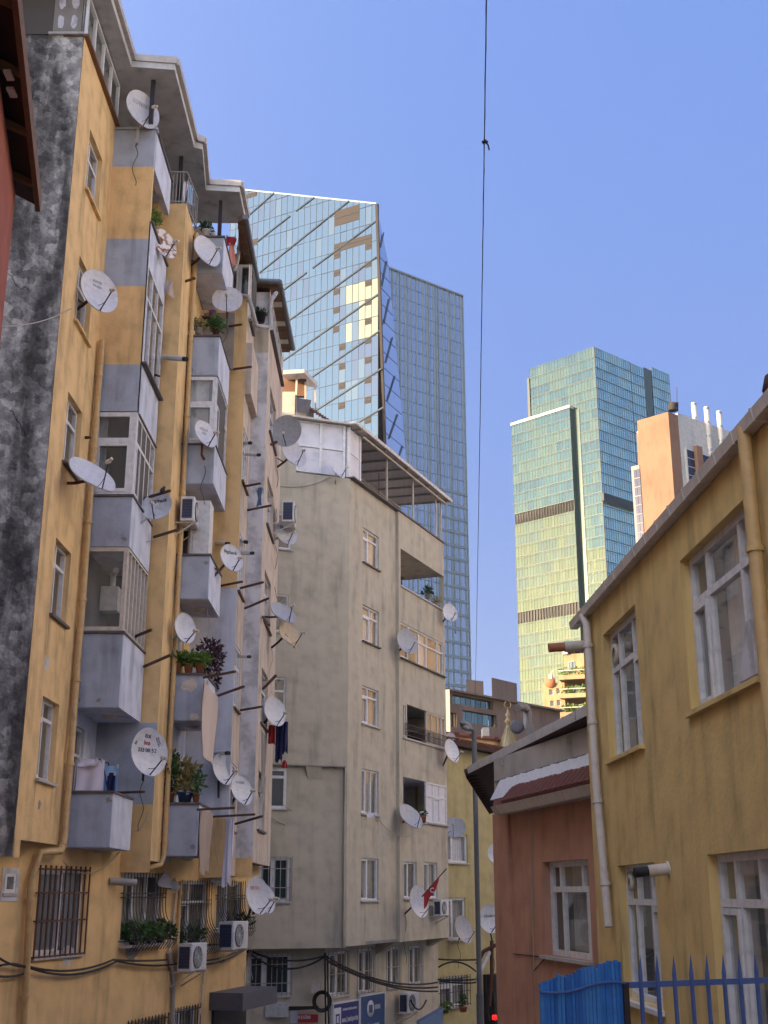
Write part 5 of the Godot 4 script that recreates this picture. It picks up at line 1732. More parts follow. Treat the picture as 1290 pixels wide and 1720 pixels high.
	for k in 4:
		var arc := []
		for i in 17:
			arc.append(Vector3(-1.894, -1.564, -40.1) + Vector3(cos(TAU * i / 16) * (0.2 + k * 0.03), sin(TAU * i / 16) * (0.22 + k * 0.03), 0.02 * k))
		var wm := MB.new()
		wm.tube(arc, 0.016, 5)
		part("cable_coil", wm, M.cable, b)
	var bxm := MB.new()
	bxm.span(Vector3(-2.237, -1.341, -40.3), Vector3(-1.993, -1.053, -40.1))
	part("meter_box", bxm, M.off_white, b)
	var mb2 := MB.new()
	mb2.span(Vector3(-3.603, -1.995, -40.2), Vector3(-2.916, -1.599, -39.9))
	var cab := part("wall_cabinet", mb2, M.ac_white, b)
	var mb3 := MB.new()
	frame_bars(mb3, -3.453, -1.851, -3.041, -1.7, 0.03, -39.9, -39.88)
	part("cabinet_door", mb3, M.ac_white, cab)
	var shm := MB.new()
	shm.hexa([Vector3(1.106, -2.66, -44.5), Vector3(2.017, -2.688, -46), Vector3(1.968, -2.612, -44), Vector3(1.093, -2.61, -42.5), Vector3(1.107, -2.511, -44.5), Vector3(2.024, -2.185, -46), Vector3(1.975, -2.095, -44), Vector3(1.095, -2.397, -42.5)])
	part("shop_awning", shm, M.sheet_blue, b)

# ---------------------------------------------------------------- olive block at the bend
func olive_building() -> void:
	var O := Wall.new(Vector3(2.347, 0, -50), 35)
	var b := thing("olive_building", "olive green rendered building with a dark flat eaves, beyond the street lamp", "building", Vector3(2.347, -6, -50))
	var h1 := [0.248, 2.753, 1.846, 3.863]
	var h2 := [0.266, -0.16, 1.595, 1.422]
	var h3 := [-0.457, -2.578, 1.591, -1.493]
	sheet(b, "wall", O, [-2, -7, 9, 7.3], [h1, h2, h3], M.olive, 0.14)
	window(b, O, h1, {"cols": [0.3], "z": -0.1, "t": 0.09, "sill": 0.1, "curtain": "white_panel", "drawn": [[0.3, 1.0]], "roommat": "room_light"})
	window(b, O, h2, {"cols": [0.3], "z": -0.1, "t": 0.09, "sill": 0.1, "curtain": "curtain_dim"})
	window(b, O, h3, {"cols": [0.5], "top": 0.74, "z": -0.1, "t": 0.09, "sill": 0.12, "bars": 10, "rails": [0.05, 0.5, 0.95], "barmat": "iron", "barz": 0.12, "curtain": "curtain_dim", "drawn": [[0.1, 0.4], [0.6, 0.9]]})
	var rm := MB.new(O.x)
	rm.hexa([Vector3(-2.2, 7.3, 0.5), Vector3(9, 7.3, 0.5), Vector3(9, 7.9, -7), Vector3(-2.2, 7.9, -7), Vector3(-2.2, 7.52, 0.5), Vector3(9, 7.52, 0.5), Vector3(9, 8.1, -7), Vector3(-2.2, 8.1, -7)])
	var roof := part("roof", rm, M.wood_dark, b)
	for k in 30:
		var km := MB.new(O.x)
		km.bar(Vector3(-2.0 + k * 0.36, 7.56, 0.52), Vector3(-2.0 + k * 0.36, 8.12, -6.9), 0.2, 0.09)
		part("roof_tile", km, M.tile, roof)
	var bk := MB.new(O.x)
	bk.span(Vector3(-2, -7, -7), Vector3(9, 7.3, -6.8))
	bk.span(Vector3(8.8, -7, -6.8), Vector3(9, 7.3, -0.02))
	part("rear_wall", bk, M.olive, b)
	var dm := MB.new(O.x)
	dm.span(Vector3(2.829, -7, 0.01), Vector3(4.157, -1.525, 0.5))
	part("dark_entrance", dm, M.black, b)  # black box painted in for the shade of a recess
	for q in [[Vector3(3.334, 0.193, -40), Vector3(3.307, -0.842, -40), Vector3(3.212, -1.691, -40)], [Vector3(3.553, 0.106, -40), Vector3(3.069, -0.119, -40), Vector3(2.858, -0.499, -40)], [Vector3(2.749, -0.839, -38.6), Vector3(3.252, -0.154, -40)]]:
		pipe(b, "wall_pipe", q, 0.06, M.pipe_grey if q[0].y < 0.0 else M.rust)
	for q in [[Vector3(1.92, -0.635, -46), Vector3(3.269, -0.655, -46), 0.02], [Vector3(1.916, -0.912, -46), Vector3(3.26, -1.05, -46), -0.25], [Vector3(1.89, -1.306, -46), Vector3(3.255, -1.306, -46), 0.03], [Vector3(1.952, -1.346, -46), Vector3(3.252, -1.404, -46), 0.05], [Vector3(3.307, -0.842, -40), Vector3(3.412, -1.691, -40), 0.3], [Vector3(3.106, -0.842, -40), Vector3(3.201, -2.112, -40), 0.2]]:
		var wm := MB.new()
		wm.tube(sag(q[0], q[1], q[2], 12), 0.03, 5)
		part("wall_cable", wm, M.cable, b)
	var lm := MB.new()
	lm.tube([Vector3(3.377, -2.101, -41), Vector3(3.507, -2.101, -41)], 0.07, 8)
	tag(part("red_lamp", lm, red_glow()), "small red light low down beside the dark entrance", "lamp")

func red_glow() -> StandardMaterial3D:
	var m := flat("red_glow", Color(0.9, 0.05, 0.05), 0.4)
	m.emission_enabled = true
	m.emission = Color(1.0, 0.08, 0.06)
	m.emission_energy_multiplier = 1.5
	return m

# ---------------------------------------------------------------- houses on the right
func right_houses() -> void:
	var R := Wall.new(Vector3(2.819, 0, -17.047), 178)
	var b := thing("yellow_house", "mustard yellow house with white windows under a long grey gutter", "house", Vector3(2.819, -1.5, -17.047))
	var ul := [1.32, 3.2, 3.12, 4.82]
	var ur := [5.1, 3.28, 7.17, 4.81]
	var ll := [1.45, 0.42, 3.27, 1.92]
	var lr := [5.26, 0.3, 7.6, 1.94]
	sheet(b, "wall", R, [0, -3, 12.5, 5.3], [ul, ur, ll, lr], M.yellow_house, 0.16)
	var sidem := MB.new(R.x)
	sidem.span(Vector3(0.002, -3, -7), Vector3(0.2, 5.3, -0.003))
	sidem.span(Vector3(0.2, -3, -7), Vector3(12.5, 5.3, -6.8))
	sidem.span(Vector3(12.3, -3, -6.8), Vector3(12.498, 5.3, -0.003))
	sidem.span(Vector3(0.2, 5.1, -6.8), Vector3(12.3, 5.28, -0.02))
	part("side_wall", sidem, M.yellow_house, b)
	window(b, R, ul, {"cols": [0.26, 0.68], "topcols": [0.26, 0.68], "top": 0.7, "z": -0.13, "t": 0.07, "sill": 0.06, "sillmat": "yellow_house", "which": 2, "curtain": "curtain_dim", "drawn": [[0.0, 0.24], [0.4, 0.7]]})
	window(b, R, ur, {"cols": [0.27, 0.75], "topcols": [0.27, 0.75], "top": 0.7, "z": -0.13, "t": 0.07, "sill": 0.06, "sillmat": "yellow_house", "which": 0, "curtain": "curtain", "drawn": [[0.28, 0.8]], "roommat": "room_light"})
	window(b, R, ll, {"cols": [0.26, 0.68], "topcols": [0.32, 0.7], "top": 0.72, "z": -0.13, "t": 0.07, "sill": 0.08, "sillmat": "pvc", "which": 2, "curtain": "curtain", "drawn": [[0.28, 0.95]]})
	window(b, R, lr, {"cols": [0.26, 0.6], "topcols": [0.22, 0.5, 0.78], "top": 0.74, "z": -0.13, "t": 0.07, "sill": 0.06, "sillmat": "pvc", "which": 0, "curtain": "curtain", "drawn": [[0.05, 0.2], [0.3, 0.9]], "roommat": "room_light"})
	for q in [[1.5, 4.42, 0.13, -0.115], [1.7, 1.62, 0.09, -0.1]]:     # round extractor fans in the top lights
		var em := MB.new(R.x)
		em.lathe([Vector2(q[2] * 0.6, 0.0), Vector2(q[2], 0.0), Vector2(q[2], 0.05), Vector2(q[2] * 0.6, 0.05)], 20, Transform3D(Basis(Vector3.RIGHT, PI / 2), Vector3(q[0] + 0.1, q[1] + 0.1, q[3])))
		part("extractor_fan", em, M.off_white, b)
	# roof edge and gutter with its brackets
	var rm := MB.new(R.x)
	rm.hexa([Vector3(-0.25, 5.31, 0.008), Vector3(12.6, 5.31, 0.008), Vector3(12.6, 6.2, -3.5), Vector3(-0.25, 6.2, -3.5), Vector3(-0.25, 5.35, 0.008), Vector3(12.6, 5.35, 0.008), Vector3(12.6, 6.3, -3.5), Vector3(-0.25, 6.3, -3.5)])
	rm.hexa([Vector3(-0.25, 6.2, -3.5), Vector3(12.6, 6.2, -3.5), Vector3(12.6, 5.3, -7.2), Vector3(-0.25, 5.3, -7.2), Vector3(-0.25, 6.3, -3.5), Vector3(12.6, 6.3, -3.5), Vector3(12.6, 5.4, -7.2), Vector3(-0.25, 5.4, -7.2)])
	var roof := part("roof", rm, M.tile, b)
	var gt := MB.new(R.x)
	gt.hexa([Vector3(-0.3, 5.235, 0.01), Vector3(-0.3, 5.235, 0.115), Vector3(12.6, 5.235, 0.115), Vector3(12.6, 5.235, 0.01), Vector3(-0.3, 5.335, 0.01), Vector3(-0.3, 5.335, 0.135), Vector3(12.6, 5.335, 0.135), Vector3(12.6, 5.335, 0.01)])
	var gut := part("gutter", gt, M.gutter, roof)
	for k in 24:
		var u := 0.05 + k * 0.52
		var bm := MB.new(R.x)
		bm.hexa([Vector3(u, 5.227, 0.0), Vector3(u, 5.227, 0.121), Vector3(u + 0.04, 5.227, 0.121), Vector3(u + 0.04, 5.227, 0.0), Vector3(u, 5.342, 0.0), Vector3(u, 5.342, 0.142), Vector3(u + 0.04, 5.342, 0.142), Vector3(u + 0.04, 5.342, 0.0)])
		part("gutter_bracket", bm, M.gutter, roof)
	for k in 40:
		var u := -0.1 + k * 0.32
		var km := MB.new(R.x)
		km.bar(Vector3(u, 5.38, -0.02), Vector3(u, 5.52 + 0.01 * (k % 3), -0.5), 0.24, 0.05)
		part("roof_tile", km, M.tile, roof)
	var ch := MB.new(R.x)
	ch.lathe([Vector2(0.001, 0.34), Vector2(0.13, 0.26), Vector2(0.17, 0.1), Vector2(0.14, 0.08), Vector2(0.1, 0.0), Vector2(0.1, -0.12)], 16, Transform3D(Basis.from_scale(Vector3.ONE * 0.75), Vector3(7.855, 5.445, -0.12)))
	part("roof_cowl", ch, M.wood_dark, roof)
	pipe(b, "downpipe", [R.p(0.55, 5.25, 0.1), R.p(0.70, 5.1, 0.08), R.p(0.80, 3.0, 0.08), R.p(1.13, 1.2, 0.08)], 0.055, M.gutter, 4)
	pipe(b, "downpipe", [R.p(7.56, 5.3, 0.09), R.p(7.56, 3.2, 0.09), R.p(7.6, -1.0, 0.09)], 0.058, M.pipe_yellow, 3)
	for q in [[R.p(0.34, 4.88, 0.0), R.p(0.34, 4.84, 0.55), 0.075, "terracotta"], [R.p(3.86, 1.84, 0.0), R.p(3.86, 1.80, 0.36), 0.06, "black"]]:
		var fm := MB.new()
		fm.tube([q[0], q[0].lerp(q[1], 0.6)], q[2], 12)
		var fl := part("flue_pipe", fm, M.off_white, b)
		var fc := MB.new()
		fc.tube([q[0].lerp(q[1], 0.6), q[1]], q[2] * 0.85, 12)
		part("flue_cap", fc, M[q[3]], fl)
		var fr := MB.new()
		fr.tube([q[0], q[0].lerp(q[1], 0.05)], q[2] * 1.3, 12)
		part("collar", fr, M.gutter, fl)
	var ww := MB.new(R.x)
	ww.hexa([Vector3(6.75, 3.3, 0.05), Vector3(7.2, 3.3, 0.05), Vector3(7.2, 3.3, 0.02), Vector3(6.75, 3.3, 0.02), Vector3(7.1, 3.75, 0.06), Vector3(7.2, 3.75, 0.06), Vector3(7.2, 3.75, 0.02), Vector3(7.1, 3.75, 0.02)])
	part("plaster_dab", ww, M.plaster, b)
	# brick red house
	var B := Wall.new(Vector3(2.048, 0, -23.19), 168.3)
	var k := thing("brick_red_house", "brick red house with one white window and a strip of roof tiles", "house", Vector3(2.048, -3, -23.19))
	var bw := [2.6, 0.66, 4.66, 2.08]
	sheet(k, "wall", B, [0, -5, 5.4, 3.1], [bw], M.brick_red, 0.2)
	window(k, B, bw, {"cols": [0.28, 0.8], "topcols": [0.24, 0.72], "top": 0.7, "z": -0.16, "t": 0.085, "sill": 0.1, "sillmat": "coping_white", "which": 2, "curtain": "curtain_dim", "drawn": [[0.28, 0.8]]})
	var kp := MB.new(B.x)
	kp.span(Vector3(0, -5, 0.0), Vector3(0.95, 2.98, 0.05))
	part("corner_pilaster", kp, M.brick_red, k)
	var ks := MB.new(B.x)
	ks.span(Vector3(0.002, -5, -6), Vector3(0.2, 3.1, -0.003))
	ks.span(Vector3(0.2, -5, -6), Vector3(5.4, 3.1, -5.8))
	part("side_wall", ks, M.brick_red, k)
	var rf := MB.new(B.x)
	rf.hexa([Vector3(1.1, 3.02, 0.36), Vector3(6.2, 3.02, 0.36), Vector3(6.2, 3.42, 0.0), Vector3(0.1, 3.42, 0.0), Vector3(1.1, 3.06, 0.36), Vector3(6.2, 3.06, 0.36), Vector3(6.2, 3.46, 0.0), Vector3(0.1, 3.46, 0.0)])
	var roof2 := part("roof", rf, M.tile, k)
	for i in 19:
		var u := 1.75 + i * 0.235
		for j in 2:
			var tm := MB.new(B.x)
			var f0 := 0.0 + j * 0.42
			var f1 := f0 + 0.5
			tm.bar(Vector3(u, 3.09 + f0 * 0.4, 0.38 - f0 * 0.37), Vector3(u, 3.105 + f1 * 0.38, 0.38 - f1 * 0.37), 0.2, 0.06)
			part("roof_tile", tm, M.tile, roof2)
	var fo := MB.new(B.x)
	for i in 13:
		var a := 0.55 + i * 0.4
		var z0 := 0.004 * (i % 3)
		fo.hexa([Vector3(a, 3.2 + i * 0.0, 0.25), Vector3(a + 0.41, 3.2, 0.25 + z0), Vector3(a + 0.41, 3.2, 0.03), Vector3(a, 3.2, 0.03), Vector3(a, 3.56 + 0.015 * (i % 2), 0.05), Vector3(a + 0.41, 3.54 + 0.015 * ((i + 1) % 2), 0.06 + z0), Vector3(a + 0.41, 3.55, 0.004), Vector3(a, 3.55, 0.004)])
	part("foil_flashing", fo, M.foil, roof2)
	for i in 14:
		var u := 1.2 + i * 0.36
		var gm := MB.new(B.x)
		gm.hexa([Vector3(u, 2.9, 0.36), Vector3(u + 0.34, 2.9, 0.36), Vector3(u + 0.34, 2.92, 0.05), Vector3(u, 2.92, 0.05), Vector3(u, 3.04, 0.44), Vector3(u + 0.34, 3.04, 0.44), Vector3(u + 0.34, 3.0, 0.05), Vector3(u, 3.0, 0.05)])
		part("gutter_length", gm, M.gutter, k)
	for q in [[Vector3(2.407, 2.924, -20.862), Vector3(2.468, 2.597, -21.062), Vector3(2.442, 0.397, -21.187)], [Vector3(2.219, 0.605, -22.267), Vector3(2.574, 0.628, -20.551)], [Vector3(2.442, 0.397, -21.187), Vector3(2.556, 0.606, -20.638)]]:
		var wm := MB.new()
		wm.tube(q, 0.009, 5)
		part("wall_cable", wm, M.cable_pale if q.size() == 3 else M.cable, k)
	# grey upper storey behind it
	var g := thing("grey_gabled_house", "grey rendered upper storey with a folded tin roof edge, above the strip of tiles", "house", B.p(0, -3, -0.1))
	var gw := MB.new(B.x)
	gw.span(Vector3(0.0, 3.1, -6), Vector3(7.0, 3.98, -0.004))
	part("wall", gw, M.grey_render, g)
	var p1: Vector3 = Vector3(1.8, 4, -26.66)
	var p2: Vector3 = Vector3(3.334, 4, -39.247)
	var p3 := B.p(7.5, 4.0, 0.42)
	var p4 := B.p(7.5, 4.0, -6.0)
	var up := Vector3(0, 0.16, 0)
	var gr := MB.new()
	gr.hexa([p1, p3, p4 + Vector3(0, 1.0, 0), p2 + Vector3(0, 0.0, 0), p1 + up, p3 + up, p4 + up + Vector3(0, 1.0, 0), p2 + up])
	var groof := part("roof", gr, M.wood_dark, g)
	for i in 9:
		var a := p1.lerp(p3, i / 9.0) + Vector3(0, 0.05, 0)
		var c := p1.lerp(p3, (i + 1) / 9.0 - 0.004) + Vector3(0, 0.05, 0)
		var tm := MB.new()
		tm.hexa([a + Vector3(-0.02, -0.02, 0.04), c + Vector3(-0.02, -0.02, 0.04), c + Vector3(0.3, 0.12, -0.2), a + Vector3(0.3, 0.12, -0.2), a + Vector3(-0.02, 0.13 + 0.01 * (i % 2), 0.05), c + Vector3(-0.02, 0.13, 0.05), c + Vector3(0.5, 0.28, -0.3), a + Vector3(0.5, 0.28, -0.3)])
		part("tin_sheet", tm, M.zinc, groof)
	for i in 16:
		var a := p1.lerp(p2, i / 16.0)
		var tm := MB.new()
		tm.tube([a + Vector3(-0.05, 0.02, 0), a + Vector3(0.5, 0.2, 0.1)], 0.12, 8)
		part("verge_tile", tm, M.wood_dark, groof)
	for u in [0.55, 4.1]:
		var bm := MB.new(B.x)
		bm.span(Vector3(u, 3.82, 0.0), Vector3(u + 0.07, 3.92, 0.06))
		part("eaves_bracket", bm, M.pipe_grey, g)
	var fl := MB.new(B.x)
	fl.span(Vector3(0.1, 3.55, 0.002), Vector3(5.6, 3.585, 0.02))
	part("flashing_strip", fl, M.lamp_grey, g)

# ---------------------------------------------------------------- red house at the left edge
func left_house() -> void:
	var W := Wall.new(Vector3(-2.96, 0, -8.6), 168)
	var b := thing("pink_red_house", "pink red house with a dark wooden eaves at the left edge of the view", "house", W.p(0, 0))
	var hm := MB.new()
	var c0 := Vector3(-2.96, 0, -8.6)
	var dr := Vector3(sin(deg_to_rad(168.0)), 0, -cos(deg_to_rad(168.0)))
	var nn := Vector3(-dr.z, 0, dr.x)
	hm.hexa([c0 + Vector3(0, -1.2, 0), c0 + dr * 8 + Vector3(0, -1.2, 0), c0 + dr * 8 + nn * 6 + Vector3(0, -1.2, 0), c0 + nn * 6 + Vector3(0, -1.2, 0), c0 + Vector3(0, 6.95, 0), c0 + dr * 8 + Vector3(0, 6.95, 0), c0 + dr * 8 + nn * 6 + Vector3(0, 6.95, 0), c0 + nn * 6 + Vector3(0, 6.95, 0)])
	part("wall", hm, M.pink_red, b)
	var e0 := c0 - dr * 0.22 - nn * 0.16
	var e1 := c0 + dr * 8.2 - nn * 0.16
	var rm := MB.new()
	var h := Vector3(0, 7.0, 0)
	var t := Vector3(0, 0.1, 0)
	var ridge := nn * 3.2 + Vector3(0, 1.5, 0)
	rm.hexa([e0 + h, e1 + h, e1 + h + ridge, e0 + h + ridge, e0 + h + t, e1 + h + t, e1 + h + ridge + t, e0 + h + ridge + t])
	rm.hexa([e0 + h + ridge, e1 + h + ridge, e1 + h + nn * 6.5, e0 + h + nn * 6.5, e0 + h + ridge + t, e1 + h + ridge + t, e1 + h + nn * 6.5 + t, e0 + h + nn * 6.5 + t])
	var roof := part("roof", rm, M.wood_dark, b)
	var f := MB.new()
	f.bar(e0 + h + Vector3(0, 0.03, 0), e1 + h + Vector3(0, 0.03, 0), 0.04, 0.16)
	part("eaves_board", f, M.wood, roof)
	for k in 12:
		var a := e0.lerp(e1, (k + 0.5) / 12.0) + h + nn * 0.02
		var bm := MB.new()
		bm.bar(a + Vector3(0, -0.005, 0), a + nn * 0.3 + Vector3(0, 0.1, 0), 0.05, 0.05)
		part("rafter_end", bm, M.wood, roof)
	for k in 2:
		var a: Vector3 = Vector3(-2.576, 6.97, -7.104) if k == 0 else Vector3(-2.61, 6.97, -7.293)
		var bm := MB.new()
		bm.span(a + Vector3(-0.025, -0.02, -0.05), a + Vector3(0.025, 0.0, 0.05))
		part("white_clip", bm, M.dish_white, roof)

# ---------------------------------------------------------------- unseen neighbours: left ones shade the street, pale ones added to bounce sunlight
func neighbours() -> void:
	var list := [
		[[Vector2(-26, -4), Vector2(-8.6, -4), Vector2(-8.6, -19.2), Vector2(-26, -19.2)], -1.5, 21.0, "beige", "beige neighbour block out of view behind the pink red house"],
		[[Vector2(-24, 16), Vector2(-7, 16), Vector2(-7, -2), Vector2(-24, -2)], 0.0, 15.0, "grey_render", "grey neighbour block out of view behind the camera on the left"],
		[[Vector2(6, 24), Vector2(18, 24), Vector2(18, 4), Vector2(6, 4)], 0.0, 13.0, "peach", "peach neighbour block out of view behind the camera on the right"],
		[[Vector2(-60, -40), Vector2(-16, -40), Vector2(-16, -62), Vector2(-60, -62)], -7.0, 19.0, "cream", "cream neighbour block out of view behind the left row"],
		[[Vector2(-44, -8), Vector2(-16.5, -8), Vector2(-16.5, -39), Vector2(-44, -39)], -4.0, 21.0, "grey_render", "grey block added out of view behind the yellow apartment block to stop sunlight"],  # added to keep stray sun off the beige corner block
		[[Vector2(17, -3), Vector2(30, -3), Vector2(30, -21), Vector2(17, -21)], 0.0, 27.0, "bounce_block", "pale bounce block added out of view on the right, nearest the mustard house"],
		[[Vector2(20, -24), Vector2(34, -24), Vector2(34, -41), Vector2(20, -41)], -3.0, 29.0, "bounce_block", "pale bounce block added out of view on the right, beyond the mustard house"],
		[[Vector2(27, -44), Vector2(42, -44), Vector2(42, -58), Vector2(27, -58)], -6.0, 27.0, "bounce_block", "pale bounce block added out of view on the far right"],
		[[Vector2(33, -62), Vector2(52, -62), Vector2(60, -84), Vector2(36, -84)], -7.0, 34.0, "gold_stone", "tall golden neighbour block out of view on the right"],
	]
	for q in list:
		var c: Vector2 = q[0][0]
		var b := thing("neighbour_block", q[4], "building", Vector3(c.x, q[1], c.y))
		body(b, "wall", q[0], q[1], q[2], M[q[3]])
		var n := 0
		for i in 4:
			var a: Vector2 = q[0][i]
			var e: Vector2 = q[0][(i + 1) % 4]
			var dv := (e - a)
			var mid: Vector2 = (q[0][0] + q[0][2]) / 2
			var w := Wall.new(Vector3(a.x, 0, a.y), rad_to_deg(atan2(dv.x, -dv.y)))
			var sgn := 1.0 if Vector2(w.x.basis.z.x, w.x.basis.z.z).dot(a - mid) > 0 else -1.0
			var cols := int(dv.length() / 4.0)
			for y in range(int(q[1]) + 3, int(q[2]) - 2, 3):
				for x in cols:
					if n > 60:
						continue
					n += 1
					var pm := MB.new(w.x)
					var u := 1.4 + x * 4.0
					pm.span(Vector3(u, y, sgn * 0.01), Vector3(u + 1.3, y + 1.4, sgn * 0.05))
					part("window", pm, M.glass_dark, b)

# ---------------------------------------------------------------- blue fence bottom right
func fence() -> void:
	var c: Vector3 = Vector3(1.276, 1.128, -7)
	var P := Wall.new(c - Vector3(sin(deg_to_rad(62)), 0, -cos(deg_to_rad(62))) * 0.62, 62)
	var b := thing("blue_plank_panel", "weathered blue panel of narrow upright planks, beside the spiked railing", "fence", P.p(0.3, -0.9))
	var W := 0.62
	var u0: float = 0.087
	for i in 24:
		var u := u0 + (W - u0) * i / 24.0
		var pm := MB.new(P.x)
		var topv: float = lerpf(1.164, 1.257, i / 23.0) + rng.randf_range(-0.012, 0.012)
		var z := rng.randf_range(-0.006, 0.008)
		pm.span(Vector3(u + 0.0015, -0.9, z - 0.012), Vector3(u + (W - u0) / 24.0 - 0.0015, topv, z))
		part("plank", pm, M[["blue_paint", "blue_paint_faded", "blue_paint_dark", "blue_paint"][rng.randi() % 4]], b)
	var wr := MB.new(P.x)
	var pts := []
	for i in 13:
		pts.append(Vector3(u0 - 0.01 + i * (W - u0 + 0.02) / 12.0, lerpf(1.113, 1.14, i / 12.0) - 0.014 * sin(i * PI / 6.0), 0.018))
	wr.tube(pts, 0.008, 6)
	part("wire_rail", wr, M.blue_rail, b)
	var po := MB.new(P.x)
	po.bar(Vector3(W + 0.015, -0.9, 0.0), Vector3(W + 0.015, 1.143, 0.0), 0.035)
	part("post", po, M.iron, b)
	var Q := Wall.new(c, 66)
	var r := thing("spiked_railing", "blue iron railing with sharp spikes in front of the mustard house", "railing", Q.p(0.5, -0.9))
	var railv := c.y
	var rm := MB.new(Q.x)
	rm.bar(Vector3(0, railv, 0), Vector3(1.9, railv, 0), 0.022, 0.03)
	rm.bar(Vector3(0, railv - 1.0, 0), Vector3(1.9, railv - 1.0, 0), 0.022, 0.03)
	part("rail", rm, M.blue_rail, r)
	for i in 16:
		var u := 0.115 + i * 0.1115
		var sm := MB.new(Q.x)
		var x := Vector3(u, railv + 0.05, 0.014)
		x.x += rng.randf_range(-0.006, 0.006)
		sm.bar(Vector3(u, railv - 1.1, 0.014), x, 0.017)
		var h := 0.0085
		var tip := Vector3(u + rng.randf_range(-0.004, 0.004), railv + 0.155, 0.014)
		var q := [x + Vector3(-h, 0, h), x + Vector3(h, 0, h), x + Vector3(h, 0, -h), x + Vector3(-h, 0, -h)]
		for k in 4:
			sm.tri(q[k], q[(k + 1) % 4], tip)
		part("spike", sm, M.blue_rail, r)

# ---------------------------------------------------------------- street lamp, overhead wire
func lamp_and_cables() -> void:
	var top: Vector3 = Vector3(2.777, 6.374, -38)
	var base := Vector3(top.x, -4.2, top.z)
	var b := thing("street_lamp", "slim grey street lamp in front of the olive building", "street lamp", base)
	var m := MB.new()
	m.tube([base, base + Vector3(0, 3.0, 0)], 0.10, 12)
	m.tube([base + Vector3(0, 3.0, 0), top], 0.075, 12)
	part("pole", m, M.lamp_grey, b)
	var am := MB.new()
	am.tube([top, top + Vector3(-0.06, 0.06, 0.0), Vector3(2.618, 6.458, -37.8)], 0.05, 8)
	part("arm", am, M.lamp_grey, b)
	var hm := MB.new()
	var h0: Vector3 = Vector3(2.665, 6.391, -37.7)
	var h1: Vector3 = Vector3(2.332, 6.498, -37)
	var ax := (h1 - h0)
	var f := Transform3D(Basis(Quaternion(Vector3.UP, ax.normalized())), h0)
	f.basis = f.basis * Basis.from_scale(Vector3(1, 1, 1))
	hm.lathe([Vector2(0.001, 0.0), Vector2(0.07, 0.02), Vector2(0.12, ax.length() * 0.4), Vector2(0.13, ax.length() * 0.75), Vector2(0.07, ax.length()), Vector2(0.001, ax.length() * 1.02)], 16, f)
	part("lamp_head", hm, M.lamp_grey, b)
	var gm := MB.new()
	gm.lathe([Vector2(0.001, 0.1), Vector2(0.10, ax.length() * 0.45), Vector2(0.11, ax.length() * 0.75), Vector2(0.001, ax.length() * 0.98)], 16, Transform3D(f.basis, f.origin + Vector3(0, -0.045, 0.03)))
	part("lamp_glass", gm, M.dish_grey, b)
	var w0: Vector3 = Vector3(0.514, 6.025, -5)
	var wm := MB.new()
	var ends: Vector3 = top + Vector3(0, -0.05, 0)
	var pts := sag(w0, ends, 0.35, 40)
	wm.tube(pts, 0.0032, 6)
	var wr := thing("overhead_wire", "twisted dark wire strung across the open sky", "wire", ends)
	part("wire", wm, M.cable, wr)
	var tw := MB.new()
	var tp := []
	for i in 260:
		var fr := i / 259.0 * 0.8
		var x: float = fr * 40.0
		var k := mini(int(x), 39)
		tp.append(pts[k].lerp(pts[k + 1], x - k) + Vector3(cos(i * 1.1), 0, sin(i * 1.1)) * 0.003)
	tw.tube(tp, 0.002, 4)
	part("twisted_strand", tw, M.lamp_grey, wr)
	var kp: Vector3 = Vector3(0.63, 6.267, -6.45)
	var best := 99.0
	for i in 400:
		var x: float = i * 0.1
		var k := mini(int(x), 39)
		var q: Vector3 = pts[k].lerp(pts[k + 1], x - k)
		if absf(q.z - kp.z) < best:
			best = absf(q.z - kp.z)
			kp = Vector3(q.x, q.y, kp.z)
	var km := MB.new()
	km.tube([kp + Vector3(-0.012, 0.0, 0), kp + Vector3(0.004, 0.012, 0), kp + Vector3(0.014, 0, 0)], 0.012, 6)
	km.tube([kp + Vector3(0.006, 0, 0), kp + Vector3(0.02, -0.015, 0), kp + Vector3(0.026, -0.05, 0)], 0.0055, 5)
	part("knot", km, M.cable, wr)

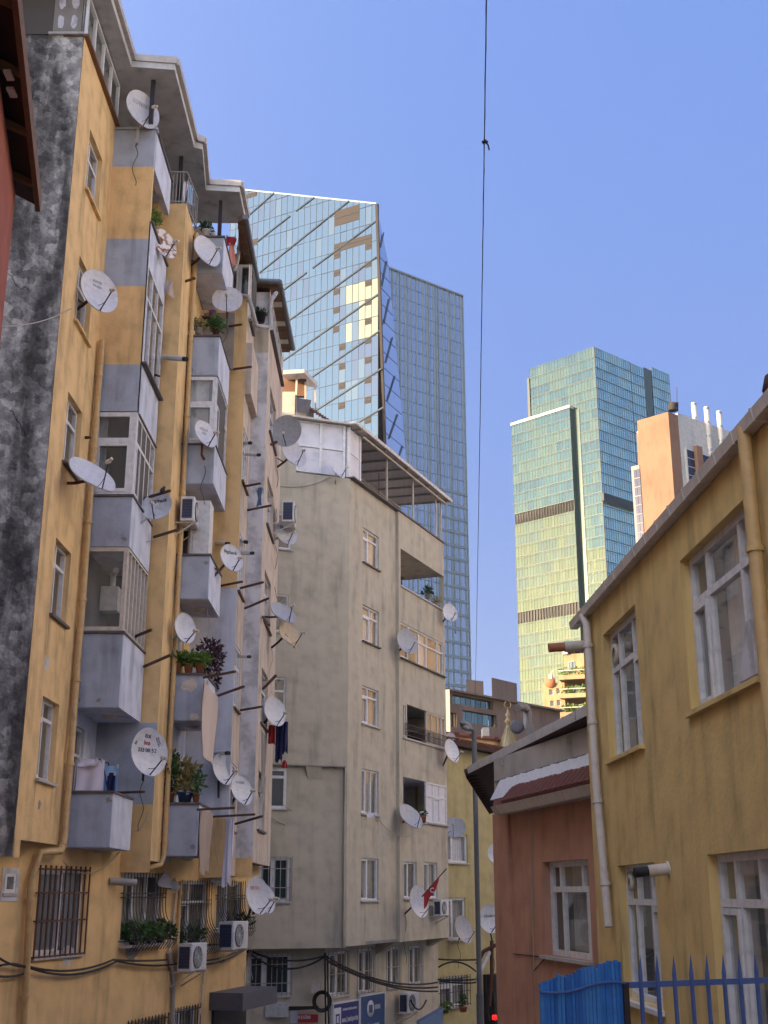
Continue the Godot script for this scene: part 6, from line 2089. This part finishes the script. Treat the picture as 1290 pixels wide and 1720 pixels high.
# ---------------------------------------------------------------- satellite dishes
func dishes() -> void:
	# first stack, from the roof down
	dish("topmost white dish, on the roof terrace corner under the grey eaves", Vector3(-5.145, 17.558, -22.3), Vector3(0.735, 0.102, 0.67), 0.416, Vector3(-5.279, 16.827, -22.5), {"pole": 1, "arm": "pipe_grey", "text": [["SUNNY", 0.34, 0.0, 0.42, 0, "ink_pale"]]})
	dish("white dish with rust stains in its middle, on the first grey balcony stack", Vector3(-4.778, 15.086, -23.6), Vector3(0.781, 0.207, 0.59), 0.345, Vector3(-5.218, 14.953, -24.2), {"mat": "dish_rust", "arm": "steel", "brace": Vector3(-5.213, 15.339, -24.2)})
	dish("big white dish on a rusty bracket over the second yellow wall window from the top", Vector3(-5.411, 12.524, -20.9), Vector3(0.748, 0.137, 0.65), 0.419, Vector3(-6.027, 12.325, -21.4), {"brace": Vector3(-6.011, 12.605, -21.2), "text": [["SUPER", 0.16, 0.0, 0.55, 0, "ink_pale"], ["DELUXE", 0.13, 0.0, 0.34, 0, "ink_pale"]]})
	dish("white dish tipped nearly edge on, under the third yellow wall window, on a rusty arm", Vector3(-5.284, 8.837, -20.9), Vector3(0.572, 0.668, 0.475), 0.459, Vector3(-5.876, 8.734, -21.1), {})
	dish("grey white dish with bold lettering beside the white framed balcony window of the first stack", Vector3(-4.614, 9.094, -23.6), Vector3(-0.12, 0.31, 0.943), 0.315, Vector3(-4.968, 8.606, -23.4), {"arm": "pipe_grey", "text": [["Digiturk", 0.3, 0.0, 0.5, 0, "ink"]]})
	dish("large white dish lettered in black with a phone number above the lowest grey balcony", Vector3(-4.477, 4.171, -23.6), Vector3(0.763, 0.091, 0.64), 0.429, Vector3(-4.726, 3.716, -24.4), {"arm": "iron", "text": [["ELK", 0.2, 0.0, 0.72, 0, "ink"], ["META", 0.2, -0.62, 0.52, 62, "ink"], ["DIGITAL", 0.2, 0.66, 0.34, -64, "ink"], ["bra", 0.24, 0.0, 0.42, 0, "sign_red"], ["233 00 52", 0.24, 0.0, 0.1, 0, "ink"]]})
	# second stack
	dish("plain white dish on the yellow pipe just below the highest balcony of the second stack", Vector3(-4.147, 15.968, -25.5), Vector3(0.727, 0.221, 0.65), 0.384, Vector3(-4.627, 15.71, -25.8), {"brace": Vector3(-4.593, 15.884, -25.8)})
	dish("wide white dish on a mast in front of the flower balcony with the purple pot", Vector3(-3.781, 15.28, -26.6), Vector3(0.064, 0.231, 0.971), 0.362, Vector3(-3.881, 14.845, -27.2), {"pole": 1})
	dish("white dish with two lines of lettering below the curtained white window of the second stack", Vector3(-3.976, 11.386, -25.5), Vector3(0.742, 0.263, 0.617), 0.318, Vector3(-4.044, 10.919, -25.85), {"pole": 1, "text": [["HİSAR", 0.26, 0.0, 0.45, 0, "ink_pale"], ["SAT", 0.24, 0.0, 0.15, 0, "ink_pale"]]})
	dish("white dish with bold lettering beside the white cupboard on the second stack", Vector3(-3.491, 8.929, -27), Vector3(0.689, 0.209, 0.694), 0.312, Vector3(-3.914, 8.295, -26.6), {"brace": Vector3(-3.899, 8.587, -26.4), "text": [["Digiturk", 0.3, 0.0, 0.5, 0, "ink"]]})
	dish("smooth white dish over the terracotta flower pots on the second stack", Vector3(-4.227, 6.976, -25.5), Vector3(0.815, 0.123, 0.567), 0.311, Vector3(-4.502, 6.759, -25.7), {"arm": "pipe_grey"})
	dish("blotchy white dish, left of the pair on the pale blue wall", Vector3(-3.651, 4.275, -28.1), Vector3(0.824, 0.258, 0.505), 0.342, Vector3(-3.747, 3.658, -28.3), {"arm": "iron"})
	dish("white dish with small lettering, right of the pair on the pale blue wall", Vector3(-3.295, 3.877, -28.9), Vector3(0.756, 0.321, 0.57), 0.336, Vector3(-3.685, 3.372, -29.2), {"arm": "iron", "brace": Vector3(-3.684, 3.697, -29.2), "text": [["NEXT STAR", 0.2, 0.0, 0.6, 0, "ink_pale"]]})
	# cream block
	dish("largest grey dish high on the cream block, overlapping the white roof room", Vector3(-2.781, 14.163, -32.5), Vector3(-0.172, -0.063, 0.983), 0.437, Vector3(-3.28, 14.008, -33.2), {"mat": "dish_grey", "brace": Vector3(-3.326, 14.415, -33.2)})
	dish("grey dish hanging under the largest grey dish on the cream block", Vector3(-2.585, 13.678, -33), Vector3(0.637, 0.312, 0.705), 0.423, Vector3(-3.108, 13.384, -33.4), {"mat": "dish_white", "brace": Vector3(-3.098, 13.659, -33.4)})
	dish("white dish half hidden behind the air conditioner on the cream block", Vector3(-2.768, 11.346, -33.2), Vector3(0.574, 0.261, 0.776), 0.35, Vector3(-3.087, 11.286, -33.6), {"text": [["Digiturk", 0.3, 0.1, 0.5, 0, "ink"]]})
	dish("grey dish seen from below on a black arm over the crumpled tan dish", Vector3(-2.694, 8.768, -32), Vector3(0.516, 0.638, 0.571), 0.379, Vector3(-3.217, 8.654, -32), {"mat": "dish_grey", "arm": "iron"})
	dish("crumpled tan dish on the cream block", Vector3(-2.553, 8.242, -32.2), Vector3(0.842, 0.36, 0.401), 0.412, Vector3(-3.024, 7.893, -32.4), {"mat": "dish_tan", "arm": "iron", "dent": 1.0})
	dish("clean white dish above the dark washing on the cream block", Vector3(-2.865, 6.158, -32.2), Vector3(0.737, 0.215, 0.641), 0.376, Vector3(-3.284, 5.79, -32.6), {"arm": "iron"})
	dish("white dish with red lettering, front of the pair beside the barred windows", Vector3(-2.95, 1.547, -29.9), Vector3(0.801, 0.193, 0.567), 0.404, Vector3(-3.231, 1.059, -30.6), {"arm": "iron", "text": [["VESTEL", 0.24, -0.05, 0.45, 0, "pink_cloth"]]})
	dish("plain white dish, rear of the pair beside the barred windows", Vector3(-2.861, 1.491, -30.6), Vector3(0.749, 0.36, 0.556), 0.354, Vector3(-3.16, 1.12, -31), {"arm": "iron"})
	# beige corner block
	dish("small white dish turned edge on in front of the white roof room", Vector3(-1.568, 15.436, -39.4), Vector3(0.762, 0.366, 0.535), 0.341, Vector3(-1.671, 15.07, -40.1), {"pole": 1, "arm": "steel"})
	dish("small white dish at the right edge of the open top balcony of the beige block", Vector3(2.632, 12.262, -47.6), Vector3(0.549, 0.164, 0.82), 0.352, Vector3(2.299, 11.932, -48.2), {})
	dish("grey white dish in front of the long white window of the beige block", Vector3(0.837, 10.269, -43.4), Vector3(0.593, 0.199, 0.78), 0.447, Vector3(0.392, 9.832, -44.2), {"mat": "dish_grey", "brace": Vector3(0.327, 10.207, -44.2)})
	dish("white dish at the corner of the beige block, level with the railed balcony", Vector3(2.602, 6.808, -47.4), Vector3(0.761, 0.249, 0.599), 0.436, Vector3(2.186, 6.124, -48), {"arm": "iron"})
	dish("pair of small white dishes peeping out behind the corner dish of the beige block", Vector3(2.705, 7.595, -50), Vector3(0.351, 0.116, 0.929), 0.218, Vector3(2.589, 7.235, -50.2), {"arm": "iron", "stays": false})
	dish("tilted grey dish on the sill of the half open balcony with white panels", Vector3(0.93, 4.146, -43.6), Vector3(0.582, 0.581, 0.569), 0.483, Vector3(0.502, 3.916, -44.2), {"mat": "dish_grey"})
	dish("round grey dish over the net curtained window of the olive building", Vector3(2.689, 4.013, -48.6), Vector3(-0.08, 0.622, 0.779), 0.468, Vector3(2.216, 3.737, -48.4), {"mat": "dish_grey"})
	dish("white dish beside the red flag on the beige block", Vector3(1.187, 1.331, -43.3), Vector3(0.774, 0.191, 0.604), 0.5, Vector3(0.717, 0.916, -44.2), {"arm": "iron"})
	dish("oval white dish low on the olive building left of the street lamp", Vector3(3.094, 0.256, -50), Vector3(0.73, 0.308, 0.61), 0.506, Vector3(2.937, -0.136, -50.6), {"mat": "dish_grey", "arm": "iron", "stays": false})
	dish("round white dish on a pole between the street lamp and the brick red house", Vector3(3.378, 0.821, -41), Vector3(0.511, 0.113, 0.852), 0.415, Vector3(3.436, 0.122, -41), {"arm": "iron", "text": [["ATLANTA", 0.24, 0.1, 0.2, 0, "ink"]]})
	dish("white dish mostly hidden behind the corner of the brick red house", Vector3(3.603, 2.814, -41), Vector3(0.509, 0.124, 0.852), 0.297, Vector3(3.533, 2.606, -41.6), {"arm": "iron"})

func air_conditioners() -> void:
	var L := Wall.new(Vector3(-6.52, 0, -19.7), 15.5)
	var P := Wall.new(Vector3(-4.55, 0, -24.7), 0)
	var I := Wall.new(Vector3(-3.1, 0, -29.9), 0)
	var K := Wall.new(Vector3(-1.19, 0, -40), 23)
	var KG := Wall.new(Vector3(-1.852, -1.052, -40.6), 25)
	air_conditioner("white air conditioner with a dark coil side on the yellow pier beside the second stack", P, 1.05, 9.326, 0.12, Vector3(0.78, 0.55, 0.3))
	air_conditioner("white air conditioner high on the cream block with a dish peeping out behind", I, 3.1, 11.492, 0.25, Vector3(0.85, 0.62, 0.34))
	air_conditioner("white air conditioner under the barred flower window on the ground floor", L, 8.009, 0.043, 0.2, Vector3(0.78, 0.55, 0.32))
	air_conditioner("white air conditioner with a big fan grille between the last two barred windows", L, 10.078, 0.387, 0.25, Vector3(0.9, 0.6, 0.36))
	air_conditioner("white air conditioner behind the white dish near the red flag", K, 7.313, 0.815, 0.3, Vector3(0.8, 0.55, 0.3))
	air_conditioner("white air conditioner beside the slate blue shop sign", KG, 5.658, -2.355, 0.2, Vector3(0.95, 0.66, 0.34))

func plants() -> void:
	# terracotta row on the second stack
	for k in 3:
		potted("flower_pot", ["leftmost terracotta pot of bright ferns on the stained grey balcony", "middle terracotta pot of bright ferns on the stained grey balcony", "rightmost terracotta pot of bright ferns on the stained grey balcony"][k], Vector3(-4.42 + k * 0.24, 6.09, -25.9 - 0.02 * k), 0.105, 0.19, "terracotta", "leaf_bright", Vector3(0.2, 0.13, 0.16), 190, 0.13, "terracotta pots on the stained balcony")
	potted("purple_shrub", "dark purple leaved shrub behind the dish on the stained grey balcony", Vector3(-3.86, 6.09, -26.9), 0.12, 0.2, "ac_white", "leaf_purple", Vector3(0.3, 0.42, 0.5), 420, 0.13)
	potted("purple_shrub", "dark purple leaved tuft at the far end of the stained grey balcony", Vector3(-3.829, 5.951, -27.6), 0.08, 0.1, "pipe_grey", "leaf_purple", Vector3(0.13, 0.14, 0.13), 110, 0.09)
	potted("small_pot", "small white pot on the red shelf beside the purple shrub", Vector3(-3.872, 6.667, -27.8), 0.07, 0.13, "ac_white", "leaf_purple", Vector3(0.1, 0.1, 0.1), 50, 0.08)
	var sh := MB.new()
	sh.span(Vector3(-3.994, 6.644, -27.9), Vector3(-3.776, 6.649, -27.7))
	tag(part("red_shelf", sh, M.red_cloth), "small red wall shelf carrying a white flower pot", "shelf")
	# lowest balcony of the second stack
	potted("tall_plant", "tall feathery green plant in a terracotta pot on the lowest balcony of the second stack", Vector3(-4.44, 3.4, -25.95), 0.1, 0.2, "terracotta", "leaf", Vector3(0.18, 0.5, 0.2), 380, 0.13)
	potted("dry_plant", "dry straw coloured stalks in a blue trough on the lowest balcony of the second stack", Vector3(-4.13, 3.4, -25.93), 0.17, 0.2, "sign_slate", "leaf_dry", Vector3(0.17, 0.4, 0.14), 210, 0.17)
	potted("leafy_plant", "leafy green plant in the rightmost terracotta pot on the lowest balcony of the second stack", Vector3(-3.9, 3.4, -25.95), 0.08, 0.17, "terracotta", "leaf", Vector3(0.14, 0.3, 0.14), 150, 0.12)
	# higher balconies
	potted("roof_plant", "dark leafy plant in a round white pot on the highest balcony", Vector3(-4.274, 16.65, -26), 0.1, 0.16, "ac_white", "leaf_dark", Vector3(0.15, 0.12, 0.12), 130, 0.11)
	var sp := MB.new()
	sp.lathe([Vector2(0.001, 0), Vector2(0.06, 0), Vector2(0.075, 0.09), Vector2(0.001, 0.09)], 14, Transform3D(Basis(), Vector3(-4.088, 16.634, -26)))
	tag(part("white_jar", sp, M.off_white), "small empty white jar beside the round white pot on the highest balcony", "jar")
	potted("balcony_plant", "green plant spilling over the flower balcony beside the purple pot", Vector3(-3.941, 14.125, -26.1), 0.1, 0.12, "rust", "leaf", Vector3(0.2, 0.17, 0.2), 190, 0.13)
	potted("balcony_plant", "grey leaved plant at the left of the flower balcony with the purple pot", Vector3(-4.343, 14.062, -26), 0.1, 0.14, "pipe_grey", "leaf_dry", Vector3(0.16, 0.14, 0.14), 110, 0.13)
	var pp := MB.new()
	var pq: Vector3 = Vector3(-4.058, 14.606, -26.2)
	pp.lathe([Vector2(0.001, 0), Vector2(0.07, 0), Vector2(0.1, 0.15), Vector2(0.085, 0.15), Vector2(0.001, 0.13)], 16, Transform3D(Basis(), pq))
	var pr := thing("purple_pot", "glossy purple pot standing on the flower balcony", "plant pot", pq)
	part("pot", pp, M.purple, pr)
	var ph := MB.new()
	ph.span(pq + Vector3(-0.25, -0.04, -0.1), pq + Vector3(0.2, -0.005, 0.1))
	part("shelf", ph, M.rust, pr)
	potted("hanging_creeper", "yellow green creeper hanging in the upper loggia of the first stack", Vector3(-4.976, 15.32, -23.4), 0.06, 0.08, "pipe_grey", "leaf_bright", Vector3(0.1, 0.2, 0.25), 130, 0.12)
	potted("basket_plant", "black wire basket planter on the white roof terrace of the cream block", Vector3(-3.273, 16.007, -29.3), 0.16, 0.25, "black", "leaf_dark", Vector3(0.18, 0.06, 0.1), 70, 0.12)
	# barred windows
	var L := Wall.new(Vector3(-6.52, 0, -19.7), 15.5)
	for q in [[5.71, "leftmost green bush of the flower grille, trailing over its sill", "leaf"], [6.306, "middle green bush of the flower grille", "leaf"], [6.902, "rightmost dark green bush of the flower grille", "leaf_dark"]]:
		potted("window_box_plant", q[1], L.p(q[0], 0.638 - 0.02, 0.12), 0.1, 0.12, "black", q[2], Vector3(0.34, 0.17, 0.16), 320, 0.12, "plants in the barred windows")
	for q in [[8.431, "grey green bush in the second bellied grille from the left"], [11.106, "dark bush in the bellied grille nearest the cream block"]]:
		potted("window_box_plant", q[1], L.p(q[0], 0.5 if q[1].begins_with("grey") else 0.716, 0.15), 0.1, 0.12, "black", "leaf_dark", Vector3(0.35, 0.16, 0.13), 190, 0.1, "plants in the barred windows")
	# beige and olive blocks
	potted("balcony_plant", "small green plant on the open top balcony sill of the beige block", Vector3(1.735, 12.656, -46.9), 0.13, 0.18, "pipe_grey", "leaf_dark", Vector3(0.22, 0.16, 0.2), 90, 0.16)
	potted("balcony_plant", "yellowish plant at the right end of the open top balcony of the beige block", Vector3(2.114, 12.553, -47.6), 0.1, 0.1, "off_white", "leaf_dry", Vector3(0.2, 0.12, 0.2), 70, 0.15)
	potted("red_pot_plant", "small plant in a red pot between the tilted grey dish and the white panels", Vector3(1.382, 3.994, -44.9), 0.13, 0.24, "terracotta", "leaf_dark", Vector3(0.14, 0.1, 0.1), 60, 0.13)
	potted("sill_plant", "bright green plant on the ground floor sill of the olive building", Vector3(2.323, -2.749, -49.8), 0.15, 0.15, "leaf_bright", "leaf_bright", Vector3(0.3, 0.15, 0.1), 80, 0.14)
	potted("sill_plant", "dark plant in a terracotta pot on the ground floor sill of the olive building", Vector3(3.001, -2.708, -49.8), 0.16, 0.2, "terracotta", "leaf_dark", Vector3(0.14, 0.25, 0.1), 60, 0.16)
	var pg := MB.new()
	var bp: Vector3 = Vector3(-4.503, 9.379, -23.5)
	pg.lathe([Vector2(0.001, -0.05), Vector2(0.045, -0.02), Vector2(0.05, 0.03), Vector2(0.03, 0.08), Vector2(0.028, 0.1), Vector2(0.001, 0.125)], 10, Transform3D(Basis(Vector3(0, 0, 1), -0.5), bp))
	var pb := thing("pigeon", "dark pigeon perched on the rusty arm above the dish with bold lettering", "bird", bp)
	part("body", pg, M.bird, pb)
	var pt := MB.new()
	pt.bar(bp + Vector3(-0.02, -0.03, 0), bp + Vector3(-0.1, -0.08, 0), 0.04, 0.015)
	part("tail", pt, M.bird, pb)

func washing() -> void:
	var airer := thing("clothes_airer", "dark framed clothes airer on the lowest balcony of the first stack", "clothes airer", Vector3(-5.5, 3.3, -22.7))
	for z in [0.0, 0.5]:
		var fm := MB.new()
		fm.tube([Vector3(-5.608, 3.193, -22.62) + Vector3(0, 0, -z), Vector3(-5.587, 3.914, -22.62) + Vector3(0, 0, -z), Vector3(-5.142, 3.924, -22.62) + Vector3(0, 0, -z), Vector3(-4.962, 3.193, -22.62) + Vector3(0, 0, -z)], 0.013, 6)
		part("frame", fm, M.navy_cloth, airer)
	hanging("white_shirt", "white shirt draped over the dark clothes airer", "shirt", Vector3(-5.593, 3.912, -22.6), Vector3(-5.093, 3.912, -22.6), 0.62, M.white_cloth, 0.03)
	hanging("white_cloth", "folded white cloth laid over the top bar of the clothes airer", "cloth", Vector3(-5.574, 3.929, -22.56), Vector3(-5.205, 3.929, -22.56), 0.13, M.white_cloth, 0.02)
	hanging("blue_striped_shirt", "sky blue shirt with navy stripes at the right of the clothes airer", "shirt", Vector3(-5.208, 3.834, -22.9), Vector3(-4.89, 3.845, -22.9), 0.55, M.sky_cloth, 0.03)
	hanging("striped_top", "small white and dark striped top between the white shirt and the blue shirt", "top", Vector3(-5.057, 3.702, -22.75), Vector3(-4.915, 3.702, -22.75), 0.42, M.navy_cloth, 0.02)
	hanging("blue_towel", "light blue towel hung on the roof terrace railing above the yellow pier", "towel", Vector3(-4.646, 17.693, -25.3), Vector3(-4.6, 17.847, -25.8), 0.48, M.sky_cloth, 0.04)
	hanging("white_towel", "white towel hung on the roof terrace railing beside the blue towel", "towel", Vector3(-4.704, 17.535, -25), Vector3(-4.641, 17.63, -25.2), 0.55, M.white_cloth, 0.03, 0.3)
	hanging("cream_cushion", "cream cloth hung out beside the first stack next to a rusty arm", "cloth", Vector3(-4.935, 14.8, -24.6), Vector3(-4.708, 14.613, -24.5), 0.36, M.cream_cloth, 0.05)
	hanging("red_dress", "red cloth bundled over the line on the highest balcony", "cloth", Vector3(-3.978, 17.345, -27.2), Vector3(-3.763, 17.577, -27.6), 0.25, M.red_cloth, 0.06, 0.4)
	hanging("pink_cloth", "long pink cloth hanging below the red cloth on the highest balcony", "cloth", Vector3(-3.894, 17.184, -27.3), Vector3(-3.801, 17.355, -27.6), 0.6, M.pink_cloth, 0.03)
	hanging("jeans", "faded blue jeans hung from an arm on the white plastered wall", "jeans", Vector3(-3.125, 11.078, -28.4), Vector3(-2.955, 11.091, -28.3), 0.48, M.denim, 0.05, 0.2)
	hanging("cream_sheet", "long cream sheet hanging from the stained balcony with the terracotta pots", "sheet", Vector3(-3.75, 5.874, -25.6), Vector3(-3.73, 5.767, -27.105), 1.55, M.cream_cloth, 0.05, 0.1)
	hanging("brown_blanket", "brown blanket hanging from the lowest balcony of the second stack", "blanket", Vector3(-3.75, 3.255, -25.888), Vector3(-3.73, 3.245, -27.109), 1.25, M.tan_cloth, 0.04)
	hanging("pale_banner", "long narrow pale cloth hanging past the barred windows", "cloth", Vector3(-3.568, 3.207, -28.2), Vector3(-3.423, 3.202, -28.1), 1.42, M.white_cloth, 0.03)
	hanging("white_strip", "short white cloth hung beside the long narrow pale cloth", "cloth", Vector3(-3.448, 3.239, -28.3), Vector3(-3.367, 3.239, -28.3), 0.9, M.white_cloth, 0.02)
	hanging("dark_red_top", "dark red top hung below the clean white dish on the cream block", "top", Vector3(-3.066, 5.884, -32.6), Vector3(-2.875, 5.837, -32.6), 0.5, M.red_cloth, 0.05)
	hanging("navy_trousers", "navy trousers hung below the clean white dish on the cream block", "trousers", Vector3(-2.868, 5.902, -32.5), Vector3(-2.663, 5.902, -32.5), 1.0, M.navy_cloth, 0.06, 0.15)
	hanging("navy_jacket", "navy jacket at the right of the washing on the cream block", "jacket", Vector3(-2.687, 5.92, -32.4), Vector3(-2.53, 5.92, -32.4), 0.82, M.navy_cloth, 0.05)
	hanging("red_sock", "bright red cloth at the bottom of the dark washing on the cream block", "cloth", Vector3(-2.662, 4.914, -32.4), Vector3(-2.538, 4.914, -32.4), 0.2, M.red_cloth, 0.05)
	hanging("white_rag", "small white rag on the window sill of the beige block above the flag window", "cloth", Vector3(-0.559, 4.101, -40.6), Vector3(-0.29, 4.07, -40.7), 0.17, M.white_cloth, 0.03)
	hanging("grey_tarpaulin", "grey tarpaulin bundled under the balcony beside the flower grille", "tarpaulin", Vector3(-4.515, 2.041, -26), Vector3(-4.401, 1.865, -27), 0.28, M.dish_grey, 0.08, 0.3)
	var fp: Vector3 = Vector3(1.257, 1.445, -43.6)
	var fq: Vector3 = Vector3(2.114, 2.388, -43)
	var fl := thing("red_flag", "red flag with a white crescent and star on a slanting pole on the beige block", "flag", fp)
	var pm := MB.new()
	pm.tube([fp, fq], 0.02, 6)
	part("pole", pm, M.rust, fl)
	var cm := MB.new()
	cm.st.set_smooth_group(1)
	var a: Vector3 = Vector3(1.356, 1.523, -43.5)
	var b: Vector3 = Vector3(1.876, 2.12, -43.15)
	for i in 8:
		var f0 := i / 8.0
		var f1 := (i + 1) / 8.0
		var w0 := Vector3(0.03 * sin(i * 1.4), -lerpf(0.45, 0.16, f0), 0.05 * cos(i * 1.3))
		var w1 := Vector3(0.03 * sin((i + 1) * 1.4), -lerpf(0.45, 0.16, f1), 0.05 * cos((i + 1) * 1.3))
		cm.quad(a.lerp(b, f0) + w0, a.lerp(b, f1) + w1, a.lerp(b, f1), a.lerp(b, f0))
	part("cloth", cm, M.red_cloth, fl)
	var em := MB.new()
	var cc := a.lerp(b, 0.55) + Vector3(0, -0.16, 0.06)
	var arc := []
	for k in 11:
		var t := deg_to_rad(50 + k * 26)
		arc.append(cc + Vector3(cos(t) * 0.07, sin(t) * 0.07, 0))
	em.tube(arc, 0.014, 5)
	for k in 5:
		var t := TAU * k / 5 + 0.3
		em.bar(cc + Vector3(0.09, 0, 0), cc + Vector3(0.09 + cos(t) * 0.035, sin(t) * 0.035, 0), 0.012)
	part("crescent_and_star", em, M.white_cloth, fl)

# ---------------------------------------------------------------- signs
func signs() -> void:
	var KG := Wall.new(Vector3(-1.852, -1.052, -40.6), 25)
	var JG := Wall.new(Vector3(KG.x.origin.x, 0, KG.x.origin.z), 70)
	var s1 := [0.421, -2.713, 2.244, -1.72]
	var a := thing("blue_office_sign", "dark blue office sign with white lettering and a white page emblem", "sign", KG.p(s1[0], s1[1], 0.05))
	var m := MB.new(KG.x)
	m.span(Vector3(s1[0], s1[1], 0.02), Vector3(s1[2], s1[3], 0.1))
	part("board", m, M.sign_blue, a)
	var fr := MB.new(KG.x)
	frame_bars(fr, s1[0] - 0.02, s1[1], s1[2] + 0.02, s1[3] + 0.03, 0.04, 0.02, 0.115)
	part("frame", fr, M.paper, a)
	var em := MB.new(KG.x)
	em.span(Vector3(s1[0] + 0.06, s1[1] + 0.05, 0.1), Vector3(s1[0] + 0.52, s1[3] - 0.12, 0.112))
	part("emblem", em, M.paper, a)
	var e2 := MB.new(KG.x)
	frame_bars(e2, s1[0] + 0.16, s1[3] - 0.62, s1[0] + 0.42, s1[3] - 0.3, 0.06, 0.1, 0.118)
	part("emblem_mark", e2, M.sign_blue, a)
	var cx: float = s1[0] + 0.52 + (s1[2] - s1[0] - 0.52) / 2.0
	lettering(a, "Serbest Muhasebeci", 0.105, KG.at(0, 0, 0.1), Vector2(cx, s1[3] - 0.2), 0, M.paper)
	lettering(a, "MALİ MÜŞAVİR", 0.16, KG.at(0, 0, 0.1), Vector2(cx, s1[3] - 0.52), 0, M.paper)
	lettering(a, "Remzi ALPDOĞAN", 0.12, KG.at(0, 0, 0.1), Vector2(cx, s1[3] - 0.83), 0, M.paper)
	var s2 := [2.315, -2.891, 4.193, -1.624]
	var b := thing("slate_blue_sign", "slate blue sign with a white round emblem, right of the dark blue office sign", "sign", KG.p(s2[0], s2[1], 0.05))
	var m2 := MB.new(KG.x)
	m2.span(Vector3(s2[0], s2[1], 0.02), Vector3(s2[2], s2[3], 0.12))
	part("board", m2, M.sign_slate, b)
	var f2 := MB.new(KG.x)
	frame_bars(f2, s2[0] - 0.02, s2[1], s2[2] + 0.02, s2[3] + 0.02, 0.03, 0.02, 0.13)
	part("frame", f2, M.paper, b)
	var c2 := MB.new(KG.x)
	var cc := Vector3(s2[0] + (s2[2] - s2[0]) * 0.4, s2[3] - 0.42, 0.12)
	c2.lathe([Vector2(0.26, 0.0), Vector2(0.26, 0.012), Vector2(0.001, 0.012)], 24, Transform3D(Basis(Vector3.RIGHT, PI / 2), cc))
	part("round_emblem", c2, M.paper, b)
	var c3 := MB.new(KG.x)
	for k in 4:
		c3.span(cc + Vector3(-0.13 + k * 0.07, -0.12, 0.0), cc + Vector3(-0.08 + k * 0.07, 0.12, 0.018))
	c3.span(cc + Vector3(0.26, -0.06, 0.0), cc + Vector3(0.7, 0.12, 0.016))
	part("emblem_mark", c3, M.sign_slate, b)
	var c4 := MB.new(KG.x)
	c4.span(cc + Vector3(0.28, -0.04, 0.016), cc + Vector3(0.72, 0.1, 0.02))
	part("emblem_tag", c4, M.ink_pale, b)
	lettering(b, "TİDE & ANDY", 0.16, KG.at(0, 0, 0.12), Vector2((s2[0] + s2[2]) / 2, s2[3] - 0.95), 0, M.paper)
	var s3 := thing("red_sign", "small red sign with white lettering under the wall cabinet", "sign", Vector3(-2.592, -2.138, -40.1))
	var m3 := MB.new()
	m3.span(Vector3(-2.62, -2.169, -40.25), Vector3(-2.018, -1.94, -40.15))
	part("board", m3, M.sign_red, s3)
	lettering(s3, "KESİM", 0.13, Transform3D(Basis(), Vector3(0, 0, -40.14)), Vector2(-2.432, -2.02), 0, M.paper)
	var s4 := thing("paper_notice", "pale printed notice left of the small red sign", "sign", Vector3(-2.846, -2.138, -40.1))
	var m4 := MB.new()
	m4.span(Vector3(-2.856, -2.186, -40.25), Vector3(-2.641, -1.825, -40.18))
	part("sheet", m4, M.paper, s4)
	for k in 5:
		var lm := MB.new()
		lm.span(Vector3(-2.83, -1.909, -40.175) + Vector3(0, -0.055 * k, 0), Vector3(-2.666, -1.898, -40.172) + Vector3(0, -0.055 * k, 0))
		part("print_line", lm, M.ink_pale, s4)
